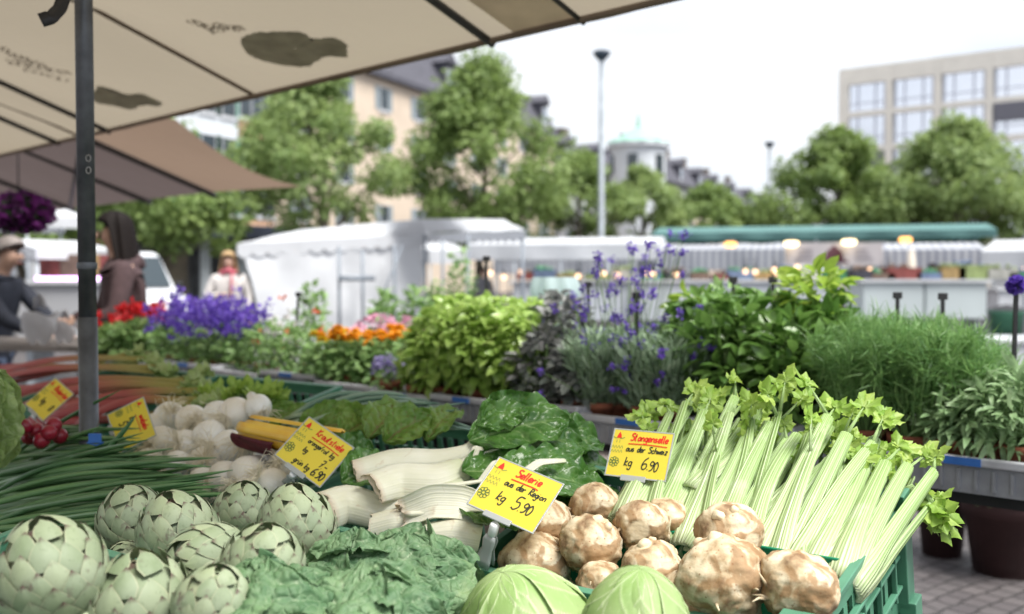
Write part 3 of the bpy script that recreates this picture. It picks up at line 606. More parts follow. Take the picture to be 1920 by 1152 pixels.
# table with white bags at the edge
c = at(75, 645, 6.3); t = thing('stall_table', 'weathered grey wooden stall table under the plastic bags', 'table', (c[0], c[1], 0), R_(-8))
g = G(); zt_ = zat(645, 6.3)
for k in range(5): g.box((0, -.32 + k * .16, zt_), (1.5, .15, .035))
g.build('tabletop', simple('grey_planks', (.22, .20, .19), .8, .25, 14, bump=.2), t, smooth=False)
for sx in (-1, 1):
    for sy in (-1, 1): q = G(); q.box((sx * .66, sy * .32, zt_ / 2 - .01), (.05, .05, zt_ - .04)); q.build('leg', M['wood'], t, smooth=False)
mb = NM('thin_white_plastic').bsdf((.60, .60, .62), rough=.3, trans=.5, spec=.6)
def bag(label, px, py, Y, s):
    p = at(px, py, Y); t = thing('plastic_bag', label, 'plastic bag', p); g = G(); nu, nv = 18, 26; u = np.linspace(0, 1, nu); a = np.linspace(0, 2 * math.pi, nv); U, A_ = np.meshgrid(u, a, indexing='ij')
    r_ = s * (.9 * np.sin(np.clip(U * 1.25 + .25, 0, 3) * 1.15) ** .8) * (1 + .06 * np.sin(A_ * 5 + U * 6) + .05 * np.sin(A_ * 11 - U * 9)); g.grid(np.stack([r_ * np.cos(A_), r_ * .7 * np.sin(A_), s * 1.45 * (U - .1) + .02 * np.sin(A_ * 3)], -1), nu, nv); g.build('bag', mb, t)
    for q in (-1, 1): h = G(); h.tube([[q * s * .25, 0, s * 1.6], [q * s * .22, 0, s * 2.1], [0, 0, s * 2.3], [-q * s * .1, .02, s * 1.7]], .008, 6); h.build('handle', mb, t)
bag('large crumpled white plastic bag on the grey wooden table', 75, 638, 6.0, .12); bag('smaller white plastic bag beside the steel pole', 122, 638, 6.1, .08)
# ================================================================ PEOPLE
skin = simple('skin', (.52, .33, .25), .55, .06, 20)
def skinned(name, mat, pts, edges, rad, parent, sub=1, root=0):
    me = bpy.data.meshes.new(name); me.from_pydata([tuple(map(float, p)) for p in pts], edges, []); me.materials.append(mat)
    o = bpy.data.objects.new(name, me); SC.collection.objects.link(o); o.parent = parent
    sk = o.modifiers.new('skin', 'SKIN'); sk.use_smooth_shade = True
    if not me.skin_vertices: me.skin_vertices.new() if hasattr(me.skin_vertices, 'new') else None
    return o, me, rad, root, sub
def finish_skins(lst):
    bpy.context.view_layer.update()
    for o, me, rad, root, sub in lst:
        if not me.skin_vertices:
            bpy.context.view_layer.objects.active = o; o.select_set(True)
            bpy.ops.mesh.customdata_skin_add(); o.select_set(False)
        sv = me.skin_vertices[0].data
        for i, r in enumerate(rad): sv[i].radius = (r, r) if isinstance(r, (int, float)) else r
        sv[root].use_root = True
        s = o.modifiers.new('sub', 'SUBSURF'); s.levels = s.render_levels = sub
SK = []
def person(label, x, y, z0, rz, H, coat, hair, legs, pose, hairlen='short', hood=False, scarf=None, detail=True, group=None):
    """faces local -Y; pose: dict lh/rh elbow+hand positions in metres of a 1.7 m figure"""
    k = H / 1.7; t = thing('person', label, 'person', (x, y, z0), rz, group)
    J = {'pel': (0, 0, .95), 'spine': (0, 0, 1.12), 'chest': (0, 0, 1.30), 'neck': (0, 0, 1.44), 'skull': (0, -.01, 1.55), 'crown': (0, 0, 1.62)}
    lean = pose.get('lean', 0.); hd = pose.get('head', (0, 0))
    def tr(p):
        p = np.array(p, float)
        if p[2] > .95: p[1] -= (p[2] - .95) * lean; p[2] -= (p[2] - .95) * lean * lean * .4
        return p * k
    pts = []; rad = []; ed = []
    def add(p, r, par=None):
        pts.append(tr(p)); rad.append((r[0] * k, r[1] * k) if isinstance(r, tuple) else r * k)
        if par is not None: ed.append((par, len(pts) - 1))
        return len(pts) - 1
    pel = add((0, 0, .95), (.15, .11)); sp = add((0, 0, 1.12), (.125, .095), pel); ch = add((0, 0, 1.30), (.155, .105), sp); nk = add((0, 0, 1.45), .052, ch)
    n2 = add((hd[0] * .3, -.01 + hd[1] * .3, 1.50), .052, nk); h1 = add((hd[0] * .7, -.02 + hd[1] * .7, 1.565), (.072, .085), n2); h2 = add((hd[0], -.01 + hd[1], 1.64), (.068, .078), h1)
    arms = []
    for sx, key in ((-1, 'r'), (1, 'l')):
        hp = add((sx * .09, 0, .88), .085, pel); kn = add((sx * .10, -.01, .50), .058, hp); an = add((sx * .10, .01, .09), .038, kn); add((sx * .11, -.12, .03), .032, an)
        sh = add((sx * .17, 0, 1.38), .055, ch); e, h = pose.get(key, ((sx * .25, .03, 1.12), (sx * .25, -.05, .88))); el = add(e, .040, sh); wr = add(h, .026, el)
        d = nrm(np.array(h) - np.array(e)); pm = np.array(h) + d * .07; pa = add(pm, (.036, .02), wr); arms.append((sh, el, wr))
        side = nrm(np.cross(d, [0, 0, 1.])) if abs(d[2]) < .9 else np.array([1., 0, 0]); 
        for f in range(4):
            off = side * (f - 1.5) * .019; a1 = add(pm + off + d * .045, .0095, pa); a2 = add(pm + off + d * (.085 - .006 * abs(f - 1.2)) + np.array([0, 0, -.012]), .0085, a1)
        add(pm + side * -.045 + d * .02, .011, pa)
    SK.append(skinned('body', skin, pts, ed, rad, t, 1))
    # coat
    cp = []; cr = []; ce = []
    def ca(p, r, par=None):
        cp.append(tr(p)); cr.append((r[0] * k, r[1] * k) if isinstance(r, tuple) else r * k)
        if par is not None: ce.append((par, len(cp) - 1))
        return len(cp) - 1
    L0 = pose.get('coat', .74); c0_ = ca((0, 0, 1.10), (.165, .125)); cb = ca((0, .0, .92), (.185, .14), c0_); ca((0, 0, L0), (.19, .15), cb); c1 = ca((0, 0, 1.30), (.20, .145), c0_); c2 = ca((0, .0, 1.40), (.155, .125), c1); c3_ = ca((0, .01, 1.46), .085, c2)
    if hood: c3 = ca((0, .10, 1.43), .075, c2); ca((0, .12, 1.36), .06, c3)
    for sx, key in ((-1, 'r'), (1, 'l')):
        s1 = ca((sx * .18, 0, 1.37), .072, c1); e, h = pose.get(key, ((sx * .25, .03, 1.12), (sx * .25, -.05, .88))); e1 = ca(e, .060, s1); h = np.array(h); e = np.array(e); ca(e + (h - e) * .88, .045, e1)
    SK.append(skinned('coat', coat, cp, ce, cr, t, 2))
    tp = []; tr_ = []; te_ = []
    tp.append(tr((0, 0, .93))); tr_.append((.16 * k, .125 * k))
    for sx in (-1, 1):
        b = len(tp); tp += [tr((sx * .09, 0, .84)), tr((sx * .10, -.01, .5)), tr((sx * .10, .01, .10))]; tr_ += [.098 * k, .072 * k, .062 * k]; te_ += [(0, b), (b, b + 1), (b + 1, b + 2)]
    SK.append(skinned('trousers', legs, tp, te_, tr_, t, 1))
    hc = tr((hd[0], -.0 + hd[1], 1.60)); g = G()
    # hair cap + length
    nu, nv = 14, 28; th = np.linspace(0, 1, nu); ph = np.linspace(0, 2 * math.pi, nv)
    T_, P_ = np.meshgrid(th, ph, indexing='ij'); back = (np.sin(P_) + 1) / 2
    lim = 1.0 + back * .95; a = T_ * lim; rr = np.sin(np.clip(a, 0, 1.75)) ; wob = 1 + .04 * np.sin(P_ * 9) + .03 * np.sin(P_ * 17 + T_ * 4)
    X_ = .092 * rr * np.cos(P_) * wob; Y__ = .108 * rr * np.sin(P_) * wob; Z_ = .012 + .108 * np.cos(a)
    if hairlen == 'long':
        ext = np.clip((T_ - .55) / .45, 0, 1) * (back > .32) ; Z_ = Z_ - ext * .26; X_ *= 1 + .35 * ext; Y__ = Y__ * (1 + .1 * ext) + ext * .02
    g.grid(np.stack([X_, Y__, Z_], -1) * k + hc, nu, nv, t=T_.ravel(), w=P_.ravel()); ho = g.build('hair', hair, t)
    so = ho.modifiers.new('solid', 'SOLIDIFY'); so.thickness = .025 * k; so.offset = 0
    # face
    f = G(); fc = tr((hd[0], -.09 + hd[1], 1.575)); 
    for sx in (-1, 1):
        a_ = np.linspace(-1.57, 1.57, 5); f.lathe(np.c_[.010 * np.cos(a_), .010 * np.sin(a_)], 8, fc + np.array([sx * .03, -.008, .025]) * k)
    f.build('eyes', M['blackplastic'], t)
    f = G(); f.tube([fc + np.array([0, -.005, .02]) * k, fc + np.array([0, -.03, -.012]) * k, fc + np.array([0, -.008, -.018]) * k], [.008 * k, .013 * k, .008 * k], 8); f.build('nose', skin, t)
    f = G(); f.tube([fc + np.array([-.024, -.004, -.045]) * k, fc + np.array([0, -.013, -.043]) * k, fc + np.array([.024, -.004, -.045]) * k], .006 * k, 6); f.build('mouth', simple('lip', (.35, .12, .10), .5), t)
    for sx in (-1, 1): s = G(); s.box(np.array(tr((sx * .11, -.06, .04))), np.array([.09, .26, .08]) * k); s.build('shoe', M['blackplastic'], t, bevel=.02)
    if scarf: s = G(); a_ = np.linspace(0, 2 * math.pi, 25); s.tube(np.c_[.085 * np.cos(a_), .085 * np.sin(a_) - lean * .4, 1.45 + .02 * np.sin(a_ * 3)] * k, .035 * k, 8, cap=False); s.tube([tr((.05, -.11, 1.43)), tr((.04, -.15, 1.25)), tr((.03, -.15, 1.08))], [.03, .035, .03], 8, flat=.4); s.build('scarf', scarf, t)
    return t
hairdark = simple('dark_brown_hair', (.007, .004, .0035), .7, .3, 60, spec=.2); hairblond = simple('blond_hair', (.42, .28, .14), .55, .3, 60); hairgrey = simple('grey_hair', (.28, .25, .24), .6, .3, 60)
maroon = simple('dark_maroon_fleece', (.065, .040, .043), .9, .2, 20, bump=.3, bsc=90); creamcoat = simple('cream_coat', (.55, .52, .50), .85, .1, 12); navy = simple('navy_jacket', (.018, .022, .035), .8, .2, 15); jeans = simple('denim', (.05, .07, .12), .85, .2, 30); pinks = simple('pink_scarf', (.50, .12, .16), .85, .2, 20)
c = onray(236, 6.5); person('person with long dark hair in a maroon hoodie behind the red geraniums', c[0], c[1], 0, R_(-62), 1.80, maroon, hairdark, jeans, {'r': ((-.26, -.10, 1.10), (-.2, -.32, 1.05)), 'l': ((.26, -.08, 1.10), (.18, -.32, 1.04)), 'lean': .06, 'head': (0, -.02), 'coat': .72}, 'long', hood=True)
c = onray(428, 13.2); person('person with blond hair in a cream coat and pink scarf beside the white tent', c[0], c[1], 0, R_(15), 1.72, creamcoat, hairblond, jeans, {'r': ((-.27, -.05, 1.12), (-.1, -.28, 1.15)), 'coat': .6}, 'long', scarf=pinks)
c = onray(-22, 7.2); person('grey haired person in a navy jacket reaching over the plastic bags', c[0], c[1], 0, R_(75), 1.68, navy, hairgrey, jeans, {'r': ((-.22, -.30, 1.12), (-.16, -.58, 1.02)), 'l': ((.22, -.28, 1.12), (.14, -.55, 1.0)), 'lean': .22, 'head': (0, -.05)}, 'short')
for px, Y, lab, ct, H in ((1530, 22.6, 'dark haired vendor standing below the grey banner', navy, 1.66), (1748, 20.5, 'vendor in a dark red top beside the folded cream parasol', simple('dark_red_top', (.18, .03, .03), .8), 1.66), (1228, 23, 'vendor in black behind the lavender, under the white canopy', navy, 1.62), (905, 24.5, 'vendor in grey between the white tent and the basil', simple('grey_top', (.2, .2, .22), .8), 1.62), (560, 26, 'passer-by in black in front of the shop arcade', navy, 1.6)):
    c = onray(px, Y); person('person, ' + lab, c[0], c[1], 0, R_(10), H, ct, hairdark, jeans, {}, 'short')
finish_skins(SK)
# ================================================================ AWNINGS AND POLE
AU = np.array([-.719, .695, 0]); AV = np.array([.695, .719, 0]); E0 = at(928, 70, 3.65); EZ = float(E0[2]); SL = .344
def aw(k, l, dz=0.):   # k along the eave (away), l horizontal distance up the slope
    return E0 + AU * k - AV * l + np.array([0, 0, SL * l + dz])
def canvas_mat(name, c, tr, tint):
    m = NM(name); v = m.noise(1.1, 5); v2 = m.noise(9, 6); col = m.mix(m.ramp(v, [(.3, 0.), (.75, .5)]), c, tuple(x * .72 for x in c)); col = m.mix(m.ramp(v2, [(.45, 0.), (.8, .25)]), col, tuple(x * .7 for x in c))
    wv = m.n('ShaderNodeTexNoise'); wv.inputs['Scale'].default_value = 3.; wv.inputs['Detail'].default_value = 2; m.l(m.coord((1, 1, 1)), wv.inputs[0])
    return m.bsdf(col, rough=.85, trans=tr, tcol=tint, bump=wv.outputs[0], bstr=.6, bdist=.08, spec=.2)
M['canvas'] = canvas_mat('beige_canvas', (.43, .375, .295), .45, (.34, .295, .225))
M['canvas2'] = canvas_mat('brown_canvas', (.36, .26, .195), .40, (.27, .195, .145))
M['canvas3'] = canvas_mat('taupe_canvas', (.25, .195, .185), .3, (.15, .12, .115))
M['print'] = simple('olive_print', (.30, .30, .255), .85, .2, 12, trans=.5)
M['seam'] = simple('canvas_seam', (.28, .22, .17), .85, .1, trans=.2)
K0, K1, LM = -2.1, 5.6, 2.7
aw_t = thing('stall_awning', 'large beige canvas awning with olive prints over the vegetable stall', 'awning')
g = G(); nk, nl = 60, 20; kk = np.linspace(K0, K1, nk); ll = np.linspace(-.02, LM, nl)
raf = [-1.6, -.43, .0, 1.61, 3.17, 3.9, 5.5]
def sagz(k, l):
    i = np.searchsorted(raf, k) ; 
    if i == 0 or i >= len(raf): return 0.
    f = (k - raf[i - 1]) / (raf[i] - raf[i - 1]); return (-.075 * math.sin(math.pi * f) - .010 * math.sin(l * 7 + k * 5) - .006 * math.sin(l * 17 - k * 9)) * math.sin(math.pi * min(1, max(0, l / LM))) * (raf[i] - raf[i - 1])
g.grid(np.array([[aw(k, l, sagz(k, l)) for l in ll] for k in kk]), nk, nl)
g.grid(np.array([[aw(k, 2 * LM - l) * [1, 1, 0] + [0, 0, EZ + SL * l] for l in ll] for k in kk]), nk, nl)
g.grid(np.array([[aw(k, 0), aw(k, .012, -.028 - .005 * math.sin(k * 9))] for k in np.linspace(K0, K1, 120)]), 120, 2)
g.build('canvas', M['canvas'], aw_t)
for k, mt, r in ((-1.6, 'darksteel', .018), (-.43, 'darksteel', .012), (0., 'darksteel', .021), (3.17, 'darksteel', .02), (3.9, 'darksteel', .02), (5.5, 'darksteel', .02)):
    q = G(); q.tube([aw(k, .01, -.03), aw(k, LM, -.03)], r * .75, 8); q.build('rafter', M[mt], aw_t)
for k in (1.61, 3.6): q = G(); q.bar(aw(k, 0, -.012), aw(k, LM, -.012), .035, .006); q.build('seam', M['seam'], aw_t, smooth=False)
q = G(); q.tube([aw(K0, .03, -.03), aw(K1, .03, -.03)], .012, 6); q.build('eave_tube', M['seam'], aw_t)
q = G(); q.tube([aw(K0, LM, -.04), aw(K1, LM, -.04)], .022, 8); q.build('ridge_tube', M['darksteel'], aw_t)
for k in (0., 5.5):
    for lx in (LM * 2 - .03,):
        p = aw(k, lx); p[2] = EZ - .03; q = G(); q.tube([p * [1, 1, 0], p], .022, 10); q.build('post', M['steel'], aw_t)
# grey strip panel near the eave between rafters (second cloth laid on top)
q = G(); q.grid(np.array([[aw(k, l, -.016 + sagz(k, l)) for l in np.linspace(.02, 1.3, 8)] for k in np.linspace(-.40, -.12, 6)]), 6, 8); q.build('overlap_strip', simple('grey_canvas_strip', (.62, .56, .47), .85, trans=.6), aw_t)
# prints
def hitk(px, py):
    d = at(px, py, 1.) - np.array([0, 0, CAM_Z]); n_ = np.cross(AU, -AV + np.array([0, 0, SL])); k_ = np.dot(E0 - np.array([0, 0, CAM_Z]), n_) / np.dot(d, n_); p = d * k_ + np.array([0, 0, CAM_Z]) - E0
    return np.dot(p, AU), -np.dot(p, AV)
def blob(outline):
    kl = np.array([hitk(*p) for p in outline]); n = len(kl)
    # smooth closed outline
    m_ = 90; tt_ = np.linspace(0, n, m_, endpoint=False); i0 = tt_.astype(int); f = (tt_ - i0)[:, None]
    P0, P1, P2, P3 = kl[(i0 - 1) % n], kl[i0 % n], kl[(i0 + 1) % n], kl[(i0 + 2) % n]
    C = .5 * (2 * P1 + (P2 - P0) * f + (2 * P0 - 5 * P1 + 4 * P2 - P3) * f ** 2 + (3 * P1 - P0 - 3 * P2 + P3) * f ** 3)
    C += rng.normal(0, .004, C.shape); cc = C.mean(0)
    g = G(); rings = [cc + (C - cc) * s for s in (.02, .35, .7, 1.)]
    g.grid(np.array([[aw(k, l, sagz(k, l) - .010) for k, l in np.vstack([r_, r_[:1]])] for r_ in rings]), 4, m_ + 1); return g
blob([(452, 45), (470, 25), (510, 22), (560, 32), (590, 52), (625, 52), (650, 72), (648, 95), (610, 92), (580, 112), (545, 112), (500, 98), (465, 75)]).build('printed_shape', M['print'], aw_t)
blob([(178, 140), (205, 142), (235, 156), (262, 158), (298, 178), (298, 190), (268, 186), (245, 195), (212, 186), (178, 178)]).build('printed_shape', M['print'], aw_t)
def scrib(pts, w=.0035):
    g = G(); kl = np.array([hitk(*p) for p in pts]); t_ = np.linspace(0, len(kl) - 1, len(kl) * 3); kl = np.c_[np.interp(t_, range(len(kl)), kl[:, 0]), np.interp(t_, range(len(kl)), kl[:, 1])]
    kl += np.c_[np.convolve(rng.normal(0, .004, len(kl)), np.ones(3) / 3, 'same'), np.convolve(rng.normal(0, .01, len(kl)), np.ones(3) / 3, 'same')]
    P_ = np.array([aw(k, l, sagz(k, l) - .010) for k, l in kl]); n_ = nrm(np.cross(np.gradient(P_, axis=0), [0, 0, 1.])) * w
    g.grid(np.stack([P_ - n_, P_ + n_]), 2, len(P_)); g.build('printed_stroke', M['print2'], aw_t)
M['print2'] = simple('faded_print', (.27, .23, .18), .85, .15, trans=.3)
def loops(x0, y0, x1, y1, n, a, b): return [(x0 + (x1 - x0) * i / (n * 4) + a * math.sin(i * .62) * (1 + .3 * math.sin(i * .21)), y0 + (y1 - y0) * i / (n * 4) + b * math.cos(i * .62)) for i in range(n * 4 + 1)]
for pr in ((355, 0, 415, 22, 14, 9, 9), (400, 2, 455, 12, 12, 7, 8), (390, 10, 400, 36, 4, 3, 2), (15, 80, 130, 105, 22, 8, 5), (40, 100, 125, 128, 14, 6, 6), (20, 68, 80, 88, 12, 5, 3), (0, 50, 18, 66, 5, 5, 5)): scrib(loops(*pr))
# neighbour stall's brown awning
E1 = at(400, 360, 8.7); nb = thing('stall_awning', 'smaller brown canvas awning of the neighbouring stall', 'awning'); 
def aw2(k, l, dz=0.): return E1 + AU * k - AV * l + np.array([0, 0, SL * l + dz])
g = G(); kk = np.linspace(0, 4.2, 30); ll = np.linspace(0, 2.4, 12); g.grid(np.array([[aw2(k, l, -.05 * abs(math.sin(k * 2.2)) * math.sin(l * 1.3)) for l in ll] for k in kk]), 30, 12); g.build('canvas', M['canvas3'], nb)
g = G(); kk = np.linspace(4.2, 7.0, 16); g.grid(np.array([[aw2(k, l, -.02) for l in ll] for k in kk]), 16, 12); g.build('canvas_bay', M['canvas2'], nb)
# draped flap towards the tip
tip = at(565, 350, 8.3); top = at(330, 225, 7.3); n1 = 22
fl = []
for i in range(n1):
    f = i / (n1 - 1); a = aw2(0, 2.2 * f, -.0); b = tip * (1 - f) + top * f; b = b + np.array([0, 0, -.09 * math.sin(math.pi * f)]); mid = (a + b) / 2 + np.array([0, 0, -.03 * math.sin(math.pi * min(1, f * 1.1))])
    row = [a * (1 - v) ** 2 + mid * 2 * v * (1 - v) + b * v * v for v in np.linspace(0, 1, 10)]; fl.append(row)
g = G(); g.grid(np.array(fl), n1, 10); g.build('side_flap', M['canvas2'], nb)
for k in (0., 1.2, 2.9, 4.2): q = G(); q.tube([aw2(k, -.02, -.03), aw2(k, 2.4, -.03)], .022, 8); q.build('rafter', M['darksteel'], nb)
q = G(); q.tube([aw2(.1, 1.1, -.05), aw2(2.8, .1, -.05)], .018, 6); q.build('brace', M['darksteel'], nb)
for k in (0.02, 4.2):
    p = aw2(k, 2.4); q = G(); q.tube([p * [1, 1, 0], p], .022, 8); q.build('post', M['darksteel'], nb)
# main steel pole with clamp marks
pp = at(163, 500, 2.5); tl = float(np.dot(E0 - pp, AV)); kl_ = float(np.dot(pp - E0, AU)); ptop = aw(kl_, tl)[2]
po = thing('steel_pole', 'thick grey steel pole standing between the chives and the rhubarb', 'pole', (pp[0], pp[1], 0)); g = G(); g.tube([[0, 0, .0], [0, 0, 1.3]], .0235, 24); g.build('lower_tube', M['steel'], po)
g = G(); g.tube([[0, 0, 1.3], [0, 0, ptop - .02]], .0215, 24); g.build('upper_tube', M['steel'], po)
g = G(); g.lathe([(.0236, 1.42), (.0245, 1.425), (.0245, 1.432), (.0236, 1.437)], 24); g.build('collar', M['steel'], po)
g = G(); g.lathe([(0, 0), (.06, 0), (.06, .01), (.03, .02)], 20); g.build('base_plate', M['darksteel'], po)
g = G(); a_ = np.linspace(0, 6.28, 14); q0_ = at(166, 297, 2.477)
for dz_ in (0, -.03): g.tube(np.c_[q0_[0] - pp[0] + .006 * np.cos(a_), np.full(14, -.0245), q0_[2] + dz_ + .008 * np.sin(a_)], .0012, 4, cap=False)
g.build('chalk_mark', simple('chalk', (.45, .45, .45), .9), po)
# black strap hanging beside the pole
s0 = at(128, -60, 2.4); pts_ = [at(128, -60, 2.4), at(122, -15, 2.4), at(112, 15, 2.38), at(96, 32, 2.36), at(76, 38, 2.35)]
P_ = np.array(pts_); t_ = np.linspace(0, 4, 24); P_ = np.c_[[np.interp(t_, range(5), P_[:, i]) for i in range(3)]].T
wd = np.array([.5, -.1, .35]); wd = wd / np.linalg.norm(wd) * .013
sp_ = thing('hanging_strap', 'black webbing strap curling beside the top of the steel pole', 'strap', s0); g = G(); tgs = nrm(np.gradient(P_, axis=0)); pe = nrm(np.cross(tgs, [0, 1., 0])) * .017; g.grid(np.stack([P_ - s0 - pe, P_ - s0 + pe]), 2, 24)
g.add([[-.012, 0, .0], [.012, 0, .0], [.012, 0, .9], [-.012, 0, .9]], Q=[[0, 1, 2, 3]]); so = g.build('strap', M['blackplastic'], sp_); mo = so.modifiers.new('solid', 'SOLIDIFY'); mo.thickness = .003
# ================================================================ PLANT TABLES
def rowpt(px, o=0.):
    r = (px - 960) / FPX; Y = (3.97 + o * 1.495) / (r + 1.112); return np.array([r * Y, Y])
TZ = .946   # tray rim height
PD = nrm(np.array([1.89, -1.70])); PN = np.array([-PD[1], PD[0]])   # along (towards the right), away from the camera
PRZ = math.atan2(PD[1], PD[0])
bounds = [(175, 292), (298, 392), (398, 486), (492, 588), (594, 697), (702, 806), (812, 938), (944, 1086), (1092, 1286), (1294, 1478), (1486, 1682), (1692, 1995)]
tlab = ['below the red geraniums', 'below the first blue bellflowers', 'below the last blue bellflowers', 'below the small white flowers', 'below the orange marigolds', 'below the front basil', 'below the second basil', 'below the dark sage', 'below the lavender', 'below the bay shrubs', 'below the dill', 'below the grey leaved sage']
for i, ((xa, xb), tl_) in enumerate(zip(bounds, tlab)):
    a = rowpt(xa); b = rowpt(xb); w = float(np.linalg.norm(b - a)); D = .52; up = [0, .012, 0, .02, 0, -.012, 0, .01, -.01, .012, 0, -.008][i]
    t = thing('plant_tray', 'grey plastic plant tray ' + tl_, 'tray', (a[0], a[1], TZ + up), PRZ + [0, .05, -.04, .03, 0, .02, -.02, 0, .015, .04, -.03, .01][i], 'grey plant trays')
    g = G(); d_ = .085; th = .008; lp = .022
    for (cx, cy, lx, ly) in ((w / 2, th / 2, w, th), (w / 2, D - th / 2, w, th), (th / 2, D / 2, th, D - 2 * th), (w - th / 2, D / 2, th, D - 2 * th)): g.box((cx, cy, -d_ / 2 - .004), (lx, ly, d_))
    g.box((w / 2, D / 2, -d_), (w - 2 * th, D - 2 * th, th)); 
    for k in range(9): g.box((w * (k + .5) / 9, -.003, -d_ / 2 - .01), (.008, .008, d_ * .6))
    g.build('tray_body', M['greyplastic'], t, smooth=False)
    g = G()
    for (cx, cy, lx, ly) in ((w / 2, -.005, w + .01, lp), (w / 2, D + .005, w + .01, lp), (-.002, D / 2, lp, D - .013), (w + .002, D / 2, lp, D - .013)): g.box((cx, cy, -.006), (lx, ly, .022))
    g.build('rim', M['trayrim'] if 'trayrim' in M else M['greyplastic'], t, smooth=False, bevel=.004)
    if i not in (2, 4, 7, 9):
        g = G(); g.box((w * (.48 if i < 11 else .42), -.0175, -.006), (.09, .004, .02)); g.build('label', M['bluelabel'], t, smooth=False)
# black crates below the trays
M['trayrim'] = simple('worn_grey_rim', (.48, .49, .53), .5, .2, 10)
for o in bpy.data.objects:
    if o.name.startswith('rim'): o.data.materials.clear(); o.data.materials.append(M['trayrim'])
def slat_crate(name, label, cat, loc, rz, w, d, h, mat, group, tilt=None, slats=11, ribs=True, rimw=.018, inner=None, basez=.006):
    t = thing(name, label, cat, loc, rz, group)
    if tilt is not None: t.rotation_euler = tilt
    g = G(); th = .006
    for sy in (0, 1):
        y = sy * d
        g.box((w / 2, y, h * .08), (w, th, h * .16)); g.box((w / 2, y, h * .93), (w, th, h * .14))
        for k in range(slats + 1): g.box((w * k / slats, y, h * .5), (w / slats * (.42 if 0 < k < slats else .6), th, h * .70))
    for sx in (0, 1):
        x = sx * w; n2 = max(4, int(slats * d / w))
        g.box((x, d / 2, h * .08), (th, d - th, h * .16)); g.box((x, d / 2, h * .93), (th, d - th, h * .14))
        for k in range(1, n2): g.box((x, d * k / n2, h * .5), (th, d / n2 * .42, h * .70))
    g.build('side_wall', mat, t, smooth=False)
    g = G()
    for (cx, cy, lx, ly) in ((w / 2, 0, w + rimw, rimw), (w / 2, d, w + rimw, rimw), (0, d / 2, rimw, d - rimw), (w, d / 2, rimw, d - rimw)): g.box((cx, cy, h + .004), (lx, ly, .011))
    if ribs:
        for (cx, cy, lx, ly) in ((w / 2, -.006, w, .012), (w / 2, d + .006, w, .012), (-.006, d / 2, .012, d), (w + .006, d / 2, .012, d)): g.box((cx, cy, h * .60), (lx, ly, .006))
        for x, y in ((0, 0), (w, 0), (0, d), (w, d)): g.box((x, y, h * .5 - .004), (.034, .034, h - .01))
    g.build('rim', mat, t, smooth=False, bevel=.0015)
    g = G(); g.box((w / 2, d / 2, basez), (w - .01, d - .01, .008)); g.build('base', inner or mat, t, smooth=False); return t
wl = ['under the marigold tray', 'under the first basil tray', 'under the second basil tray', 'under the sage tray', 'under the white flower tray']
for i, (xa, wl_) in enumerate(((594, wl[0]), (702, wl[1]), (812, wl[2]), (944, wl[3]), (420, wl[4]))):
    a = rowpt(xa, .05)
    for lv in range(3 if i != 3 else 2):
        slat_crate('black_crate', '%s black slatted crate %s' % (('lowest', 'middle', 'topmost')[lv], wl_), 'crate', (a[0], a[1], .0 + lv * .285), PRZ + .02 * (lv - 1), .40 if i != 4 else .5, .44, .275, M['blackplastic'], 'black crates under the plant trays')
# table frame under the trays on the right: black tabletop with legs
pa, pb = rowpt(150, .02), rowpt(2080, .02); Lt = float(np.linalg.norm(pb - pa))
for nme, lab, o_ in (('plant_table', 'long dark plant table carrying the front row of grey trays', 0.02), ('plant_table', 'second plant table behind the bay shrubs and dill', .66)):
    a = pa + PN * (o_ - .02) if o_ < .5 else rowpt(200, o_)
    t = thing(nme, lab, 'table', (a[0], a[1], 0), PRZ); g = G(); g.box((Lt / 2, .26, TZ - .115), (Lt, .50, .03)); g.build('tabletop', M['blackplastic'], t, smooth=False)
    for k in range(6):
        x = .25 + (Lt - .5) * k / 5
        for y in (.04, .48):
            if k == 5 and y < .1: continue
            q = G(); q.tube([[x, y, 0], [x, y, TZ - .131]], .014, 8); q.build('leg', M['darksteel'], t)
# pale board leaning under the lavender tray
p = at(1100, 830, 3.0); t = thing('grey_board', 'pale grey board between the chard leaves and the lavender tray', 'board', (p[0], p[1], 0), PRZ); g = G(); g.box((.06, .28, .80), (.52, .40, .03)); g.build('board_top', simple('pale_board', (.45, .40, .39), .7, .08, 5), t, smooth=False, bevel=.004)
for x in (-.15, .28):
    for y in (.12, .44): q = G(); q.box((x, y, .392), (.03, .03, .784)); q.build('leg', M['wood'], t, smooth=False)
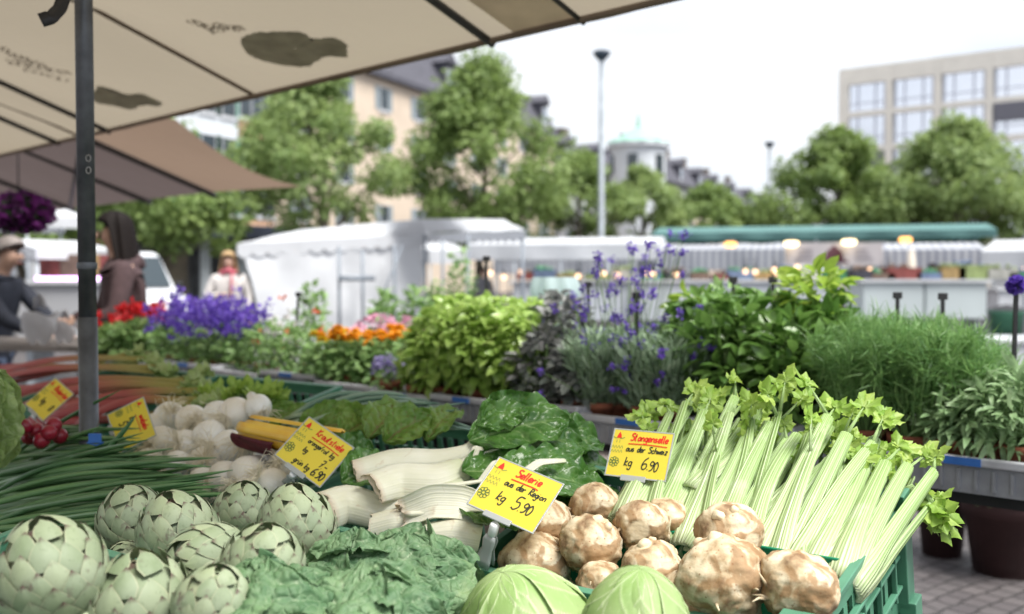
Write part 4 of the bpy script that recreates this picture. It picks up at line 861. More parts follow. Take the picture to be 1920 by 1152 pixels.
# ---------------------------------------------------------------- potted plants
def potmesh(g, r, h): g.lathe([(0, 0), (r * .72, 0), (r * .93, h * .78), (r * 1.02, h * .78), (r * 1.04, h), (r * .94, h), (r * .90, h * .86), (0, h * .84)], 26)
def pot(parent, r=.062, h=.10, mat='terracotta'):
    g = G(); potmesh(g, r, h); o = g.build('pot', M[mat], parent); g = G(); g.lathe([(r * .91, h * .85), (r * .5, h * .88), (0, h * .87)], 16); g.build('soil', M['soil'], parent); return o
LM_ = dict(
 basil=leafmat('basil_leaf', (.28, .46, .09), (.50, .66, .20), trans=.35, sc=60, bump=.2, bsc=200, rough=.3, spec=.6),
 sage=leafmat('dark_sage_leaf', (.12, .16, .12), (.32, .31, .32), trans=.15, sc=40, bump=.2),
 lav=leafmat('lavender_leaf', (.25, .38, .22), (.48, .60, .44), trans=.2, sc=30, bump=0),
 bay=leafmat('bay_leaf', (.065, .16, .03), (.20, .36, .085), trans=.25, sc=40, bump=.1, rough=.3, spec=.6),
 laurel=leafmat('yellow_green_leaf', (.20, .36, .04), (.42, .55, .10), trans=.35, sc=40, bump=.1, rough=.35),
 dill=leafmat('dill_leaf', (.10, .24, .07), (.26, .43, .14), trans=.3, sc=20, bump=0),
 mix=leafmat('mid_green_leaf', (.14, .29, .09), (.37, .53, .21), trans=.25, sc=40, bump=.1),
 gsage=leafmat('grey_green_leaf', (.20, .34, .15), (.40, .54, .30), trans=.25, sc=40, bump=.2),
 stem=simple('green_stem', (.13, .22, .07), .6, .2, 20),
 red=leafmat('scarlet_petal', (.55, .012, .015), (.78, .03, .04), trans=.25, sc=30, bump=0),
 violet=leafmat('violet_petal', (.10, .05, .38), (.23, .13, .62), trans=.3, sc=30, bump=0),
 orange=leafmat('orange_petal', (.90, .33, .015), (.95, .48, .03), trans=.25, sc=30, bump=0),
 yellow=leafmat('yellow_petal', (.85, .55, .03), (.9, .65, .05), trans=.25, sc=30, bump=0),
 white=leafmat('white_petal', (.65, .62, .62), (.8, .78, .78), trans=.3, sc=30, bump=0),
 pink=leafmat('pink_petal', (.70, .30, .45), (.85, .5, .6), trans=.3, sc=30, bump=0),
 lilac=leafmat('lilac_petal', (.26, .22, .48), (.45, .40, .66), trans=.3, sc=30, bump=0),
 coral=leafmat('coral_petal', (.75, .12, .06), (.85, .25, .12), trans=.3, sc=30, bump=0))
def foliage(t, n, r, z0, z1, tm, ls, mat, name='foliage', droop=.2, dome=1., fill=.5, sx=1., stems=10, top=1.0, cx=0., cy=0.):
    u = rng.random(n) ** .8; ang = rng.random(n) * 6.283; prof = np.sqrt(np.clip(1 - (np.clip((u - .45) / .55, 0, 1)) ** 2 * dome, .0, 1)) * (.72 + .28 * np.clip(u / .4, 0, 1)) 
    nb_ = 7; bump_ = 1 + .16 * np.sin(ang * 3 + u * 9) + .12 * np.sin(ang * 5 - u * 7 + 2)
    rr = r * prof * bump_ * (1 - fill * rng.random(n) ** 1.5); pos = np.stack([rr * np.cos(ang) + cx, rr * np.sin(ang) + cy, z0 + (z1 - z0) * u * (.93 + .1 * np.sin(ang * 4))], -1)
    d = np.stack([np.cos(ang), np.sin(ang), np.full(n, .5 - droop) + (u - .5) * top], -1) + rng.normal(0, .45, (n, 3)); X, Y_, Z = frames(d, np.stack([np.cos(ang) * .5, np.sin(ang) * .5, np.ones(n)], -1), .35)
    g = G(); g.inst(TL[tm], pos, X, Y_, Z, ls * (.6 + .7 * rng.random(n)), rnd=np.clip(rng.random(n) * .65 + .35 * u, 0, 1), sx=sx)
    f = g.build(name, LM_[mat], t)
    if stems:
        g = G()
        for k in range(stems):
            a = rng.random() * 6.283; q = r * .75 * rng.random() ** .5; e = np.array([q * math.cos(a) + cx, q * math.sin(a) + cy, z0 + (z1 - z0) * (.6 + .35 * rng.random())]); b = np.array([q * .25 * math.cos(a) + cx, q * .25 * math.sin(a) + cy, .08]); g.tube([b, (b + e) / 2 + rng.normal(0, .008, 3), e], [.0028, .0024, .0015], 5)
        g.build('stem', LM_['stem'], t)
    return f
def clumpflower(t, n, r, z, mat, fs=.012, per=14, name='flower', spread=.02, zr=.03):
    g = G(); pos = []
    for k in range(n):
        a = rng.random() * 6.283; q = r * rng.random() ** .5; c = np.array([q * math.cos(a), q * math.sin(a), z + rng.normal(0, zr)]); pos.append(c + nrm(rng.normal(0, 1, (per, 3))) * spread * rng.random((per, 1)) ** .4)
    if n <= 12:
        for q in pos: g = G(); d = rng.normal(0, 1, q.shape) + [0, -.3, .6]; X, Y_, Z = frames(d, None, 1.); g.inst(TL['round'], q, X, Y_, Z, fs * (.7 + .6 * rng.random(len(q)))); g.build(name, LM_[mat], t)
        return
    pos = np.concatenate(pos); d = rng.normal(0, 1, pos.shape) + [0, -.3, .6]; X, Y_, Z = frames(d, None, 1.); g.inst(TL['round'], pos, X, Y_, Z, fs * (.7 + .6 * rng.random(len(pos)))); return g.build(name, LM_[mat], t)
def pp_(name, label, cat, px, o, dz=0., group='potted plants on the grey trays', ps=.062, pm='terracotta', potted=True):
    c = rowpt(px, o); t = thing(name, label, cat, (c[0], c[1], TZ - .08 + dz), rng.random() * 6.28, group)
    if potted: pot(t, ps, .105, pm)
    return t, c
def ztop(c, py): return zat(py, c[1]) - (TZ - .08)
# geraniums (two rows)
for px, o, top, lab in ((212, .12, 590, 'red geranium pot beside the steel pole'), (258, .16, 575, 'fullest red geranium with the tallest scarlet blooms'), (300, .36, 574, 'red geranium just before the blue bellflowers'), (228, .42, 582, 'red geranium in the rear row beside the woman in maroon')):
    t, c = pp_('potted_geranium', lab, 'flower pot', px, o); H = ztop(c, top); foliage(t, 420, .14, .07, H * .72, 'round', .048, 'mix'); clumpflower(t, 7 if px != 258 else 11, .12, H * .92, 'red', .024, 26, spread=.032, zr=.025)
# blue bellflowers
for px, o, top, lab in ((325, .14, 560, 'blue bellflower pot touching the red geraniums'), (372, .14, 572, 'blue bellflower pot over the first blue tray label'), (412, .16, 560, 'densest violet bellflower pot in the row'), (450, .2, 572, 'blue bellflower pot beside the small white flowers'), (350, .42, 548, 'blue bellflower behind, before the white van'), (435, .44, 552, 'blue bellflower behind, before the blond woman')):
    t, c = pp_('potted_bellflower', lab, 'flower pot', px, o); H = ztop(c, top); foliage(t, 320, .12, .06, H * .62, 'leaf', .045, 'mix'); clumpflower(t, 42, .15, H * .76, 'violet', .021, 10, spread=.028, zr=.05)
for px, o, top, lab, fm, fn in ((500, .2, 600, 'small white flowering plant with a few coral blooms', 'coral', 4), (540, .12, 610, 'white flowering plant beside the black stake', 'white', 12), (578, .3, 600, 'leafy plant with coral flowers just before the marigolds', 'coral', 5), (520, .48, 590, 'pale flowering plant behind the small white flowers', 'white', 10)):
    t, c = pp_('potted_flower', lab, 'flower pot', px, o); H = ztop(c, top); foliage(t, 380, .12, .06, H * .9, 'leaf', .038, 'mix'); clumpflower(t, fn, .11, H * .8, fm, .018, 9, spread=.018, zr=.05); clumpflower(t, 8, .11, H * .6, 'white', .014, 7, spread=.014, zr=.05, name='white_flower')
# marigolds
def marigold(t, n, r, z, mat):
    g = G()
    for k in range(n):
        a = rng.random() * 6.283; q = r * rng.random() ** .5; c = np.array([q * math.cos(a), q * math.sin(a), z + rng.normal(0, .014)]); m_ = 40; th_ = np.arange(m_) * 2.4; el = np.linspace(.1, 1.3, m_); d = np.stack([np.cos(th_) * np.cos(el), np.sin(th_) * np.cos(el), np.sin(el)], -1); X, Y_, Z = frames(d, None, .3); g = G(); g.inst(TL['oval'], np.tile(c, (m_, 1)), X, Y_, Z, .03); g.build('flower', LM_[mat], t)
for px, o, top, lab, fm in ((622, .10, 628, 'orange marigold pot nearest the white flowers, with one yellow bloom', 'yellow'), (668, .14, 622, 'orange marigold pot in the middle of the marigold tray', 'orange'), (715, .2, 626, 'orange marigold pot above the lilac flowers', 'orange'), (650, .36, 618, 'orange marigold pot in the rear of the marigold tray', 'orange'), (740, .42, 616, 'orange marigold pot next to the basil', 'orange')):
    t, c = pp_('potted_marigold', lab, 'flower pot', px, o); H = ztop(c, top); foliage(t, 420, .12, .06, H * .86, 'leaf', .045, 'mix'); marigold(t, 9, .10, H * .93, fm)
    if fm == 'yellow': marigold(t, 2, .08, H * .95, 'orange')
t, c = pp_('potted_lilac_flower', 'small lilac flower pot under the marigolds beside the basil', 'flower pot', 735, .06, ps=.05); foliage(t, 160, .09, .05, .15, 'leaf', .03, 'mix'); clumpflower(t, 46, .085, .16, 'lilac', .014, 8, spread=.014, zr=.025)
for px, o, lab in ((700, .75, 'pale pink flower pot behind the marigolds'), (760, .8, 'pale pink flower pot behind the first basil')):
    t, c = pp_('potted_pink_flower', lab, 'flower pot', px, o); H = ztop(c, 606); foliage(t, 200, .13, .06, H * .8, 'leaf', .04, 'mix'); clumpflower(t, 16, .12, H * .9, 'pink', .03, 9, spread=.028)
# basil
for px, o, top, r, lab in ((790, .07, 640, .085, 'small basil pot next to the lilac flowers'), (838, .10, 580, .135, 'large bright basil with its pot showing over the tray'), (900, .12, 572, .13, 'bright basil pot between two larger basils'), (862, .36, 556, .15, 'tallest basil bush in the rear of the basil tray'), (930, .30, 560, .13, 'basil bush with loose yellow green top shoots'), (972, .16, 590, .11, 'basil pot beside the dark sage'), (985, .46, 566, .12, 'basil bush behind, against the plastic wrapped plant')):
    t, c = pp_('potted_basil', lab, 'herb pot', px, o, group='basil pots'); H = ztop(c, top); foliage(t, 620 if r > .1 else 260, r, .10, H * .97, 'oval', .060 if r > .1 else .045, 'basil', droop=.35, fill=.55)
# dark sage
for px, o, top, lab in ((1020, .12, 620, 'dark purple sage in front of the basil'), (1058, .22, 560, 'tall dark purple basil beside the lavender'), (1085, .1, 660, 'low dark sage at the foot of the lavender'), (1040, .45, 555, 'dark sage behind, beneath the plastic wrapped plant')):
    t, c = pp_('potted_dark_sage', lab, 'herb pot', px, o); H = ztop(c, top); foliage(t, 430, .105, .08, H, 'leaf', .052, 'sage', droop=.3)
# lavender
def lavender(t, H, r, nst, hb=.5):
    n = 1150; a = rng.random(n) * 6.283; q = r * rng.random(n) ** .5; u = rng.random(n); pos = np.stack([q * np.cos(a) * (.5 + .5 * u), q * np.sin(a) * (.5 + .5 * u), .08 + H * hb * u * (1 - .25 * (q / r))], -1); d = np.stack([np.cos(a) * .45, np.sin(a) * .45, np.full(n, 1.)], -1) + rng.normal(0, .28, (n, 3)); X, Y_, Z = frames(d, None, .6); g = G(); g.inst(TL['lance'], pos, X, Y_, Z, .062 * (.7 + .6 * rng.random(n)), sx=.6); g.build('foliage', LM_['lav'], t)
    g = G(); f = G()
    for k in range(nst):
        a = rng.random() * 6.283; q = r * rng.random() ** .5; h = H * (.42 + .58 * rng.random()); b = np.array([q * .4 * math.cos(a), q * .4 * math.sin(a), .1]); e = np.array([q * 1.9 * math.cos(a) + rng.normal(0, .03), q * 1.7 * math.sin(a), h]); g.tube([b, (b + e) / 2 + rng.normal(0, .008, 3), e], .0014, 4, cap=False)
        m_ = 18; u = rng.random(m_); p = e + np.array([0, 0, -.02]) + (e - b)[None] * 0 + np.stack([rng.normal(0, .006, m_), rng.normal(0, .006, m_), u * .028], -1); d = rng.normal(0, 1, (m_, 3)); X, Y_, Z = frames(d, None, 1.); f = G(); f.inst(TL['round'], p, X, Y_, Z, .011)
        if rng.random() < .3: p2 = p - np.array([0, 0, .075]); f.inst(TL['round'], p2[:12], X[:12], Y_[:12], Z[:12], .011)
        f.build('flower_spike', LM_['violet'], t)
    g.build('stem', LM_['stem'], t)
for px, o, top, nst, lab in ((1125, .10, 520, 16, 'lavender with purple spikes next to the dark sage'), (1165, .16, 455, 18, 'lavender with the most spikes before the black stake'), (1215, .12, 470, 16, 'lavender with tall spikes just past the black stake'), (1262, .14, 560, 12, 'low lavender in the corner of its tray beside the bay'), (1190, .38, 430, 18, 'tallest lavender reaching above the white canopy'), (1105, .4, 480, 14, 'lavender behind, spikes against the far white canopy')):
    t, c = pp_('potted_lavender', lab, 'herb pot', px, o, group='lavender pots'); H = ztop(c, top); lavender(t, H, .125, nst, .26 / H if top < 540 else .55)
# bay and laurel shrubs
for px, o, top, r, mt, ls, lab in ((1325, .28, 555, .13, 'bay', .075, 'dark bay shrub next to the lavender'), (1385, .18, 572, .15, 'bay', .075, 'dark bay shrub under the first black stake'), (1440, .32, 560, .15, 'bay', .08, 'broad dark bay shrub under the second black stake'), (1490, .16, 600, .13, 'bay', .07, 'low dark bay shrub in front of the yellow tipped laurel'), (1360, .55, 545, .14, 'mix', .07, 'mid green shrub behind the dark bay shrubs'), (1545, .3, 590, .12, 'bay', .07, 'dark shrub between the laurel and the dill')):
    t, c = pp_('potted_bay', lab, 'shrub', px, o, pm='blackplastic', ps=.07, group='bay shrubs'); H = ztop(c, top); foliage(t, 520, r, .05, H, 'leaf', ls, mt, droop=.1, fill=.7, stems=14, sx=.8)
t, c = pp_('potted_laurel', 'tall laurel with bright yellow green top shoots', 'shrub', 1528, .34, pm='blackplastic', ps=.07, group='bay shrubs'); H = ztop(c, 508); foliage(t, 420, .13, .1, H * .8, 'leaf', .085, 'bay', fill=.7, stems=14); foliage(t, 150, .10, H * .74, H, 'leaf', .06, 'laurel', name='young_shoots', stems=0)
t, c = pp_('potted_laurel', 'slim laurel with lime green tip rising over the dark bay', 'shrub', 1295, .5, pm='blackplastic', ps=.06, group='bay shrubs'); H = ztop(c, 548); foliage(t, 300, .11, .1, H * .85, 'leaf', .07, 'mix', fill=.7, stems=10); foliage(t, 80, .07, H * .8, H, 'leaf', .05, 'laurel', name='young_shoots', stems=0)
# dill
def dill(t, H, r, n=1500, ns=46):
    g = G()
    tips = []
    for k in range(ns):
        a = rng.random() * 6.283; q = r * (.2 + .8 * rng.random() ** .5); h = H * (.72 + .28 * rng.random()) * (1 - .08 * (q / r) ** 2); b = np.array([q * .22 * math.cos(a), q * .22 * math.sin(a), .09]); m_ = np.array([q * .62 * math.cos(a), q * .62 * math.sin(a), h * .48]); e = np.array([q * math.cos(a), q * math.sin(a), h]); g.tube([b, m_, e], [.0022, .0018, .001], 5, cap=False); tips += [(m_, e)] 
    g.build('stem', LM_['dillstem'], t); nn = n; ti = rng.integers(0, ns, nn); u = rng.random(nn)[:, None]; Mx = np.array([x[0] for x in tips])[ti]; Ex = np.array([x[1] for x in tips])[ti]; cl_ = rng.random(nn) < .5; u = np.where(cl_[:, None], .75 + .25 * u, u); pos = Mx * (1 - u) + Ex * u + rng.normal(0, .010, (nn, 3)); d = rng.normal(0, .75, (nn, 3)) + [0, 0, .6]; X, Y_, Z = frames(d, None, 1.); g = G(); g.inst(TL['strip'], pos, X, Y_, Z, .055 * (.6 + .8 * rng.random(nn)), sx=1.6, rnd=rng.random(nn)); g.build('foliage', LM_['dill'], t)
LM_['dillstem'] = simple('dill_stem', (.17, .30, .10), .5, .2, 20)
for px, o, top, r, lab in ((1622, .12, 600, .14, 'feathery dill pot nearest the dark shrubs'), (1665, .3, 582, .15, 'tallest feathery dill pot'), (1712, .10, 612, .13, 'feathery dill with pot showing above the celery'), (1768, .16, 608, .14, 'feathery dill pot beside the sage'), (1740, .42, 598, .15, 'feathery dill behind, towards the green table'), (1600, .48, 590, .14, 'feathery dill behind, beside the last dark shrub'), (1815, .36, 640, .12, 'low lighter dill beyond the sage')):
    t, c = pp_('potted_dill', lab, 'herb pot', px, o, group='dill pots'); H = ztop(c, top); dill(t, H, r * 1.05, 3600, 62)
# sage in front right
for px, o, top, r, lab in ((1800, .11, 740, .10, 'grey leaved sage drooping over the tray rim beside the dill'), (1858, .13, 705, .13, 'grey leaved sage above the blue tray label'), (1915, .12, 700, .13, 'grey leaved sage cut off beside the blue tray label'), (1880, .36, 684, .13, 'sage behind, below the purple flower stake'), (1935, .4, 690, .14, 'sage behind at the end of the plant table')):
    t, c = pp_('potted_sage', lab, 'herb pot', px, o, group='grey leaved sage pots'); H = ztop(c, top); foliage(t, 460, r * .9, .10, H, 'lance', .058, 'gsage', droop=.25, sx=1.0, fill=.6)
# small climbing plants behind by the tent
for px, Yp, base, top, lab in ((585, 6.6, 640, 540, 'loose green plant in front of the tent wall'), (722, 6.4, 640, 548, 'thin green plant before the cross braced tent posts'), (778, 6.2, 640, 545, 'bushy green plant before the tent corner post'), (862, 7.5, 640, 470, 'tall slim green climber beside the tent corner'), (820, 7.4, 640, 530, 'low green plant between the tent corner and the climber')):
    c = onray(px, Yp); z0 = .75; t = thing('potted_shrub', lab, 'plant', (c[0], c[1], z0 - .05), 0, 'green plants behind the marigolds'); H = zat(top, Yp) - z0 + .05; pot(t, .07, .11, 'blackplastic'); foliage(t, 300, .11, .1, H, 'leaf', .06, 'mix', fill=.8)
c = onray(720, 6.6); t = thing('plant_bench', 'long wooden bench for the plants before the tent', 'bench', (c[0], c[1], 0), R_(-6)); g = G(); g.box((.05, 0, .69), (3.0, 1.0, .03)); g.build('bench_top', M['wood'], t, smooth=False)
for x in (-1.35, 1.4):
    for y in (-.4, .4): q = G(); q.box((x, y, .337), (.05, .05, .673)); q.build('leg', M['wood'], t, smooth=False)
# stakes with card holders
def stake(label, px, o, pbot, ptop, lean=0., card=None, w=.012):
    c = rowpt(px, o); z0 = zat(pbot, c[1]); z1 = zat(ptop, c[1]); t = thing('plant_stake', label, 'stake', (c[0], c[1], 0), 0, 'black plant label stakes'); g = G(); g.bar((0, 0, min(z0, TZ - .04)), (lean, 0, z1), w, w * .6, up=(0, 1, 0)); g.build('stake', M['blackplastic'], t, smooth=False, bevel=.001)
    g = G(); g.box((lean, 0, z1 + .01), (.03, .008, .022)); g.build('holder', M['blackplastic'], t, smooth=False, bevel=.002)
    if card: g = G(); n = 12; a = rng.random(60) * 6.28; d = np.stack([np.cos(a), np.sin(a) * .4, np.sin(a * 1.7) + .2], -1) + rng.normal(0, .3, (60, 3)); X, Y_, Z = frames(d, None, .6); g.inst(TL['round'], np.tile([lean, 0, z1 + .015], (60, 1)), X, Y_, Z, .032); g.build('flower', LM_[card], t)
stake('black plant stake leaning before the tent wall', 548, .3, 660, 556, .03); stake('thin black stake standing in the basil', 912, .3, 620, 490, 0); stake('black stake standing in the lavender', 1196, .1, 680, 560, -.004); stake('black stake over the first bay shrub', 1380, .5, 600, 530, -.01); stake('black stake over the broad bay shrub', 1447, .5, 600, 530, .004); stake('dark stake beyond the laurel', 1683, .6, 600, 560, 0); stake('dark stake beyond the dill', 1768, .6, 610, 562, 0); stake('black stake topped with a purple blossom at the end of the table', 1900, .3, 680, 545, .008, 'violet2' if 0 else 'violet'); stake('thin stake leaning in the lavender before the white counter', 1112, .5, 600, 538, -.02)
# large pots on the ground beyond the table
for px, Y, w, lab in ((1772, 5.0, .13, 'small dark pot with grassy plant on the paving under the table'), (1893, 4.7, .20, 'large dark brown pot with grassy plant on the paving under the table')):
    c = onray(px, Y); t = thing('large_pot', lab, 'plant pot', (c[0], c[1], 0), 0, 'pots on the ground'); g = G(); potmesh(g, w, .36); g.build('pot', simple('dark_brown_pot_%s' % ('a' if w < .15 else 'b'), (.055, .025, .025), .7, .2), t); g = G(); n = 500; a = rng.random(n) * 6.28; q = w * .8 * rng.random(n) ** .5; pos = np.stack([q * np.cos(a), q * np.sin(a), np.full(n, .32)], -1); d = np.stack([np.cos(a) * .7, np.sin(a) * .7, np.ones(n)], -1) + rng.normal(0, .25, (n, 3)); X, Y_, Z = frames(d, None, .4); g.inst(TL['strip'], pos, X, Y_, Z, .24, sx=1.8); g.build('foliage', M['darkleaf'], t)
c = onray(1835, 6.4); t = thing('pale_ground_box', 'white box added for the bright pale ground behind the large pots', 'box', (c[0], c[1], 0), R_(-20)); g = G()  # added white box, stands in for bright pale ground beyond the pots
for (x, y, lx, ly) in ((0, -.24, 1.1, .03), (0, .24, 1.1, .03), (-.535, 0, .03, .45), (.535, 0, .03, .45)): g.box((x, y, .25), (lx, ly, .5))
g.box((0, 0, .02), (1.04, .45, .03)); g.build('body', M['whitepaint'], t, smooth=False, bevel=.006); g = G(); g.box((0, 0, .52), (1.14, .54, .04)); g.build('lid', M['whitepaint'], t, smooth=False, bevel=.006)
# ================================================================ VEGETABLE STALL
import bmesh
SX = np.array([.809, -.588, 0]); TAU = R_(12.5); SYf = np.array([.588, .809, 0]); SY = SYf * math.cos(TAU) + np.array([0, 0, math.sin(TAU)]); SN = np.cross(SX, SY)
FC = np.array([.414, 1.379, .890])      # front right rim corner of the celeriac crate
def Yt(px, t): r = (px - 960) / FPX; return t / (.588 * r + .809)
def pt(px, py, t): return at(px, py, Yt(px, t))
CEUL = (TAU, 0, R_(-36)); CH = .19
def green_crate(label, col, row, lift, w=.615, d=.465, h=CH, inner=None, basez=.006):
    o = FC - SX * (.62 * (col + 1)) + SY * (.47 * row) + np.array([0, 0, lift]) - SN * (h + .004)
    return slat_crate('vegetable_crate', label, 'crate', o, 0, w, d, h, M['greenplastic'], 'green vegetable crates', tilt=CEUL, slats=15, rimw=.016, basez=basez), o
green_crate('green slatted crate holding the celeriac and celery', 0, 0, 0)
cr2, _ = green_crate('lower green crate stacked under the celery crate', 0, 0, 0); cr2.location = [a - b * (CH + .012) for a, b in zip(cr2.location, SN)]; cr2.location = [a + b for a, b in zip(cr2.location, SX * .012)]
green_crate('green crate filled with white stemmed chard', 1, 0, -.055)
green_crate('green crate under the heap of white onions', 2, 0, -.03)
green_crate('green crate under the red rhubarb stalks', 3, 1, -.05)
green_crate('green crate under the rhubarb at the very end of the stall', 4, 1, -.05)
green_crate('green crate under the blue green spring onion leaves', 2, 1, -.14)
green_crate('green crate under the pointed and savoy cabbages', 0, -1, -.02)
green_crate('green crate beneath the rear artichokes', 1, -1, .02, basez=.15)
green_crate('green crate beneath the front artichokes', 1, -2, .17, basez=.13)
green_crate('green crate under the long dark green chives', 2, -1, .0)
green_crate('green crate of lettuce at the end of the stall', 3, 0, -.12)
# extra detail on the visible right hand side of the celery crate: raised corner posts
for k, c_ in enumerate([o for o in bpy.data.objects if o.name.startswith('vegetable_crate')][:2]):
    g = G()
    for y in (.0, .465):
        g.box((.622, y, CH * .5 + .02), (.03, .042, CH + .035)); g.box((.604, y, CH + .03), (.05, .042, .014))
    for y in np.linspace(.06, .41, 5): g.box((.6235, y, CH * .52), (.010, .006, CH * .62))
    for zz_ in (.30, .72): g.box((.6235, .232, CH * zz_), (.012, .42, .007))
    g.build('corner_post', M['greenplastic'], c_, smooth=False, bevel=.002)
# divider insert
g = G(); n = 24; x = np.linspace(.006, .60, n); prof = []
o = FC - SX * .62 - SN * (CH + .004)
W_ = thing('crate_divider', 'smooth deep green plastic divider between celeriac and celery', 'divider', o); W_.rotation_euler = CEUL
g.box((.33, .232, CH * .5 + .005), (.53, .006, CH + .02)); g.build('panel', M['greeninsert'], W_, smooth=False, bevel=.0028)
# stall table
tb_ = thing('display_stand', 'sloping wooden stall table under the vegetable crates', 'table', FC - SX * 3.25 - SY * .98 - SN * (CH * 2 + .05)); tb_.rotation_euler = CEUL
g = G(); 
for k in range(9): g.box((1.62 if k < 6 else 1.28, .11 + k * .222, -.015), (3.26 if k < 6 else 2.58, .215, .03))
g.build('tabletop', M['wood'], tb_, smooth=False)
inv = Matrix(np.stack([SX, SY, SN]).tolist())
for x, y in ((.1, .15), (1.6, .15), (3.12, .15), (.1, 1.85), (1.6, 1.85), (3.12, 1.25)):
    if 1:
        top = np.array([x, y, -.03]); wtop = np.array(tb_.location) + SX * x + SY * y - SN * .03; dz = wtop[2]; down_ = np.array(inv @ Vector((0, 0, -dz))); g = G(); g.bar(top, top + down_, .05, .05, up=(1, 0, 0)); g.build('leg', M['wood'], tb_, smooth=False)
# ---------------------------------------------------------------- noise helpers
def fbm(P_, s, oct_=3, off=0.):
    out = np.empty(len(P_))
    for i, p in enumerate(P_): out[i] = mnoise.fractal(Vector((p[0] * s + off, p[1] * s + off * .7, p[2] * s - off)), 1., 2., oct_)
    return out
_ico = {}
def ico(sub):
    if sub not in _ico:
        bm = bmesh.new(); bmesh.ops.create_icosphere(bm, subdivisions=sub, radius=1); _ico[sub] = (np.array([v.co[:] for v in bm.verts]), np.array([[v.index for v in f.verts] for f in bm.faces])); bm.free()
    return _ico[sub]
def basis(axis, roll=0.):
    z = nrm(axis); x = nrm(np.cross([0.3, .2, 1.] if abs(z[2]) < .9 else [1., 0, 0], z)); y = np.cross(z, x); c, s = math.cos(roll), math.sin(roll); return np.stack([c * x + s * y, -s * x + c * y, z], 1)
# ---------------------------------------------------------------- celeriac
def celeriac_mat():
    m = NM('celeriac_skin'); a = m.noise(26, 5, dist=.3); b = m.noise(70, 4); 
    c = m.ramp(a, [(.32, (.22, .135, .075)), (.42, (.44, .33, .20)), (.52, (.62, .52, .36)), (.70, (.73, .66, .50))])
    blo = m.noise(17, 5, dist=.9); c = m.mix(m.ramp(blo, [(.47, 0.), (.55, .85)]), c, m.mix(m.noise(50, 3), (.19, .10, .045), (.40, .25, .12)))
    vo = m.n('ShaderNodeTexVoronoi'); vo.inputs['Scale'].default_value = 95; m.l(m.coord(), vo.inputs['Vector']); c = m.mix(m.ramp(vo.outputs['Distance'], [(.09, .75), (.20, 0.)]), c, (.26, .13, .06))
    wv = m.n('ShaderNodeTexWave'); wv.bands_direction = 'Z'; wv.inputs['Scale'].default_value = 34; wv.inputs['Distortion'].default_value = 6; wv.inputs['Detail'].default_value = 4; m.l(m.coord(), wv.inputs['Vector'])
    c = m.mix(m.ramp(wv.outputs[0], [(.86, 0.), (.98, .12)]), c, (.30, .18, .09))
    c = m.mix(m.attr('t'), c, m.mix(m.noise(60, 3), (.62, .47, .28), (.80, .72, .54)))
    return m.bsdf(c, rough=.72, spec=.25, bump=m.math('ADD', m.math('MULTIPLY', b, .7), m.math('MULTIPLY', wv.outputs[0], .04)), bstr=.9, bdist=.003)
M['celeriac'] = celeriac_mat(); M['scar'] = simple('cut_root_flesh', (.70, .58, .40), .7, .15, 90, bump=.3)
def celeriac(label, px, py, dia, t, axis=(0, 0, 1), seed=0, scar=None, knob=True, sq=.9, dz=0.):
    Yc = Yt(px, t); p = at(px, py, Yc) + [0, 0, dz]; r = dia / FPX * Yc / 2; th = thing('celeriac', label, 'celeriac', p, 0, 'celeriac bulbs in the green crate')
    V, T_ = ico(5); V = V.copy(); B = basis(np.array(axis, float), seed)
    n1 = fbm(V, 1.3, 2, seed * 3.1 + 5); n2 = fbm(V, 4.5, 3, seed * 1.7); n3 = fbm(V, 13, 2, seed)
    rr = 1 + .10 * n1 + .04 * n2 + .018 * n3 - .035 * np.clip(1 - np.abs(n2) * 6, 0, 1) * np.clip(np.abs(V[:, 2]) , .2, 1)
    low = np.clip(-V[:, 2] - .35, 0, 1); rr += low * .22 * fbm(V, 6, 3, seed + 9)       # rooty underside
    top = np.clip(V[:, 2] - .82, 0, 1) / .18; rr += -.0 * top
    t_ = np.zeros(len(V)); Q = V * rr[:, None]
    rngc = np.random.default_rng(seed)
    if scar is not None:
        for sc_, rad in scar:
            sdir = nrm(np.array(sc_, float)); loc_ = B.T @ sdir; dd = V @ loc_; m_ = dd > math.cos(rad); h = (Q @ loc_)[m_].min() if m_.any() else 1; h = math.cos(rad) * .99; Q[m_] -= loc_ * ((Q @ loc_)[m_] - h)[:, None] * .92; t_ = np.maximum(t_, np.clip((dd - math.cos(rad * .93)) / .02, 0, 1))
    Q[:, 2] *= sq; g = G(); g.add((Q * r) @ B.T, T=T_, t=t_, rnd=rngc.random()); g.build('bulb', M['celeriac'], th)
    if knob:
        for k in range(2 + int(seed) % 2):
            a = rngc.random() * 6.28; q = .12 + .2 * k; g = G(); b = B @ np.array([q * math.cos(a), q * math.sin(a), .84 * sq]) * r; d = B @ nrm(np.array([math.cos(a) * .6, math.sin(a) * .6, 1.])); L_ = r * (.24 - .06 * k); 
            path = [b - d * r * .15, b + d * L_ * .4, b + d * L_ * .85, b + d * L_]; g.tube(path, np.array([.26, .20, .16, .08]) * r * (1.0 - .28 * k), 16); 
            v = g.V[-1]; g.V[-1] = v + (fbm(v, 60, 2, seed)[:, None] * .003); g.build('stem_stub', M['celeriac'] if k else M['scar'], th)
    for k in range(7):
        a = rngc.random() * 6.28; d = nrm(B @ np.array([math.cos(a), math.sin(a), -.7 + .5 * rngc.random()])); g = G(); b = d * r * .93; e = b + d * .014 + rngc.normal(0, .012, 3); g.tube([b, (b + e) / 2 + rngc.normal(0, .002, 3), e], [.0032, .0022, .0008], 6); g.build('rootlet', M['celeriac'], th)
    return th
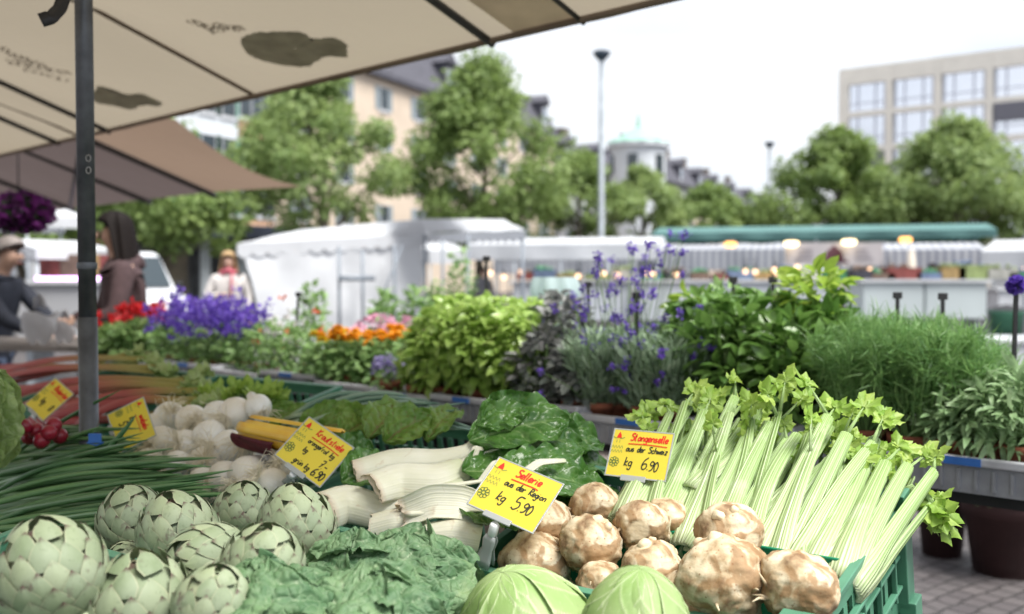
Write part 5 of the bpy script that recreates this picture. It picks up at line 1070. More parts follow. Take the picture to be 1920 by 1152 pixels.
CEL = [('celeriac half hidden beneath the price card beside the chard', 1022, 985, 108, 1.52, (-.5, .1, .8), 3, None, True),
 ('celeriac topmost in the heap against the dark chard leaves', 1118, 952, 100, 1.60, (.2, .3, .9), 5, None, False),
 ('celeriac with a brown patch and stub in the middle of the heap', 1108, 1022, 122, 1.47, (.35, -.1, .9), 12, None, True),
 ('celeriac with one pale round root scar facing the front', 1204, 988, 108, 1.545, (.1, .5, .8), 7, [((-.25, -1, .05), .42)], False),
 ('celeriac pressed behind the one with the round scar', 1250, 974, 90, 1.615, (.2, .2, .9), 4, None, False),
 ('flat broad celeriac leaning on the crate rim beside the clip', 1005, 1060, 138, 1.44, (.1, -.3, .9), 11, None, False),
 ('celeriac with thick pale cut stubs beside the pointed cabbage', 1222, 1066, 118, 1.43, (-.15, -.1, 1), 10, [((-.3, -.2, 1), .3)], True),
 ('celeriac against the divider with a torn white root patch', 1366, 1000, 126, 1.52, (-.3, -.5, .8), 2, [((.5, -.8, -.1), .40)], True),
 ('biggest celeriac, brown blotched, at the front of the heap', 1357, 1085, 176, 1.42, (-.35, .1, .95), 8, None, True),
 ('smooth pale speckled celeriac next to the crate corner', 1497, 1100, 152, 1.44, (.3, .2, .9), 6, None, False),
 ('low celeriac peeking between cabbage and crate rim', 1128, 1096, 96, 1.42, (.1, .1, .9), 9, None, False),
 ('celeriac deep in the heap under the biggest one', 1290, 1120, 110, 1.40, (.4, .0, .8), 1, None, False)]
for c_ in CEL: celeriac(c_[0], c_[1], c_[2], c_[3], c_[4], c_[5], c_[6], c_[7], c_[8])
# ---------------------------------------------------------------- celery
def celery_mat():
    m = NM('celery_stalk'); t = m.attr('t'); w = m.attr('w'); r = m.attr('rnd')
    c = m.ramp(t, [(0., (.62, .69, .45)), (.25, (.48, .61, .31)), (.6, (.35, .51, .20)), (1., (.30, .46, .14))]); c = m.mix(m.math('MULTIPLY', r, .5), c, (.25, .42, .11))
    s = m.math('SINE', m.math('MULTIPLY', w, 34.)); nz_ = m.noise(30, 3); s = m.math('ADD', s, nz_); c = m.mix(m.ramp(s, [(.5, 0.), (1.3, .35)]), c, (.68, .76, .52)); c = m.mix(m.ramp(s, [(0., .28), (.4, 0.)]), c, (.24, .40, .11))
    c = m.mix(m.ramp(m.noise(14, 4), [(.58, 0.), (.74, .4)]), c, (.75, .80, .62))
    return m.bsdf(c, rough=.36, spec=.45, sub=.15, trans=.12, tcol=(.5, .7, .25), bump=s, bstr=.4, bdist=.0016)
M['celery'] = celery_mat(); M['celeryleaf'] = leafmat('celery_leaf', (.22, .40, .05), (.46, .60, .13), vein=(.55, .68, .28), trans=.35, sc=120, bump=.3, bsc=300, rough=.45)
M['celerycut'] = simple('cut_celery', (.62, .70, .42), .5, .1, 100)
def lobed_leaf():
    n = 36; a = np.linspace(-math.pi * .93, math.pi * .93, n); lob = .34 + .62 * (1 - np.abs(((a * 1.5 / math.pi + .5) % 1) - .5) * 2) ** 1.0 + .12 * (np.arange(n) % 3 == 0) ; lob *= (1 - .25 * np.abs(a) / math.pi)
    P0 = np.stack([np.sin(a) * lob, .42 + np.cos(a) * lob, .10 * np.cos(a * 5) + .04 * np.sin(a * 11)], -1); P1 = P0 * [.52, .52, .3] + [0, .2, 0.02]; V = np.concatenate([P0, P1, np.tile([[0, .22, .03]], (n, 1))]); Q = []
    for i in range(n - 1): Q += [[i, i + 1, n + i + 1, n + i], [n + i, n + i + 1, 2 * n + i + 1, 2 * n + i]]
    w = np.concatenate([np.zeros(n), .15 * np.ones(n), .6 * np.ones(n)]); return V, np.array(Q), np.concatenate([np.ones(n), .5 * np.ones(n), np.zeros(n)]), w
TL['lobed'] = lobed_leaf()
def crescent(path, W_, Dp, outw, g, rnd=0., cup=.55, rib=.0011, t0=0., t1=1., nw=19):
    """swept crescent section. path Nx3, W_ widths, outw outward normals"""
    p = np.asarray(path, float); m_ = len(p); tg = nrm(np.gradient(p, axis=0)); O = nrm(np.asarray(outw) - tg * np.sum(np.asarray(outw) * tg, 1, keepdims=True)); S = np.cross(tg, O); v = np.linspace(-1, 1, nw)
    W_ = np.broadcast_to(W_, (m_,))[:, None, None]; Dp = np.broadcast_to(Dp, (m_,))[:, None, None]
    ox = np.sin(v * 1.35)[None, :, None] / math.sin(1.35); oz = (np.cos(v * 1.35) - .22)[None, :, None] / .78
    outer = p[:, None] + S[:, None] * ox * W_ / 2 + O[:, None] * (oz * Dp + rib * np.cos(v * 19)[None, :, None])
    v2 = v[::-1][2:-2]; ix = np.sin(v2 * 1.35)[None, :, None] / math.sin(1.35) * .86; iz = (np.cos(v2 * 1.35) - .22)[None, :, None] / .78 * cup - .12
    inner = p[:, None] + S[:, None] * ix * W_ / 2 + O[:, None] * iz * Dp; P_ = np.concatenate([outer, inner], 1); n = P_.shape[1]; i, j = np.meshgrid(np.arange(m_ - 1), np.arange(n), indexing='ij'); j2 = (j + 1) % n
    Q = np.stack([i * n + j, i * n + j2, (i + 1) * n + j2, (i + 1) * n + j], -1).reshape(-1, 4); g.add(P_.reshape(-1, 3), Q=Q, P=[list(range(n))[::-1], [(m_ - 1) * n + k for k in range(n)]], rnd=rnd, t=np.repeat(np.linspace(t0, t1, m_), n), w=np.tile(np.concatenate([v, v2 * .1]), m_))
def leaf_cluster(lg, sg, base, d, sz, r, nlf=4):
    d = nrm(d); pos = []; dr = []
    for k in range(nlf):
        a = (k - (nlf - 1) / 2) * .62; side = nrm(np.cross(d, [0, 0, 1.]) + r.normal(0, .3, 3)); dd = nrm(d * math.cos(a) + side * math.sin(a) + r.normal(0, .22, 3)); b = base + d * sz * (.25 if abs(a) > .2 else .7); pos.append(b); dr.append(dd)
    dr = np.array(dr); X, Y_, Z = frames(dr, np.tile([.1, -.6, .7], (nlf, 1)), .35); lg.inst(TL['lobed'], np.array(pos), X, Y_, Z, sz * (1.15 + .7 * r.random(nlf))); sg.tube([base - d * sz * .6, base + d * sz * .75], [.0022, .0012], 6, rnd=.6, ts=np.array([.6, .9]))
def celery(label, base, top, seed, wid=.07, npet=10, leaves=3, spread=.5, hang=False):
    r = np.random.default_rng(seed + 100); base = np.asarray(base); top = np.asarray(top); ax = top - base; L_ = np.linalg.norm(ax); ax /= L_; o = base - ax * .07; th = thing('celery_bunch', label, 'celery', o, 0, 'celery bunches in the green crate')
    side = nrm(np.cross(ax, [0, 0, 1.])); upv = np.cross(side, ax); g = G(); lg = G(); sg = G(); L_ += .07; cut = G()
    for j in range(npet):
        ring = 0 if j < 3 else 1; a = (j * 2.399 + seed) if ring == 0 else (j - 3) / (npet - 3) * 6.283 + seed * .7; rad = wid * (.12 if ring == 0 else .33); out = side * math.cos(a) + upv * math.sin(a); sp = wid * spread * (.6 + .8 * r.random()) * (1.2 if ring else .4)
        Lj = L_ * (.74 + .2 * r.random()); u = np.linspace(0, 1, 14); bow = r.normal(0, .008, 2)
        path = np.array([ax * Lj * q + out * (rad * (.75 + .25 * min(1, q * 4)) + sp * q ** 1.6) + side * (bow[0] * math.sin(q * 3.1)) + upv * (bow[1] * math.sin(q * 3.1) - .006 * q * q) for q in u]); W0 = wid * (.56 if ring else .34); Wd = np.interp(u, [0, .12, .35, .8, 1], [W0 * .9, W0, W0 * .74, W0 * .56, W0 * .46]) * (.85 + .3 * r.random())
        crescent(path, Wd, Wd * .36, np.tile(out, (14, 1)), g, rnd=r.random(), cup=.45)
        e = path[-1]; dd = nrm(path[-1] - path[-2])
        for q in range(r.integers(1, 3) if r.random() < .13 * leaves + .06 else 0):
            b2 = e - dd * .012 * q; d2 = nrm(dd + r.normal(0, .45, 3) + [0, 0, .15]); l2 = .02 + .045 * r.random(); crescent(np.array([b2, b2 + d2 * l2 * .5, b2 + d2 * l2]), np.array([.009, .007, .004]), .003, np.tile(upv, (3, 1)), g, rnd=.8, t0=.7, nw=9); leaf_cluster(lg, sg, b2 + d2 * l2, d2, .013 + .007 * r.random(), r, 4)
        if r.random() < .3:  # a young leaf in the heart
            b2 = path[9]; d2 = nrm(dd + r.normal(0, .3, 3) + upv * .5); crescent(np.array([b2, b2 + d2 * .03, b2 + d2 * .06]), np.array([.008, .006, .004]), .003, np.tile(out, (3, 1)), g, rnd=.5, t0=.7, nw=9); leaf_cluster(lg, sg, b2 + d2 * .06, d2, .015, r)
    if hang:
        for q in range(5): b2 = ax * L_ * .74 + side * (.028 + .006 * q); d2 = nrm(np.array([.7, -.25, -.15 - .22 * q]) + r.normal(0, .15, 3)); l2 = .028 + .012 * (q % 3); crescent(np.array([b2, b2 + d2 * l2 * .5 + [0, 0, .01], b2 + d2 * l2]), np.array([.012, .009, .006]), .004, np.tile(upv, (3, 1)), g, rnd=.4, t0=.6, nw=9); leaf_cluster(lg, sg, b2 + d2 * l2, d2 + [0, 0, -.9 - .5 * (q % 2)], .022, r, 5)
    s = g.build('stalks', M['celery'], th); lg.n and lg.build('leaves', M['celeryleaf'], th); sg.n and sg.build('leaf_stems', M['celery'], th); return th
bs = [(1200, 950), (1255, 968), (1312, 990), (1368, 1005), (1430, 1020), (1488, 1035), (1545, 1045), (1598, 1058)]
tp_ = [(1300, 800), (1352, 762), (1418, 778), (1462, 792), (1530, 790), (1590, 812), (1640, 850), (1692, 858)]
cl = ['celery bunch closest to the price card', 'celery bunch with tall leaf tuft, second from the price card', 'celery bunch with broad pale stalks, third from the price card', 'celery bunch fourth from the price card, half buried', 'celery bunch forking above the divider centre', 'celery bunch with tuft of yellow leaves, third from the crate corner', 'celery bunch second from the crate corner', 'straight pale celery bunch with leaves hanging over the crate corner']
for i in range(8): celery(cl[i], pt(*bs[i], 1.64), pt(*tp_[i], 1.92), i * 3 + 1, wid=.088 if i % 2 else .082, npet=13, spread=.40, leaves=[2, 3, 2, 3, 3, 3, 1, 1][i], hang=(i == 7))
celery('celery bunch lying lowest, seen behind the forked one', pt(1470, 960, 1.72), pt(1600, 845, 1.98), 41, wid=.07, leaves=2)
celery('celery bunch lying behind, under the tall leaf tufts', pt(1330, 900, 1.74), pt(1450, 785, 2.0), 47, wid=.07, leaves=3)
# ---------------------------------------------------------------- crinkled leaves
def cleaf(L_, Wd, crk=.010, ruf=.012, nv=7, seed=0, nu=46, nw=34, bend=.5, cup=.25, shape='chard', twist=0., tipb=0., bub=1):
    """leaf in local frame: +Y along, X across, Z up. returns V, vein mask, u"""
    u = np.linspace(0, 1, nu); v = np.linspace(-1, 1, nw); U, V_ = np.meshgrid(u, v, indexing='ij'); sg = np.sign(V_)
    if shape == 'chard': prof = np.interp(u, [0, .08, .25, .5, .75, .92, 1], [.10, .42, .82, 1., .86, .5, .05])
    elif shape == 'round': prof = np.interp(u, [0, .1, .3, .55, .8, .95, 1], [.25, .62, .92, 1., .86, .5, .15])
    else: prof = np.interp(u, [0, .1, .3, .5, .75, .92, 1], [.08, .3, .7, 1., .75, .35, .02])
    av = np.abs(V_); prof = prof[:, None] * (1 + .05 * np.sin(U * 23 + seed) * av + .03 * np.sin(U * 41 + seed * 2 + sg) * av)
    ph = (U - .42 * av ** 1.1 * .5 + .02 * np.sin(av * 9 + seed)) * nv + (sg > 0) * .37 + seed; fr = np.abs((ph % 1) - .5) * 2     # 1 at the vein
    vein = np.clip((fr - (.90 + .05 * av)) / .07, 0, 1) * (av < .9); mid = np.clip(1 - av / (.055 * (1.35 - U)), 0, 1); 
    ph2 = (av * 5 + .35 * np.sin(ph * 6.28)); fr2 = np.abs((ph2 % 1) - .5) * 2; v2 = np.clip((fr2 - .92) / .1, 0, 1) * (.3 if bub else .12)
    pil = (1 - fr ** 3) * (1 - fr2 ** 4 * (.5 if bub else .12)); nzv = np.array([mnoise.fractal(Vector((a * 4 + seed * 3.3, b * 2.6 + seed, 0)), 1, 2, 2) for a, b in zip(U.ravel(), V_.ravel())]).reshape(U.shape)
    Z = crk * (pil * np.clip(av * 3, 0, 1) * .9 + nzv * .7) + ruf * av ** 2.5 * np.sin(U * 19 + sg * 1.3 + seed + 2 * nzv) + cup * Wd / 2 * av ** 1.7 * prof + ruf * 1.2 * nzv * av
    X = V_ * prof * Wd / 2; a = bend * U ** 1.3 + tipb * np.clip(U - .6, 0, 1) ** 1.5 * 4; da = np.diff(a[:, 0], prepend=0); ang = -a
    cy = np.concatenate([[0], np.cumsum(np.cos(ang[1:, 0]) / (nu - 1))]) * L_; cz = np.concatenate([[0], np.cumsum(np.sin(ang[1:, 0]) / (nu - 1))]) * L_
    Y = cy[:, None] - np.sin(ang) * Z; Zz = cz[:, None] + np.cos(ang) * Z
    if twist: c, s = np.cos(twist * U), np.sin(twist * U); X, Zz = X * c - (Zz - cz[:, None]) * s, cz[:, None] + X * s + (Zz - cz[:, None]) * c
    return np.stack([X, Y, Zz], -1).reshape(-1, 3), np.clip(vein * .75 + mid + v2, 0, 1).ravel(), U.ravel(), nu, nw
def put(V, base, d, up=(0, 0, 1)):
    y = nrm(d); x = nrm(np.cross(y, up)); z = np.cross(x, y); return V @ np.stack([x, y, z]) + np.asarray(base)
def leafobj(parent, name, mat, base, d, up, **k):
    V, ve, U, nu, nw = cleaf(**k); g = G(); g.grid(put(V, base, d, up), nu, nw, rnd=rng.random(), t=U, w=ve); return g.build(name, mat, parent)
def crk_mat(name, c1, c2, vein, bsc=90, bstr=.5, trans=.22, rough=.42, spots=None, vs=1., net=.35):
    m = NM(name); r = m.attr('rnd'); n1 = m.noise(16, 4); c = m.mix(m.ramp(n1, [(.3, 0.), (.7, 1.)]), c1, c2)
    vo = m.n('ShaderNodeTexVoronoi', feature='DISTANCE_TO_EDGE'); vo.inputs['Scale'].default_value = bsc; cn = m.n('ShaderNodeTexNoise'); cn.inputs['Scale'].default_value = 30; m.l(m.coord(), cn.inputs['Vector']); 
    av = m.n('ShaderNodeMixRGB'); av.inputs[0].default_value = .03; m.l(m.coord(), av.inputs[1]); m.l(cn.outputs['Color'], av.inputs[2]); m.l(av.outputs[0], vo.inputs['Vector'])
    net_ = m.ramp(vo.outputs['Distance'], [(.0, 1.), (.09, 0.)]); c = m.mix(m.math('MULTIPLY', net_, net * vs), c, vein); c = m.mix(m.math('MULTIPLY', m.attr('w'), .85 * vs, True), c, vein)
    if spots: c = m.mix(m.ramp(m.noise(9, 5), [(.60, 0.), (.72, .7)]), c, spots)
    bp = m.math('ADD', m.math('MULTIPLY', m.ramp(vo.outputs['Distance'], [(0., 0.), (.25, 1.)]), 1.), m.math('MULTIPLY', m.noise(40, 3), .8))
    return m.bsdf(c, rough=rough, trans=trans, tcol=m.mix(.5, c, c2), bump=bp, bstr=bstr, bdist=.004, spec=.45)
M['chard'] = crk_mat('chard_blade', (.035, .115, .02), (.095, .225, .04), (.30, .42, .18), 38, .35, rough=.28, trans=.15, net=.12)
M['savoy'] = crk_mat('savoy_blade', (.055, .14, .06), (.19, .31, .15), (.40, .50, .32), 60, .5, trans=.15, net=.16, rough=.62, spots=(.28, .34, .12))
M['lettuce'] = crk_mat('lettuce_blade', (.30, .44, .12), (.45, .58, .24), (.68, .74, .48), 60, .4, trans=.3)
M['beetleaf'] = crk_mat('beet_blade', (.10, .22, .03), (.22, .36, .07), (.22, .07, .05), 40, .4, net=.1)
M['chardrib'] = None
m = NM('white_chard_stalk'); t = m.attr('t'); c = m.mix(m.ramp(m.noise(12, 4), [(.35, 0.), (.7, 1.)]), (.70, .70, .54), (.82, .82, .70)); s = m.math('SINE', m.math('MULTIPLY', m.attr('w'), 60.)); c = m.mix(m.ramp(s, [(.6, 0.), (1., .10)]), c, (.62, .66, .42)); c = m.mix(m.ramp(m.noise(28, 5, dist=.8), [(.62, 0.), (.72, .55)]), c, (.50, .38, .24)); c = m.mix(m.ramp(t, [(0., .8), (.07, 0.)]), c, (.58, .45, .33)); c = m.mix(m.ramp(t, [(.75, 0.), (1., .5)]), c, (.5, .6, .3)); M['chardrib'] = m.bsdf(c, rough=.45, spec=.4, sub=.2, trans=.08, bump=s, bstr=.15, bdist=.001)
def channel(g, path, W_, up, th_=.005, arc=1.0, rnd=0., rough_end=.006, seed=0):
    p = np.asarray(path, float); tt = np.linspace(0, len(p) - 1, 22); p = np.stack([np.interp(tt, range(len(p)), p[:, i]) for i in range(3)], 1)
    k = np.array([1, 2, 3, 2, 1.]) / 9; pp__ = np.pad(p, ((2, 2), (0, 0)), 'edge'); 
    pp__[:2] = p[0] - (p[1] - p[0]) * np.array([[2], [1]]); pp__[-2:] = p[-1] + (p[-1] - p[-2]) * np.array([[1], [2]]); p = np.stack([np.convolve(pp__[:, i], k, 'valid') for i in range(3)], 1)
    m_ = len(p); tg = nrm(np.gradient(p, axis=0)); U_ = np.tile(np.asarray(up, float), (m_, 1)); U_ = nrm(U_ - tg * np.sum(U_ * tg, 1, keepdims=True)); S = np.cross(tg, U_); W_ = np.interp(np.linspace(0, 1, m_), np.linspace(0, 1, len(W_)), W_); n = 21; v = np.linspace(-1, 1, n); r_ = W_ / 2 / math.sin(arc)
    rs = np.random.default_rng(seed); ee = rs.normal(0, rough_end, n); ee = np.convolve(ee, np.ones(3) / 3, 'same')
    def surf(off, vv, ed): 
        P_ = p[:, None] + S[:, None] * (np.sin(vv * arc)[None, :, None] * (r_[:, None, None] + off)) + U_[:, None] * ((np.cos(vv * arc) - 1)[None, :, None] * (r_[:, None, None]) + off * np.cos(vv * arc)[None, :, None]); P_[0] += tg[0] * ed[:, None]; P_ += (.0014 * np.sin(vv * 26 + seed))[None, :, None] * U_[:, None]; return P_
    # thickness fades to the edges
    o_ = surf(th_ * 0, v, ee); i_ = surf(0, v[::-1], ee[::-1]) - U_[:, None] * (th_ * 1.6 * (1 - .75 * v[::-1] ** 2))[None, :, None]; P_ = np.concatenate([o_, i_], 1); nn = P_.shape[1]; i, j = np.meshgrid(np.arange(m_ - 1), np.arange(nn), indexing='ij'); j2 = (j + 1) % nn
    Q = np.stack([i * nn + j, i * nn + j2, (i + 1) * nn + j2, (i + 1) * nn + j], -1).reshape(-1, 4)
    cap = [[k, k + 1, nn - 2 - k, nn - 1 - k] for k in range(n - 1)]; g.add(P_.reshape(-1, 3), Q=np.concatenate([Q, np.array(cap)]), rnd=rnd, t=np.repeat(np.linspace(0, 1, m_), nn), w=np.tile(np.concatenate([v, v[::-1]]), m_)); return p, U_
def chard(label, pts, W_, up, seed, arc=1.0, leafs=(), th_=.011):
    P_ = [pt(*q) for q in pts]; o = P_[0]; t_ = thing('chard_stalk', label, 'chard', o, 0, 'white stemmed chard'); g = G(); channel(g, [p - o for p in P_], [w_ * 1.05 for w_ in W_], up, th_, min(1.45, arc * 1.35), rng.random(), seed=seed); g.build('stalk', M['chardrib'], t_)
    for (bx_, by_, bt_, ex_, ey_, et_, up_, kw) in leafs:
        b = pt(bx_, by_, bt_); e = pt(ex_, ey_, et_); k = dict(L_=float(np.linalg.norm(e - b)) * 1.1, Wd=.14, seed=seed, bend=.35, crk=.006, ruf=.006, bub=0, nu=60, nw=44); k.update(kw); d_ = e - b; d_ = d_ + np.array([0, 0, 1.]) * np.linalg.norm(d_) * k['bend'] * .45; leafobj(t_, 'leaf_blade', M['chard'], b - o, d_, up_, **k)
    return t_
UPc = (.1, -.35, 1)
chard('chard stalk with a pale rolled end, topmost beside the small price card', [(660, 868, 1.44), (735, 846, 1.51), (820, 850, 1.56), (880, 836, 1.60), (908, 796, 1.66)], [.060, .066, .055, .034, .02], (-.35, -.45, .85), 1, 1.15, leafs=[(880, 828, 1.60, 1058, 806, 1.72, (-.1, -.75, .75), dict(Wd=.14, bend=.55, seed=2.2, nv=6)), (895, 800, 1.62, 985, 765, 1.70, (-.3, -.9, .4), dict(Wd=.09, bend=.3, seed=4.1))])
chard('widest white chard stalk with a brown torn corner', [(702, 902, 1.40), (750, 886, 1.46), (820, 890, 1.50), (872, 872, 1.55)], [.072, .078, .078, .06], (.1, -.75, .8), 2, .8, leafs=[(866, 885, 1.53, 1040, 900, 1.68, (0, -.5, .9), dict(Wd=.16, bend=.3, seed=1.1))])
chard('chard stalk with split ragged end beside the big artichoke', [(612, 935, 1.34), (655, 922, 1.40), (725, 948, 1.43), (800, 930, 1.46), (870, 905, 1.52)], [.085, .082, .07, .055, .05], (.15, -.7, .85), 3, 1.25)
chard('chard stalk curling upward under the widest stalk', [(745, 948, 1.37), (800, 922, 1.41), (850, 912, 1.45), (898, 935, 1.5)], [.03, .045, .05, .04], (-.1, -.6, .9), 4, 1.2)
chard('arched chard stalk low in the crate beside the price card clip', [(765, 965, 1.375), (815, 948, 1.39), (865, 950, 1.41), (905, 965, 1.44)], [.05, .06, .06, .05], (-.1, .7, -.4), 5, 1.0)
chard('lowest chard stalk, half covered by savoy leaves', [(790, 990, 1.345), (850, 980, 1.36), (905, 992, 1.39)], [.06, .065, .06], (.1, -.5, .95), 6, 1.0)
chard('short white chard end behind the big artichoke', [(528, 918, 1.30), (565, 925, 1.33), (620, 950, 1.37)], [.03, .045, .05], (.2, -.4, .95), 7, 1.1)
chard('chard stalk stub between the ragged end and the low stalks', [(690, 975, 1.345), (740, 962, 1.36), (800, 965, 1.39)], [.06, .06, .055], (.1, -.6, .9), 8, 1.1)
lv = [(905, 852, 1.60, 1090, 822, 1.76, (.2, -.6, .8), dict(Wd=.20, bend=.7, seed=3.3)), (900, 880, 1.58, 1080, 850, 1.74, (.0, -.6, .8), dict(Wd=.18, bend=.6, seed=5.3)), (920, 900, 1.52, 1120, 905, 1.68, (.1, -.55, .85), dict(Wd=.19, bend=.6, seed=6.6)), (960, 880, 1.66, 1150, 860, 1.84, (.3, -.4, .9), dict(Wd=.18, bend=.8, seed=7.7)), (930, 940, 1.48, 1090, 950, 1.62, (.1, -.5, .9), dict(Wd=.17, bend=.6, seed=8.1)), (1000, 920, 1.60, 1160, 930, 1.72, (.3, -.3, .9), dict(Wd=.15, bend=.7, seed=9.4)), (860, 960, 1.40, 990, 975, 1.46, (.1, -.4, .9), dict(Wd=.14, bend=.5, seed=10.4)), (980, 840, 1.72, 1125, 822, 1.84, (.3, -.5, .8), dict(Wd=.17, bend=.8, seed=11.2))]
ln_ = ['glossy chard leaf arching highest beside the lavender tray', 'chard leaf with curved white rib in the middle of the heap', 'chard leaf just above the celeriac heap', 'chard leaf drooping toward the celery price card', 'chard leaf behind the celeriac price card', 'small chard leaf folded down by the celery price card', 'dark chard leaf under the celeriac price card', 'rear chard leaf beside the pale grey board']
for q, l_ in zip(lv, ln_):
    b = pt(*q[:3]); e = pt(*q[3:6]); kw = dict(L_=float(np.linalg.norm(e - b)) * 1.12, crk=.0065, ruf=.0055, bub=0, nv=6, nu=60, nw=44); kw.update(q[7]); kw['Wd'] *= .8; kw['bend'] = .45 + .5 * kw['bend']; d_ = e - b; d_ = d_ + np.array([0, 0, 1.]) * np.linalg.norm(d_) * kw['bend'] * .22; t_ = thing('chard_leaf', l_, 'chard leaf', b, 0, 'loose chard leaves'); leafobj(t_, 'blade', M['chard'], np.zeros(3), d_, q[6], **kw); g = G(); bk = -nrm(d_) * .10 + np.array([0, 0, .0]); u_ = np.linspace(0, 1, 8)[:, None]; L1 = kw['L_'] * .45; path = np.concatenate([bk * (1 - u_), nrm(d_) * L1 * u_[1:] + np.array([0, 0, -1.]) * (L1 * u_[1:]) ** 2 * kw['bend'] * 2.2 + nrm(np.array(q[6])) * .003]); g.tube(path, np.linspace(.0085, .002, len(path)), 8, flat=.6); g.build('rib', M['chardrib'], t_)
for i, (a, b, l_) in enumerate((((880, 868, 1.56), (905, 840, 1.6), 'thin'), ((900, 905, 1.50), (955, 862, 1.58), 'curled'), ((960, 900, 1.52), (1060, 862, 1.64), 'long'))):
    P0, P1 = pt(*a), pt(*b); t_ = thing('chard_rib', '%s white chard rib lying over the dark leaves' % l_, 'chard rib', P0, 0, 'chard ribs'); g = G(); mid = (P0 + P1) / 2 + [0, 0, .018]; channel(g, [P0 * 0, mid - P0, P1 - P0], [.02, .018, .01], (0, -.5, 1), .004, .9, seed=i); g.build('stalk', M['chardrib'], t_)
# ---------------------------------------------------------------- artichokes
def arti_mat():
    m = NM('artichoke_bract'); t = m.attr('t'); r = m.attr('rnd'); w = m.attr('w'); c = m.mix(r, (.19, .25, .14), (.33, .385, .235)); c = m.mix(m.ramp(m.noise(22, 4), [(.35, 0.), (.7, .6)]), c, (.37, .43, .31)); c = m.mix(m.ramp(m.noise(130, 2), [(.6, 0.), (.72, .35)]), c, (.12, .15, .08))
    c = m.mix(m.ramp(w, [(.72, 0.), (1., .55)]), c, (.50, .50, .33)); bn = m.noise(34, 3); tipm = m.math('MULTIPLY', m.ramp(t, [(.80, 0.), (.95, 1.)]), m.ramp(bn, [(.40, 0.), (.52, .9)])); c = m.mix(tipm, c, (.10, .055, .05)); sp = m.math('MULTIPLY', m.ramp(m.noise(48, 3), [(.64, 0.), (.70, 1.)]), m.ramp(t, [(.3, .2), (.9, .9)])); c = m.mix(sp, c, (.13, .085, .075))
    c = m.mix(m.ramp(t, [(.2, .0), (.55, .0)]), c, (.2, .25, .12)); s = m.math('SINE', m.math('MULTIPLY', m.attr('w2'), 40.)) if 0 else m.noise(75, 3)
    return m.bsdf(c, rough=.58, spec=.3, sub=.05, bump=s, bstr=.22, bdist=.002)
M['artichoke'] = arti_mat(); M['artistem'] = simple('artichoke_stem', (.25, .32, .17), .7, .2, 60, bump=.3)
def artichoke_mesh(seed, N=92, open_=0.):
    r = np.random.default_rng(seed); g = G(); nu, nv = 11, 9; u = np.linspace(0, 1, nu); v = np.linspace(-1, 1, nv); U, V_ = np.meshgrid(u, v, indexing='ij')
    wp = np.interp(u, [0, .3, .5, .7, .85, .95, 1.], [.88, 1.0, .82, .54, .27, .09, .0])[:, None]
    for i in range(N):
        f = (i + .5) / N; az = i * 2.39996 + r.normal(0, .05); tipth = 0.62 * math.pi + (-.60 * math.pi) * 1 if 0 else None
        th_tip = math.pi * (1 - .12) * (1 - f ** .80) + .10 * f   # polar angle of the tip from the top; outer leaves low
        th_tip = max(.02, math.acos(max(-1, min(1, -0.62 + 1.62 * f ** .85))) * (1 if f < .93 else .5) + r.normal(0, .035)); ln = .78 * (1 - .35 * f) * (.92 + .16 * r.random()); wd = .40 * (1 - .35 * f) * (.85 + .3 * r.random()) 
        th = th_tip + ln * (1 - U); rad = 1.0 - .012 + .042 * U ** 1.2 + .03 * (1 - f) ; rad = rad + .072 * (1 - (V_ * wp) ** 2) * np.sin(np.pi * np.clip(U, 0, 1)) ** .7 * .5 + (r.random() * .025 + open_ * .6) * U ** 4 ; rad += .020 * U ** 6; rad = rad + .012 * np.exp(-(V_ / .12) ** 2) * U + .008 * np.sin(U * 7 + i) * V_ 
        hw = wd * wp * V_; sinth = np.sin(np.clip(th, .03, 3.1)); dphi = hw / np.maximum(sinth, .30); dphi = np.clip(dphi, -1.3, 1.3); th2 = th + .10 * np.abs(V_) ** 2 * (1 - U) * 0
        prof = 1.0 + .04 * np.cos(th2) ; X = rad * prof * np.sin(th2) * np.cos(az + dphi); Y = rad * prof * np.sin(th2) * np.sin(az + dphi); Z = rad * np.cos(th2) * 1.0 + .10 * np.clip(np.cos(th2), 0, 1) ** 3
        g.grid(np.stack([X, Y, Z], -1), nu, nv, rnd=r.random(), t=U.ravel(), w=(np.abs(V_) ** 2 * np.ones_like(U)).ravel())
    a = np.linspace(-1.5, 1.5, 12); g.lathe(np.c_[.93 * np.cos(a), .93 * np.sin(a)], 24, rnd=.2); return g
AM = [artichoke_mesh(s, N, o_) for s, N, o_ in ((1, 74, 0.), (2, 70, .02), (3, 82, .0), (4, 62, .05))]
def artichoke(label, px, py, dia, t, axis, k, sq=1.0, s=1.0):
    Yc = Yt(px, t); p = at(px, py, Yc); r = dia / FPX * Yc / 2 / 1.04; th = thing('artichoke', label, 'artichoke', p, 0, 'green artichokes heaped on the stall'); B = basis(np.array(axis, float), k * 1.3); src = AM[k % 4]; g = G(); wq = np.random.default_rng(k * 31 + int(px) % 97).normal(0, .045, 6); g.V = [(v * [1 + wq[0], 1 + wq[1], sq * (1 + wq[2])] + np.stack([wq[3] * v[:, 2] ** 2, wq[4] * v[:, 2] ** 2, wq[5] * v[:, 0] ** 2], 1)) * r @ B.T for v in src.V]; g.Q = src.Q; g.A = src.A; g.n = src.n; g.build('head', M['artichoke'], th)
    g = G(); a = B @ np.array([0, 0, -1.]); g.tube([a * r * .85, a * r * 1.05, a * r * 1.28], [.020, .016, .015], 14); g.build('stem', M['artistem'], th)
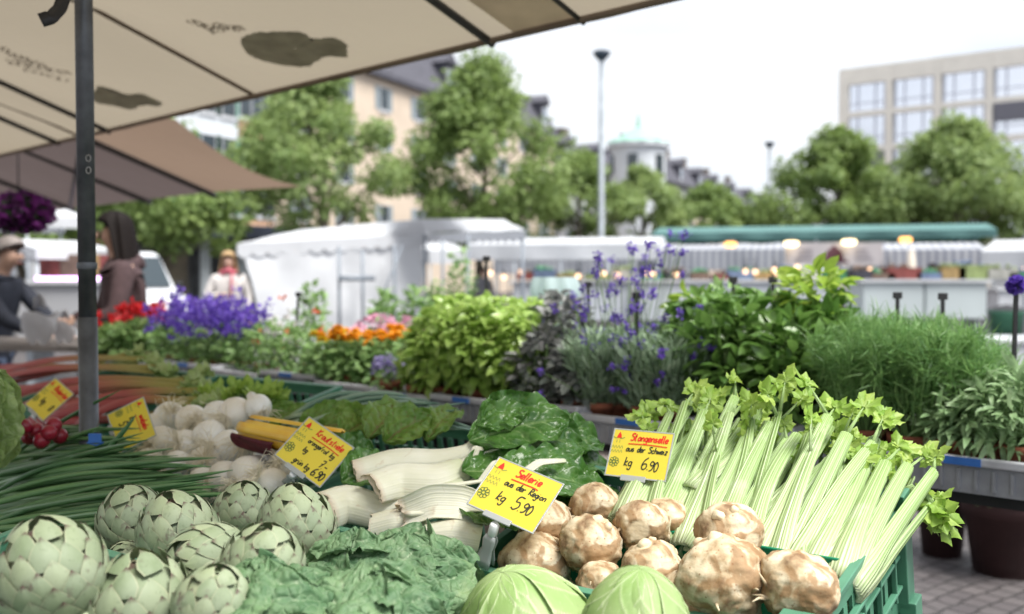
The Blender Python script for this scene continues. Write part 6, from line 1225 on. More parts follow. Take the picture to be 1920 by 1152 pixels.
for a_ in (('artichoke underneath the largest one, in the lower layer', 150, 1215, 190, .70, (.3, .1, .9), 2, 1.0), ('artichoke in the lower layer beneath the one lying on its side', 420, 1130, 150, .92, (-.3, .1, .9), 3, 1.0), ('artichoke in the lower layer beneath the tall pointed one', 560, 1085, 130, 1.08, (.2, .2, .9), 1, 1.0), ('artichoke in the lower layer beneath the pair beside the chives', 300, 1085, 130, 1.02, (.3, .1, .9), 0, 1.0), ('largest artichoke, fully round, at the very corner of the heap', 97, 1082, 208, .68, (-.15, -.12, 1), 0, 1.0), ('artichoke leaning against the dark chives', 250, 985, 132, 1.03, (-.3, -.05, .95), 1, 1.05), ('artichoke in the centre of the heap beside the chives', 335, 1003, 148, .97, (-.2, -.15, .97), 2, 1.03),
 ('artichoke lying on its side with spread bracts in the centre', 395, 1052, 142, .90, (-.85, -.35, -.1), 3, 1.05), ('small artichoke beneath the onions and behind the others', 456, 965, 112, 1.16, (0, -.1, 1), 0, 1.0), ('tall pointed artichoke standing before the chard ends', 556, 995, 152, 1.06, (.05, .0, 1), 2, 1.12), ('artichoke with many brown tips between savoy and the tall one', 492, 1068, 152, .90, (.1, -.1, .98), 1, 1.05),
 ('artichoke low in front between the largest and the savoy leaves', 262, 1140, 188, .76, (-.1, -.1, .98), 3, 1.0), ('small dark artichoke wedged under the two beside the chives', 238, 1048, 70, .94, (-.4, -.8, .1), 1, 1.0), ('artichoke sliver cut off beside the largest one', -12, 1050, 100, .92, (0, -.3, .95), 2, 1.0), ('artichoke at the bottom behind the front savoy leaf', 400, 1140, 150, .78, (.1, -.1, .98), 0, 1.0)): artichoke(*a_)
# ---------------------------------------------------------------- cabbages
M['cabbage'] = None
m = NM('pointed_cabbage_leaf'); c = m.mix(m.ramp(m.noise(9, 4), [(.3, 0.), (.7, 1.)]), (.20, .34, .09), (.40, .52, .24)); c = m.mix(m.math('MULTIPLY', m.attr('w'), .85, True), c, (.60, .68, .42)); c = m.mix(m.ramp(m.noise(70, 3), [(.55, 0.), (.7, .3)]), c, (.20, .32, .10)); M['cabbage'] = m.bsdf(c, rough=.5, spec=.35, sub=.1, trans=.1, tcol=(.4, .6, .2), bump=m.math('ADD', m.noise(38, 4), m.math('MULTIPLY', m.attr('w'), .6)), bstr=.4, bdist=.003)
def cabbage(label, px, py, r, t, axis, seed, H=1.35):
    p = at(px, py, Yt(px, t)); th = thing('pointed_cabbage', label, 'cabbage', p, 0, 'pointed cabbages'); B = basis(np.array(axis, float), seed); rr = np.random.default_rng(seed)
    for k in range(7):
        nu, nv = 90, 80; u = np.linspace(0, 1, nu); v = np.linspace(-1, 1, nv); U, V_ = np.meshgrid(u, v, indexing='ij'); az = k * 2.4 + seed; tha = math.pi * (1 - U * (1.0 + .10 * (k % 2))) ; sp = 1.35 * np.sin(np.clip(np.pi * (U * .8 + .1), 0, np.pi)) ** .5; fo = 1.012 ** (7 - k) + .035 * np.abs(V_) ** 6 + .016 * U ** 8 + .030 * np.sin(V_ * 6 + U * 8 + seed + k) * np.abs(V_) + .02 * np.sin(U * 11 + k + V_ * 2) + .008 * np.sin(V_ * 15 - U * 12 + k) + .03 * np.clip(np.abs(V_) - .7, 0, 1) * (1 + np.sin(U * 30 + k))
        ph = (U - .35 * np.abs(V_)) * 6 + (V_ > 0) * .4; fr = np.abs((ph % 1) - .5) * 2; ve = np.clip((fr - .90) / .08, 0, 1) * .8 + np.clip(1 - np.abs(V_) / .03, 0, 1) + np.clip((np.abs(((np.abs(V_) * 6 + .3 * np.sin(ph * 3)) % 1) - .5) * 2 - .93) / .07, 0, 1) * .25
        ve = ve + np.clip((np.abs(V_) - .93) / .07, 0, 1) * .7; fo = fo + .022 * ve; z = -np.cos(math.pi * U); R1 = np.sin(np.pi * U) ** .85 * (1 - .22 * np.clip(z, 0, 1)); pos = np.stack([r * fo * R1 * np.cos(az + V_ * sp), r * fo * R1 * np.sin(az + V_ * sp), r * H * (z + .05 * fo)], -1); g = G(); g.grid(pos.reshape(-1, 3) @ B.T, nu, nv, rnd=rr.random(), t=U.ravel(), w=np.clip(ve, 0, 1).ravel()); g.build('wrapper_leaf', M['cabbage'], th)
cabbage('broad pale pointed cabbage in front of the celeriac crate rim', 985, 1200, .098, 1.17, (-.3, -.1, .9), 1, 1.05); cabbage('smaller pointed cabbage in front of the biggest celeriac', 1192, 1180, .070, 1.17, (.05, -.1, .95), 4, 1.15)
def savoy(label, px, py, r, t, seed, specs, mat='savoy'):
    p = at(px, py, Yt(px, t)); th = thing('savoy_cabbage', label, 'cabbage', p, 0, 'savoy cabbages'); V, T_ = ico(5); n_ = fbm(V, 5, 3, seed) * .06 + np.abs(fbm(V, 9, 2, seed + 4)) * .05; g = G(); g.add(V * (1 + n_)[:, None] * r * [1, 1, .9], T=T_, rnd=.3, t=.5); g.build('heart', M[mat], th)
    for i, (az, el, L_, W__, bd, cp, rf) in enumerate(specs):
        a = R_(az); e = R_(el); up_ = np.array([math.cos(a) * math.cos(e), math.sin(a) * math.cos(e), math.sin(e)]); hor = np.array([math.cos(a + math.pi / 2), math.sin(a + math.pi / 2), 0]) * .0; d_ = nrm(np.cross(np.cross(up_, [0, 0, 1.]), up_)) if el < 80 else np.array([0, -1., 0]); 
        base = up_ * r * 1.02 - d_ * L_ * .45; leafobj(th, 'outer_leaf', M[mat], base, d_ + up_ * bd * .5, up_, L_=L_, Wd=W__, crk=.0070, ruf=rf * .7, nv=8, seed=seed + i * 1.7, nu=64, nw=52, bend=bd, cup=cp, shape='round')
    return th
savoy('savoy cabbage with big crinkled blue green leaves in the middle of the front', 765, 1160, .080, 1.14, 2.0, [(-90, 25, .22, .24, .9, -.25, .012), (-60, 60, .20, .22, 1.0, -.35, .015), (-140, 50, .22, .22, 1.0, -.35, .014), (-20, 30, .20, .20, 1.1, -.4, .016), (-175, 20, .20, .22, .9, -.3, .014), (60, 60, .2, .22, 1., -.3, .014), (-100, 75, .2, .22, 1.1, -.3, .02)])
savoy('savoy cabbage with yellowing folded leaf beside the tall artichoke', 668, 1140, .058, 1.07, 5.0, [(-100, 40, .19, .17, .9, -.4, .012), (-170, 35, .18, .18, 1.0, -.35, .014), (-60, 55, .18, .17, 1.0, -.35, .012), (100, 60, .18, .18, 1., -.3, .012)])
savoy('savoy cabbage low at the front edge below the artichokes', 490, 1225, .07, .84, 8.0, [(-90, 40, .18, .2, 1., -.3, .014), (-150, 45, .18, .19, 1., -.35, .014), (-40, 50, .18, .18, 1., -.3, .014), (80, 50, .17, .18, .9, -.3, .014), (-90, 78, .17, .18, 1., -.3, .014)])
savoy('savoy cabbage nearest the camera under the pale pointed cabbage', 700, 1240, .075, .95, 11.0, [(-90, 40, .19, .2, 1., -.3, .014), (-150, 45, .19, .19, 1., -.35, .014), (-35, 45, .19, .2, 1., -.3, .014), (80, 50, .18, .2, .9, -.3, .014), (-90, 78, .18, .2, 1., -.3, .018), (10, 50, .18, .18, 1., -.3, .014)])
p = pt(20, 780, 1.42); th = thing('lettuce_head', 'pale green lettuce head at the very edge beside the radishes', 'lettuce', at(-18, 800, 2.35)); 
for i in range(7): a = i * .9; d_ = np.array([math.cos(a) * .35, math.sin(a) * .35, 1.]); leafobj(th, 'leaf', M['lettuce'], np.array([-math.cos(a) * .02, -math.sin(a) * .02, -.10]), d_, (-math.cos(a), -math.sin(a), .4), L_=.24, Wd=.15, crk=.004, ruf=.008, seed=i * 1.3, bend=-.3, cup=.3, shape='round')
# ---------------------------------------------------------------- onions
m = NM('white_onion_skin'); c = m.mix(m.ramp(m.noise(18, 4), [(.3, 0.), (.7, 1.)]), (.78, .77, .70), (.90, .90, .87)); s = m.math('SINE', m.math('MULTIPLY', m.attr('w'), 150.)); c = m.mix(m.ramp(s, [(.6, 0.), (1., .25)]), c, (.60, .62, .45)); c = m.mix(m.ramp(m.attr('t'), [(.0, .6), (.06, 0.)]), c, (.45, .33, .2)); c = m.mix(m.attr('rnd'), c, (.78, .70, .56)); M['onion'] = m.bsdf(c, rough=.3, spec=.5, sub=.25)
M['root'] = simple('onion_root', (.80, .74, .58), .8, .15, 40); M['onionneck'] = simple('onion_neck', (.66, .70, .55), .45, .12, 30)
def onion(label, px, py, dia, t, axis, seed, hairy=1.):
    Yc = Yt(px, t); p = at(px, py, Yc); r = dia / FPX * Yc / 2; th = thing('white_onion', label, 'onion', p, 0, 'white onions heaped on the stall'); B = basis(np.array(axis, float), seed); rr = np.random.default_rng(seed)   # axis points to the roots
    g = G(); pr = [(0, 1.), (.16, .99), (.30, .93), (.62, .74), (.90, .38), (1., 0), (.96, -.40), (.80, -.82), (.58, -1.25), (.42, -1.7), (.36, -2.3), (0, -2.32)]; g.lathe(np.array(pr) * r * [1, .92], 28, rnd=.5 * rr.random() ** 2); g.V[0] = g.V[0] @ B.T; g.build('bulb', M['onion'], th)
    g = G()
    for k in range(int(64 * hairy)):
        a = rr.random() * 6.283; q = .13 * r * rr.random() ** .5; b = B @ np.array([q * math.cos(a), q * math.sin(a), r * .90]); d_ = B @ nrm(np.array([math.cos(a) * 1.1, math.sin(a) * 1.1, .75 + rr.random() * .6])) + rr.normal(0, .2, 3); L_ = r * (.7 + 1.1 * rr.random()); e1 = b + d_ * L_ * .5; e2 = e1 + (d_ * .6 + rr.normal(0, .4, 3) + [0, 0, -.55]) * L_ * .5; g.tube([b, e1, e2], [.0010, .0008, .0004], 4, cap=False)
    g.build('roots', M['root'], th)
ON = [(318, 782, 60), (360, 790, 62), (300, 830, 62), (345, 838, 66), (392, 822, 66), (428, 842, 74), (470, 835, 68), (440, 778, 66), (405, 782, 60), (330, 875, 60), (385, 868, 66), (418, 898, 66), (462, 892, 72), (506, 850, 60), (508, 908, 64), (468, 918, 58), (545, 875, 56), (378, 905, 58), (276, 868, 56), (485, 765, 50), (290, 800, 50)]
rows_ = sorted(range(len(ON)), key=lambda i: (ON[i][1] // 45, ON[i][0])); ordn = ['first', 'second', 'third', 'fourth', 'fifth', 'sixth', 'seventh', 'eighth']; rown = {}
for i in rows_: rown.setdefault(ON[i][1] // 45, []).append(i)
rk = sorted(rown); rt = ['rearmost onion row', 'second onion row', 'third onion row', 'fourth onion row', 'lowest onion row', 'very lowest row']
for ri, k in enumerate(rk):
    for j, i in enumerate(rown[k]):
        x, y, d = ON[i]; tt = 1.43 + (905 - y) / 140 * .30; a = np.array([rng.normal(-.1, .6), -1., rng.normal(.1, .45)]); onion('white onion, %s from the steel pole in the %s' % (ordn[j], rt[ri]), x, y, d, tt, a, i + 3)
# ---------------------------------------------------------------- chives / long leaves
m = NM('onion_leaf'); c = m.mix(m.attr('rnd'), (.045, .14, .045), (.14, .29, .10)); c = m.mix(m.ramp(m.noise(22, 4), [(.4, 0.), (.75, .4)]), c, (.13, .24, .13)); s = m.math('SINE', m.math('MULTIPLY', m.attr('w'), 60.)); c = m.mix(m.ramp(s, [(.4, 0.), (1., .25)]), c, (.15, .26, .12)); M['chive'] = m.bsdf(c, rough=.38, spec=.5, trans=.06, bump=s, bstr=.15, bdist=.0008)
m = NM('blue_green_onion_leaf'); c = m.mix(m.attr('rnd'), (.11, .21, .15), (.24, .36, .27)); c = m.mix(m.ramp(m.attr('t'), [(0., .9), (.25, 0.)]), c, (.45, .55, .35)); M['sprleaf'] = m.bsdf(c, rough=.4, spec=.4, bump=m.noise(40, 3), bstr=.1)
def reeds(name, label, cat, mat, starts, ends, rad, group, sag=.02, flat=.75, seed=0, pname='leaves'):
    o = np.mean(starts, 0); th = thing(name, label, cat, o, 0, group); rr = np.random.default_rng(seed); g = G()
    for a, b in zip(starts, ends):
        a = a - o; b = b - o; u = np.linspace(0, 1, 12)[:, None]; bow = rr.normal(0, .012, 3) + [0, 0, abs(rr.normal(0, sag))]; path = a * (1 - u) + b * u + np.sin(u * math.pi) * bow; r_ = rad * (.75 + .5 * rr.random()) * np.interp(u[:, 0], [0, .3, .8, .97, 1], [.85, 1, .8, .3, .08]); g.tube(path, r_, 9, rnd=rr.random(), flat=flat)
    g.build(pname, mat, th); return th
bl = ['chive bunch piled highest behind the steel pole foot', 'chive bunch second from the top of the pile', 'chive bunch in the middle reaching toward the onions', 'chive bunch second from the bottom, tips by the crate corner', 'lowest chive bunch right behind the largest artichoke', 'loose chive blades pointing up across the yellow price card']
bb = [((-60, 868), (200, 822), 1.37, 1.42), ((-60, 905), (330, 862), 1.32, 1.36), ((-60, 945), (365, 893), 1.24, 1.30), ((-60, 985), (400, 920), 1.14, 1.24), ((-60, 1018), (330, 965), 1.05, 1.12)]
rr = np.random.default_rng(5)
for i, (s_, e_, t0, t1) in enumerate(bb):
    n = 34 if i < 4 else 26; st = [pt(s_[0] + rr.normal(0, 10), s_[1] + rr.normal(0, 13), t0 + rr.normal(0, .035)) for _ in range(n)]; en = [pt(e_[0] + rr.normal(-50, 60), e_[1] + rr.normal(0, 15), t1 + rr.normal(0, .04)) for _ in range(n)]; reeds('chive_bunch', bl[i], 'chives', M['chive'], st, en, .0102, 'long dark green chives', .01, seed=i)
st = [pt(x, y, t) for x, y, t in ((-40, 905, 1.28), (-40, 890, 1.3), (60, 925, 1.3), (-30, 930, 1.26), (100, 900, 1.3), (30, 885, 1.33))]; en = [pt(x, y, t) for x, y, t in ((225, 732, 1.42), (268, 812, 1.36), (250, 826, 1.36), (310, 858, 1.34), (255, 778, 1.38), (190, 800, 1.38))]
reeds('chive_bunch', bl[5], 'chives', M['chive'], st, en, .0082, 'long dark green chives', .004, seed=20)
bs_ = [((535, 790), (785, 752), 1.88, 1.96), ((545, 796), (848, 774), 1.84, 1.92), ((560, 802), (866, 796), 1.78, 1.86)]
for i, (s_, e_, t0, t1) in enumerate(bs_):
    n = 13; st = [pt(s_[0] + rr.normal(0, 8), s_[1] + rr.normal(0, 6), t0 + rr.normal(0, .02)) for _ in range(n)]; en = [pt(e_[0] + rr.normal(-25, 30), e_[1] + rr.normal(0, 10), t1 + rr.normal(0, .03)) for _ in range(n)]; reeds('spring_onion_bunch', ['spring onion leaf bundle highest, towards the marigold tray', 'spring onion leaf bundle in the middle of the three', 'spring onion leaf bundle lowest, just above the reddish leaves'][i], 'spring onions', M['sprleaf'], st, en, .0095, 'blue green spring onion bundles', .018, seed=30 + i)
# ---------------------------------------------------------------- rhubarb
m = NM('rhubarb_stalk'); t = m.attr('t'); c = m.mix(m.attr('rnd'), (.27, .012, .03), (.38, .04, .06)); gr = m.math('ADD', m.ramp(t, [(.50, 0.), (.95, 1.)]), m.math('MULTIPLY', m.attr('rnd'), .18), True); c = m.mix(m.math('MULTIPLY', gr, .8), c, (.26, .32, .07)); s = m.math('SINE', m.math('MULTIPLY', m.attr('w'), 40.)); c = m.mix(m.ramp(s, [(.6, 0.), (1., .14)]), c, (.50, .18, .14)); M['rhubarb'] = m.bsdf(c, rough=.5, spec=.3)
RH = [((-60, 706), (215, 686), 2.22, 2.28), ((-60, 722), (268, 676), 2.16, 2.24), ((-70, 735), (245, 664), 2.2, 2.3), ((-60, 742), (330, 728), 2.0, 2.1), ((-50, 752), (345, 742), 1.95, 2.04), ((-60, 700), (165, 692), 2.28, 2.3), ((-60, 728), (300, 700), 2.1, 2.2), ((-40, 760), (350, 720), 1.9, 2.05), ((20, 775), (345, 728), 1.86, 1.98), ((60, 790), (330, 775), 1.78, 1.86), ((100, 782), (378, 752), 1.8, 1.9), ((-40, 715), (290, 690), 2.14, 2.2), ((10, 745), (352, 712), 1.98, 2.1), ((120, 765), (372, 735), 1.88, 1.96), ((60, 766), (300, 744), 1.9, 1.94), ((150, 798), (360, 765), 1.76, 1.85)]
RH.sort(key=lambda q: q[0][1] + q[1][1])
for i, (a, b, t0, t1) in enumerate(RH):
    A_, B_ = pt(*a, t0), pt(*b, t1); th = thing('rhubarb_stalk', 'red to green rhubarb stalk, %s counting down from the top of the heap' % ['topmost', 'second', 'third', 'fourth', 'fifth', 'sixth', 'seventh', 'eighth', 'ninth', 'tenth', 'eleventh', 'twelfth', 'thirteenth', 'fourteenth', 'fifteenth', 'lowest'][i], 'rhubarb', A_, 0, 'rhubarb stalks heaped behind the pole'); g = G(); u = np.linspace(0, 1, 14)[:, None]; path = (B_ - A_) * u + np.sin(u * math.pi) * np.array([0, 0, .03 * (i % 3) - .01]); crescent(path, np.interp(u[:, 0], [0, .1, 1], [.052, .046, .030]), np.interp(u[:, 0], [0, 1], [.017, .012]), np.tile([0, -.5, .8], (14, 1)), g, rnd=rng.random(), nw=13, rib=.0008); g.build('stalk', M['rhubarb'], th)
    for k in range(2): d_ = nrm(B_ - A_ + rng.normal(0, .3, 3) * .3); leafobj(th, 'leaf_stub', M['lettuce'], B_ - A_ - d_ * .01, d_ + rng.normal(0, .25, 3), (0, -.4, .9), L_=.08 + .05 * rng.random(), Wd=.05 + .03 * rng.random(), crk=.004, ruf=.010, seed=i + k * 3.3, nu=16, nw=12, bend=.5, cup=.4, shape='round')
# radishes
M['radish'] = simple('radish_skin', (.30, .015, .035), .3, .2, 20, spec=.5)
for i, (x, y) in enumerate(((44, 800), (68, 808), (56, 820), (92, 812), (100, 798), (112, 818), (78, 826))):
    p = at(x, y, 2.42 + .03 * (i % 3)); th = thing('radish', 'red radish with white tip, %s in the little heap under the yellow price card' % ordn[i], 'radish', p, 0, 'red radishes'); g = G(); g.lathe(np.array([(0, .02), (.012, .018), (.019, .006), (.02, -.004), (.014, -.014), (.005, -.021)]), 18); g.build('root', M['radish'], th); g = G(); g.lathe(np.array([(.006, -.019), (.0022, -.027), (.0006, -.05)]), 8); g.build('tip', M['onion'], th)
    th.rotation_euler = (R_(60 + 20 * (i % 3)), R_(30 * i), 0)
# yellow chard bunch, with maroon band and leaves
m = NM('yellow_chard'); c = m.mix(m.ramp(m.noise(20, 3), [(.3, 0.), (.7, 1.)]), (.85, .42, .02), (.90, .62, .08)); s = m.math('SINE', m.math('MULTIPLY', m.attr('w'), 22.)); c = m.mix(m.ramp(s, [(.5, 0.), (1., .35)]), c, (.92, .80, .35)); c = m.mix(m.ramp(m.attr('t'), [(0., .7), (.05, 0.)]), c, (.8, .62, .3)); M['ychard'] = m.bsdf(c, rough=.32, spec=.5, sub=.15)
A_, B_ = pt(468, 806, 1.52), pt(640, 842, 1.56); ax = nrm(B_ - A_); th = thing('yellow_chard_bunch', 'bunch of bright yellow chard stalks wrapped in a dark red leaf', 'chard bunch', A_)
sd_ = nrm(np.cross(ax, [0, 0, 1.])); uu = np.cross(sd_, ax)
for k in range(9):
    a = k * 2.399; q = .0105 * math.sqrt(k); off = sd_ * q * math.cos(a) + uu * q * math.sin(a); g = G(); crescent(np.array([off * (1 + .3 * f) + ax * (.26 * f) - ax * .004 * (k % 3) for f in np.linspace(0, 1, 8)]), .026, .009, np.tile(nrm(off + uu * .001), (8, 1)), g, rnd=rng.random(), nw=13); g.build('stalk', M['ychard'], th)
g = G(); f_ = np.linspace(0, 1, 14); a_ = np.linspace(3.3, 6.2, 20); F_, A2 = np.meshgrid(f_, a_, indexing='ij'); R__ = .044 + .003 * np.sin(A2 * 5 + F_ * 4) + .006 * F_; P_ = ax * (F_[..., None] * .13 - .012 + .008 * np.sin(A2 * 4)[..., None]) + sd_ * (R__ * np.cos(A2))[..., None] + uu * (R__ * np.sin(A2) * .9)[..., None]; g.grid(P_, 14, 20); wr = g.build('wrapping_leaf', simple('dark_red_leaf', (.10, .012, .022), .5, .3, 40, bump=.4, trans=.1), th); md = wr.modifiers.new('solid', 'SOLIDIFY'); md.thickness = .004
lq = [(600, 800, 1.70, 690, 822, 1.72, .12, 1), (640, 820, 1.64, 700, 800, 1.76, .11, 2), (690, 825, 1.66, 755, 768, 1.80, .13, 3), (720, 830, 1.66, 800, 800, 1.74, .12, 4), (800, 830, 1.72, 850, 780, 1.84, .10, 5), (560, 800, 1.74, 650, 795, 1.8, .10, 6), (620, 870, 1.5, 690, 880, 1.56, .13, 7), (480, 800, 1.8, 560, 786, 1.86, .08, 8), (640, 905, 1.42, 720, 900, 1.5, .12, 9)]
ll_ = ['dark red veined leaf rolled above the tilted price card', 'curled green leaf behind the tilted price card corner', 'tallest upright beet leaf with red veins before the spring onions', 'dark beet leaf between the upright leaf and the chard', 'upright leaf beside the arching glossy chard leaf', 'small leaf over the yellow chard bunch', 'dark leaf beneath the topmost white chard stalk', 'yellow green leaf behind the yellow chard bunch', 'shaded leaf under the widest white chard stalk']
for i, (x0, y0, t0, x1, y1, t1, w_, s_) in enumerate(lq): b, e = pt(x0, y0, t0), pt(x1, y1, t1); t_ = thing('beet_leaf', ll_[i], 'leaf', b, 0, 'red veined leaves'); d_ = e - b; leafobj(t_, 'blade', M['beetleaf'] if i not in (6, 8) else M['chard'], np.zeros(3), d_ + [0, 0, .04], (-.2, -.8, .5), L_=float(np.linalg.norm(d_)) * 1.25, Wd=w_ * .85, crk=.006, ruf=.006, seed=s_ * 2.1, bend=.6, cup=.3, nu=46, nw=34, bub=0)
# parsley / small green leaves behind onions
for i, (x, y, t, l_) in enumerate(((400, 752, 1.95, 'first'), (450, 748, 1.97, 'second'), (500, 752, 1.95, 'third'))):
    p = pt(x, y, t); th = thing('herb_bunch', 'small light green leaf tuft behind the onions, %s from the rhubarb' % l_, 'herbs', p, 0, 'leaf tufts behind the onions'); g = G(); n = 40; d = nrm(rng.normal(0, 1, (n, 3)) * [1, 1, .6] + [0, 0, .5]); X, Y_, Z = frames(d, None, .6); g.inst(TL['lobed'], d * .03, X, Y_, Z, .035); g.build('leaves', M['celeryleaf'], th); g = G(); [g.tube([[0, 0, -.06], v * .04], .002, 5) for v in d[:12]]; g.build('stems', M['celery'], th)
# ---------------------------------------------------------------- price cards
GL = {'S': [[(.5, .9), (.3, 1), (.1, .85), (.15, .65), (.42, .45), (.45, .2), (.25, 0), (.03, .12)]], 'e': [[(.05, .26), (.38, .3), (.33, .5), (.15, .5), (.05, .25), (.15, .02), (.42, .08)]], 'l': [[(.1, 1), (.07, .12), (.18, 0)]], 'r': [[(.05, .5), (.07, 0)], [(.07, .32), (.2, .5), (.36, .46)]], 'i': [[(.06, .5), (.07, 0)], [(.07, .72), (.09, .76)]], 'a': [[(.4, .45), (.2, .5), (.05, .25), (.15, 0), (.33, .12), (.4, .48), (.43, .02)]], 'u': [[(.05, .5), (.07, .1), (.2, 0), (.36, .15), (.4, .5), (.43, 0)]], 's': [[(.35, .45), (.15, .5), (.1, .34), (.32, .2), (.26, .02), (.03, .05)]], 'd': [[(.38, .4), (.2, .5), (.05, .25), (.15, 0), (.36, .15), (.42, 1), (.43, 0)]], 'R': [[(.08, 0), (.1, 1), (.38, .95), (.42, .7), (.1, .5), (.48, 0)]], 'g': [[(.38, .45), (.2, .5), (.05, .28), (.15, .05), (.36, .15), (.4, .5), (.36, -.3), (.15, -.4), (.05, -.25)]], 'o': [[(.22, .5), (.05, .3), (.12, .03), (.32, .05), (.4, .3), (.22, .5)]], 'n': [[(.05, .5), (.06, 0)], [(.06, .35), (.22, .5), (.36, .4), (.38, 0)]], 'k': [[(.1, 1), (.07, 0)], [(.38, .55), (.08, .25), (.4, 0)]], 't': [[(.16, .9), (.14, .1), (.28, 0)], [(.0, .58), (.3, .6)]], 'h': [[(.08, 1), (.06, 0)], [(.06, .35), (.22, .5), (.36, .4), (.38, 0)]], 'c': [[(.38, .42), (.2, .5), (.06, .25), (.18, 0), (.4, .08)]], 'w': [[(.03, .5), (.12, 0), (.25, .4), (.38, 0), (.5, .5)]], 'z': [[(.05, .5), (.38, .5), (.05, 0), (.4, 0)]], 'K': [[(.1, 1), (.08, 0)], [(.48, 1), (.1, .48), (.5, 0)]], 'b': [[(.08, 1), (.07, 0), (.3, .02), (.38, .28), (.2, .5), (.07, .35)]], 'f': [[(.35, .95), (.2, 1), (.14, .8), (.12, -.1)], [(.0, .5), (.3, .5)]], '5': [[(.48, 1), (.15, .98), (.1, .58), (.35, .6), (.45, .3), (.25, 0), (.03, .1)]], '6': [[(.42, 1), (.15, .7), (.05, .25), (.2, 0), (.42, .15), (.4, .42), (.2, .45), (.07, .25)]], '7': [[(.05, .95), (.45, 1), (.2, 0)], [(.12, .5), (.4, .55)]], '9': [[(.4, .85), (.2, 1), (.06, .75), (.2, .55), (.4, .7), (.42, .9), (.34, .2), (.08, 0)]], '0': [[(.22, 1), (.05, .6), (.15, .02), (.35, .1), (.42, .6), (.22, 1)]], '-': [[(.05, .4), (.42, .42)]], '.': [[(.08, .05), (.12, 0)]], '/': [[(.0, 0), (.3, 1)]], 'ü': [[(.05, .5), (.07, .1), (.2, 0), (.36, .15), (.4, .5), (.43, 0)], [(.12, .72), (.14, .78)], [(.32, .72), (.34, .78)]], ' ': [], 'B': [[(.08, 0), (.1, 1), (.38, .9), (.35, .6), (.1, .53), (.45, .35), (.4, .03), (.08, 0)]], 'm': [[(.05, .5), (.06, 0)], [(.06, .35), (.17, .5), (.24, .4), (.25, 0)], [(.25, .35), (.38, .5), (.46, .4), (.47, 0)]]}
def stroke(g, pts, w, z):
    p = np.array(pts, float)
    if len(p) > 2:   # smooth
        q = [p[0]]
        for i in range(len(p) - 1):
            P0 = p[max(0, i - 1)]; P1 = p[i]; P2 = p[i + 1]; P3 = p[min(len(p) - 1, i + 2)]
            for f in (.25, .5, .75, 1.): q.append(.5 * (2 * P1 + (P2 - P0) * f + (2 * P0 - 5 * P1 + 4 * P2 - P3) * f * f + (3 * P1 - P0 - 3 * P2 + P3) * f ** 3))
        p = np.array(q)
    d = nrm(np.gradient(p, axis=0)); n = np.c_[-d[:, 1], d[:, 0]] * w / 2; a = p - n; b = p + n; a = np.c_[a, np.full(len(a), z)]; b = np.c_[b, np.full(len(b), z)]; g.grid(np.stack([b, a]), 2, len(p))
def write(g, text, x, y, h, w, slant=.12, adv=.455, z=.0014, maxx=1e9):
    for ch in text:
        for s in GL.get(ch, []): stroke(g, [(x + (a + slant * b) * h, y + b * h + random.uniform(-.01, .01) * h) for a, b in s], w, z)
        x += h * (adv if ch not in 'il.,' else adv * .55) * (1.12 if ch in 'wmKRSB' else 1)
        if x > maxx: break
    return x
m = NM('yellow_card'); M['yellowcard'] = m.bsdf(m.mix(m.noise(8, 3), (.86, .70, .06), (.90, .77, .12)), rough=.25, spec=.5, trans=.25)
M['clearpl'] = NM('clear_plastic').bsdf((.55, .58, .58), rough=.18, trans=.35, spec=.8); M['redink'] = simple('red_ink', (.72, .03, .015), .6, .1); M['blackink'] = simple('black_ink', (.03, .035, .02), .6, .1); M['greenink'] = simple('green_grey_ink', (.30, .34, .07), .6, .1); M['darkgreenink'] = simple('dark_green_ink', (.13, .20, .05), .6, .1); M['whitepl'] = simple('white_plastic', (.75, .76, .78), .3, .05); M['spring'] = simple('copper_spring', (.45, .28, .2), .35, .1, metal=.8)
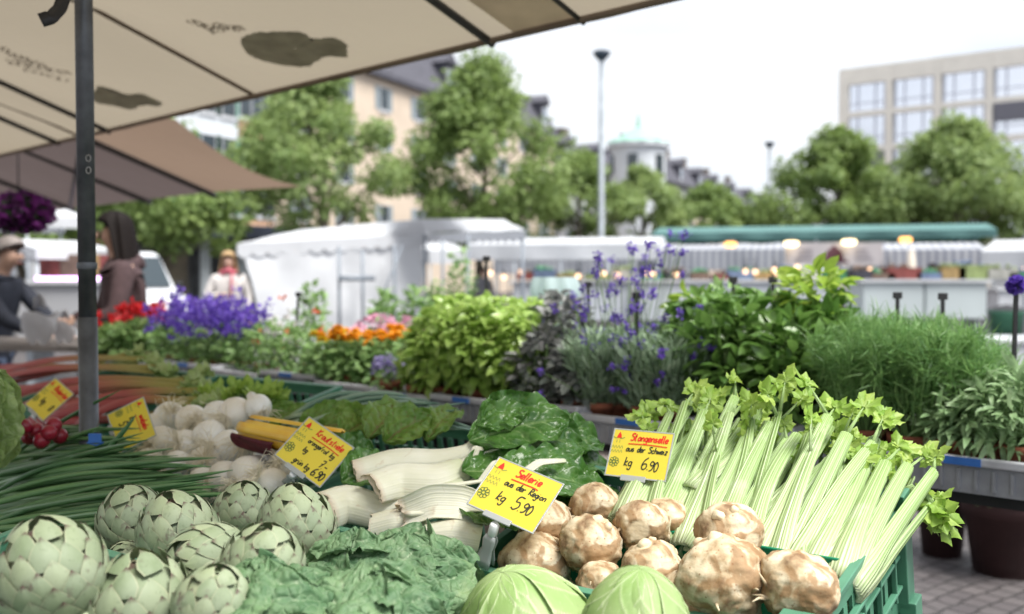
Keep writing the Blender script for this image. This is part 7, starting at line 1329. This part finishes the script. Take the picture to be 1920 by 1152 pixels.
def card(label, TLc, TRc, BRc, BLc, t, dw, lines, clipto=None, blur=False):
    cpx = (TLc[0] + BRc[0]) / 2; Yc = Yt(cpx, t); k = Yc / FPX; c = at(cpx, (TLc[1] + BRc[1] + TRc[1] + BLc[1]) / 4, Yc); wv_ = (np.array(TRc) - TLc + np.array(BRc) - BLc) / 2 * k; hv = (np.array(TLc) - BLc + np.array(TRc) - BRc) / 2 * k
    w3 = np.array([wv_[0], dw, -wv_[1]]); h3 = np.array([hv[0], 0, -hv[1]]); dh = -(w3 @ h3) / dw; h3[1] = dh; Wn, Hn = np.linalg.norm(w3), np.linalg.norm(h3); X = w3 / Wn; Y = h3 / Hn; Z = np.cross(X, Y); o = c - h3 / 2
    th = thing('price_card', label, 'price card', o, 0, 'yellow handwritten price cards'); th.rotation_euler = Matrix(np.stack([X, Y, Z], 1).tolist()).to_euler()
    g = G(); g.box((0, Hn / 2, 0), (Wn * .955, Hn * .95, .0012)); g.build('card', M['yellowcard'], th, smooth=False)
    g = G(); b_ = .0028
    for (cx, cy, lx, ly) in ((0, b_ / 2, Wn, b_), (0, Hn - b_ / 2, Wn, b_), (-Wn / 2 + b_ / 2, Hn / 2, b_, Hn - 2 * b_), (Wn / 2 - b_ / 2, Hn / 2, b_, Hn - 2 * b_)): g.box((cx, cy, 0), (lx, ly, .0022))
    g.box((Wn * -.02, -.001, .002), (Wn * .40, .011, .004)); g.build('clear_sleeve', M['clearpl'], th, smooth=False, bevel=.0006)
    red = G(); blk = G(); 
    for (txt, x, y, h, col, w_) in lines:
        q = red if col == 'r' else blk; hh = h * Hn; x0 = (-.5 + x) * Wn; e = write(q, txt, x0, y * Hn, hh, w_ * Hn, maxx=Wn * .44)
        if col == 'r': stroke(q, [(x0 - .02 * Wn, (y - .075) * Hn), (x0 + .3 * Wn, (y - .065) * Hn), (min(e, Wn * .45), (y - .08) * Hn)], .020 * Hn, .0016)
    red.n and red.build('red_writing', M['redink'], th, smooth=False); blk.n and blk.build('black_writing', M['blackink'], th, smooth=False)
    # printed emblem: red flame over small wings, faint letters and a ring
    s = Hn; e0 = np.array([-.385 * Wn, 0]); g = G(); g.add([[e0[0] - .05 * s, .80 * s, .0013], [e0[0] + .055 * s, .80 * s, .0013], [e0[0] + .04 * s, .87 * s, .0013], [e0[0] + .005 * s, .93 * s, .0013], [e0[0] - .03 * s, .86 * s, .0013]], P=[[0, 1, 2, 3, 4]]); g.build('red_emblem', M['redink'], th, smooth=False)
    g = G()
    for sx in (-1, 1): stroke(g, [(e0[0] + sx * .03 * s, .79 * s), (e0[0] + sx * .08 * s, .80 * s), (e0[0] + sx * .12 * s, .82 * s)], .018 * s, .0011); stroke(g, [(e0[0] + sx * .03 * s, .70 * s), (e0[0] + sx * .03 * s, .76 * s)], .012 * s, .0011)
    for q in range(2): 
        for r_ in range(4): stroke(g, [(e0[0] + (-.11 + r_ * .06) * s, (.585 - q * .09) * s), (e0[0] + (-.085 + r_ * .06) * s, (.64 - q * .09) * s), (e0[0] + (-.06 + r_ * .06) * s, (.585 - q * .09) * s)], .011 * s, .0011)
    g.build('printed_mark', M['greenink'], th, smooth=False)
    g = G(); cx, cy = e0[0] + .0 * s, .30 * s
    for q in range(8):
        a = q * math.pi / 4; ox, oy = cx + .068 * s * math.cos(a), cy + .068 * s * math.sin(a); stroke(g, [(ox + .032 * s * math.cos(b), oy + .032 * s * math.sin(b)) for b in np.linspace(0, 6.28, 7)], .014 * s, .0012)
    stroke(g, [(cx + .03 * s * math.cos(b), cy + .03 * s * math.sin(b)) for b in np.linspace(0, 6.28, 7)], .014 * s, .0012); g.build('printed_ring', M['darkgreenink'], th, smooth=False)
    # clip: white knob, clear gripper down to its foot
    R = np.stack([X, Y, Z], 1)
    def lc(p): return R.T @ (np.asarray(p) - o)
    b0 = o + X * (-.02 * Wn) - Y * .006
    kz = nrm(np.array([0, 0, 1.]))
    ft = pt(*clipto) if clipto else b0 + np.array([-.005, 0, -.06]); dv_ = ft - b0; g = G(); g.tube([lc(b0 + dv_ * .05), lc(b0 + dv_ * .09), lc(b0 + dv_ * .30), lc(b0 + dv_ * .34)], [.006, .0085, .0085, .006], 14); g.build('clip_knob', M['whitepl'], th)
    g = G(); n_ = nrm(np.cross(dv_, X)); s1 = nrm(np.cross(n_, dv_)); 
    for sg_, off in ((1, .004), (-1, .007)):
        P_ = []
        for f, wd_, of in ((.32, .009, .003), (.42, .012, .005), (.62, .010, .004), (.85, .014, .008), (1.0, .015, .010)):
            c_ = b0 + dv_ * f + n_ * sg_ * of * 1.0; P_.append([lc(c_ - s1 * wd_), lc(c_ - s1 * wd_ * .5 + n_ * sg_ * .001), lc(c_ + s1 * wd_ * .5 + n_ * sg_ * .001), lc(c_ + s1 * wd_)])
        g.grid(np.array(P_), 5, 4)
    co = g.build('clip_gripper', M['clearpl'], th); md = co.modifiers.new('solid', 'SOLIDIFY'); md.thickness = .0022
    g = G(); c_ = b0 + dv_ * .62
    for q in (-1, 0, 1): g.bar(lc(c_ - s1 * .005 + nrm(dv_) * q * .004 - n_ * .006), lc(c_ + s1 * .005 + nrm(dv_) * q * .004 - n_ * .006), .0016, .0016)
    g.build('clip_spring', M['spring'], th, smooth=False)
card('yellow price card reading Sellerie kg 5.90 clipped beside the celeriac', (935, 868), (1057, 908), (998, 986), (871, 945), 1.39, -.06, [('Sellerie', .36, .78, .15, 'r', .026), ('aus der Region', .29, .57, .12, 'b', .020), ('kg', .30, .28, .17, 'b', .021), ('5.', .54, .24, .25, 'b', .023), ('90', .68, .24, .19, 'b', .023)], (908, 1058, 1.355))
card('yellow price card for kg 6.90 standing beside the celery', (1157, 811), (1263, 811), (1241, 896), (1131, 892), 1.66, -.055, [('Stangenselle', .31, .77, .15, 'r', .027), ('aus der Schweiz', .27, .54, .125, 'b', .022), ('kg', .28, .24, .18, 'b', .023), ('6.', .56, .20, .25, 'b', .023), ('90', .69, .18, .20, 'b', .023)], (1172, 960, 1.66))
card('yellow price card reading Krautstiele tilted above the chard ends', (571, 788), (666, 838), (608, 909), (513, 852), 1.44, -.05, [('Krautstiele', .32, .77, .145, 'r', .024), ('orange/rot kg', .30, .57, .11, 'b', .020), ('kg', .33, .38, .11, 'b', .022), ('7.-', .72, .30, .16, 'b', .022), ('grün kg', .32, .12, .12, 'b', .022), ('6.90', .70, .10, .17, 'b', .026)], (545, 905, 1.42))
card('yellow price card standing upright between the steel pole and the onions', (258, 750), (299, 811), (235, 849), (190, 778), 1.48, -.07, [('Zwiebeln', .33, .74, .16, 'r', .034), ('kg', .33, .50, .15, 'b', .03), ('5.-', .34, .22, .2, 'b', .03)], (218, 870, 1.45))
card('yellow price card in front of the red rhubarb, beside the lettuce', (90, 711), (142, 739), (95, 786), (45, 759), 1.66, -.06, [('Rhabarber', .33, .74, .15, 'r', .034), ('kg', .33, .30, .17, 'b', .034), ('4.80', .56, .28, .18, 'b', .034)], (85, 800, 1.64))
# blue tag and white tag behind the upright card
p = at(178, 822, 2.35); t = thing('bundle_tag', 'small blue plastic tag at the foot of the steel pole', 'tag', p); g = G(); g.box((0, 0, 0), (.03, .006, .022)); g.tube([[-.02, 0, -.01], [0, .004, -.018], [.02, 0, -.01]], .002, 6); g.build('tag', M['bluelabel'], t, smooth=False, bevel=.002)
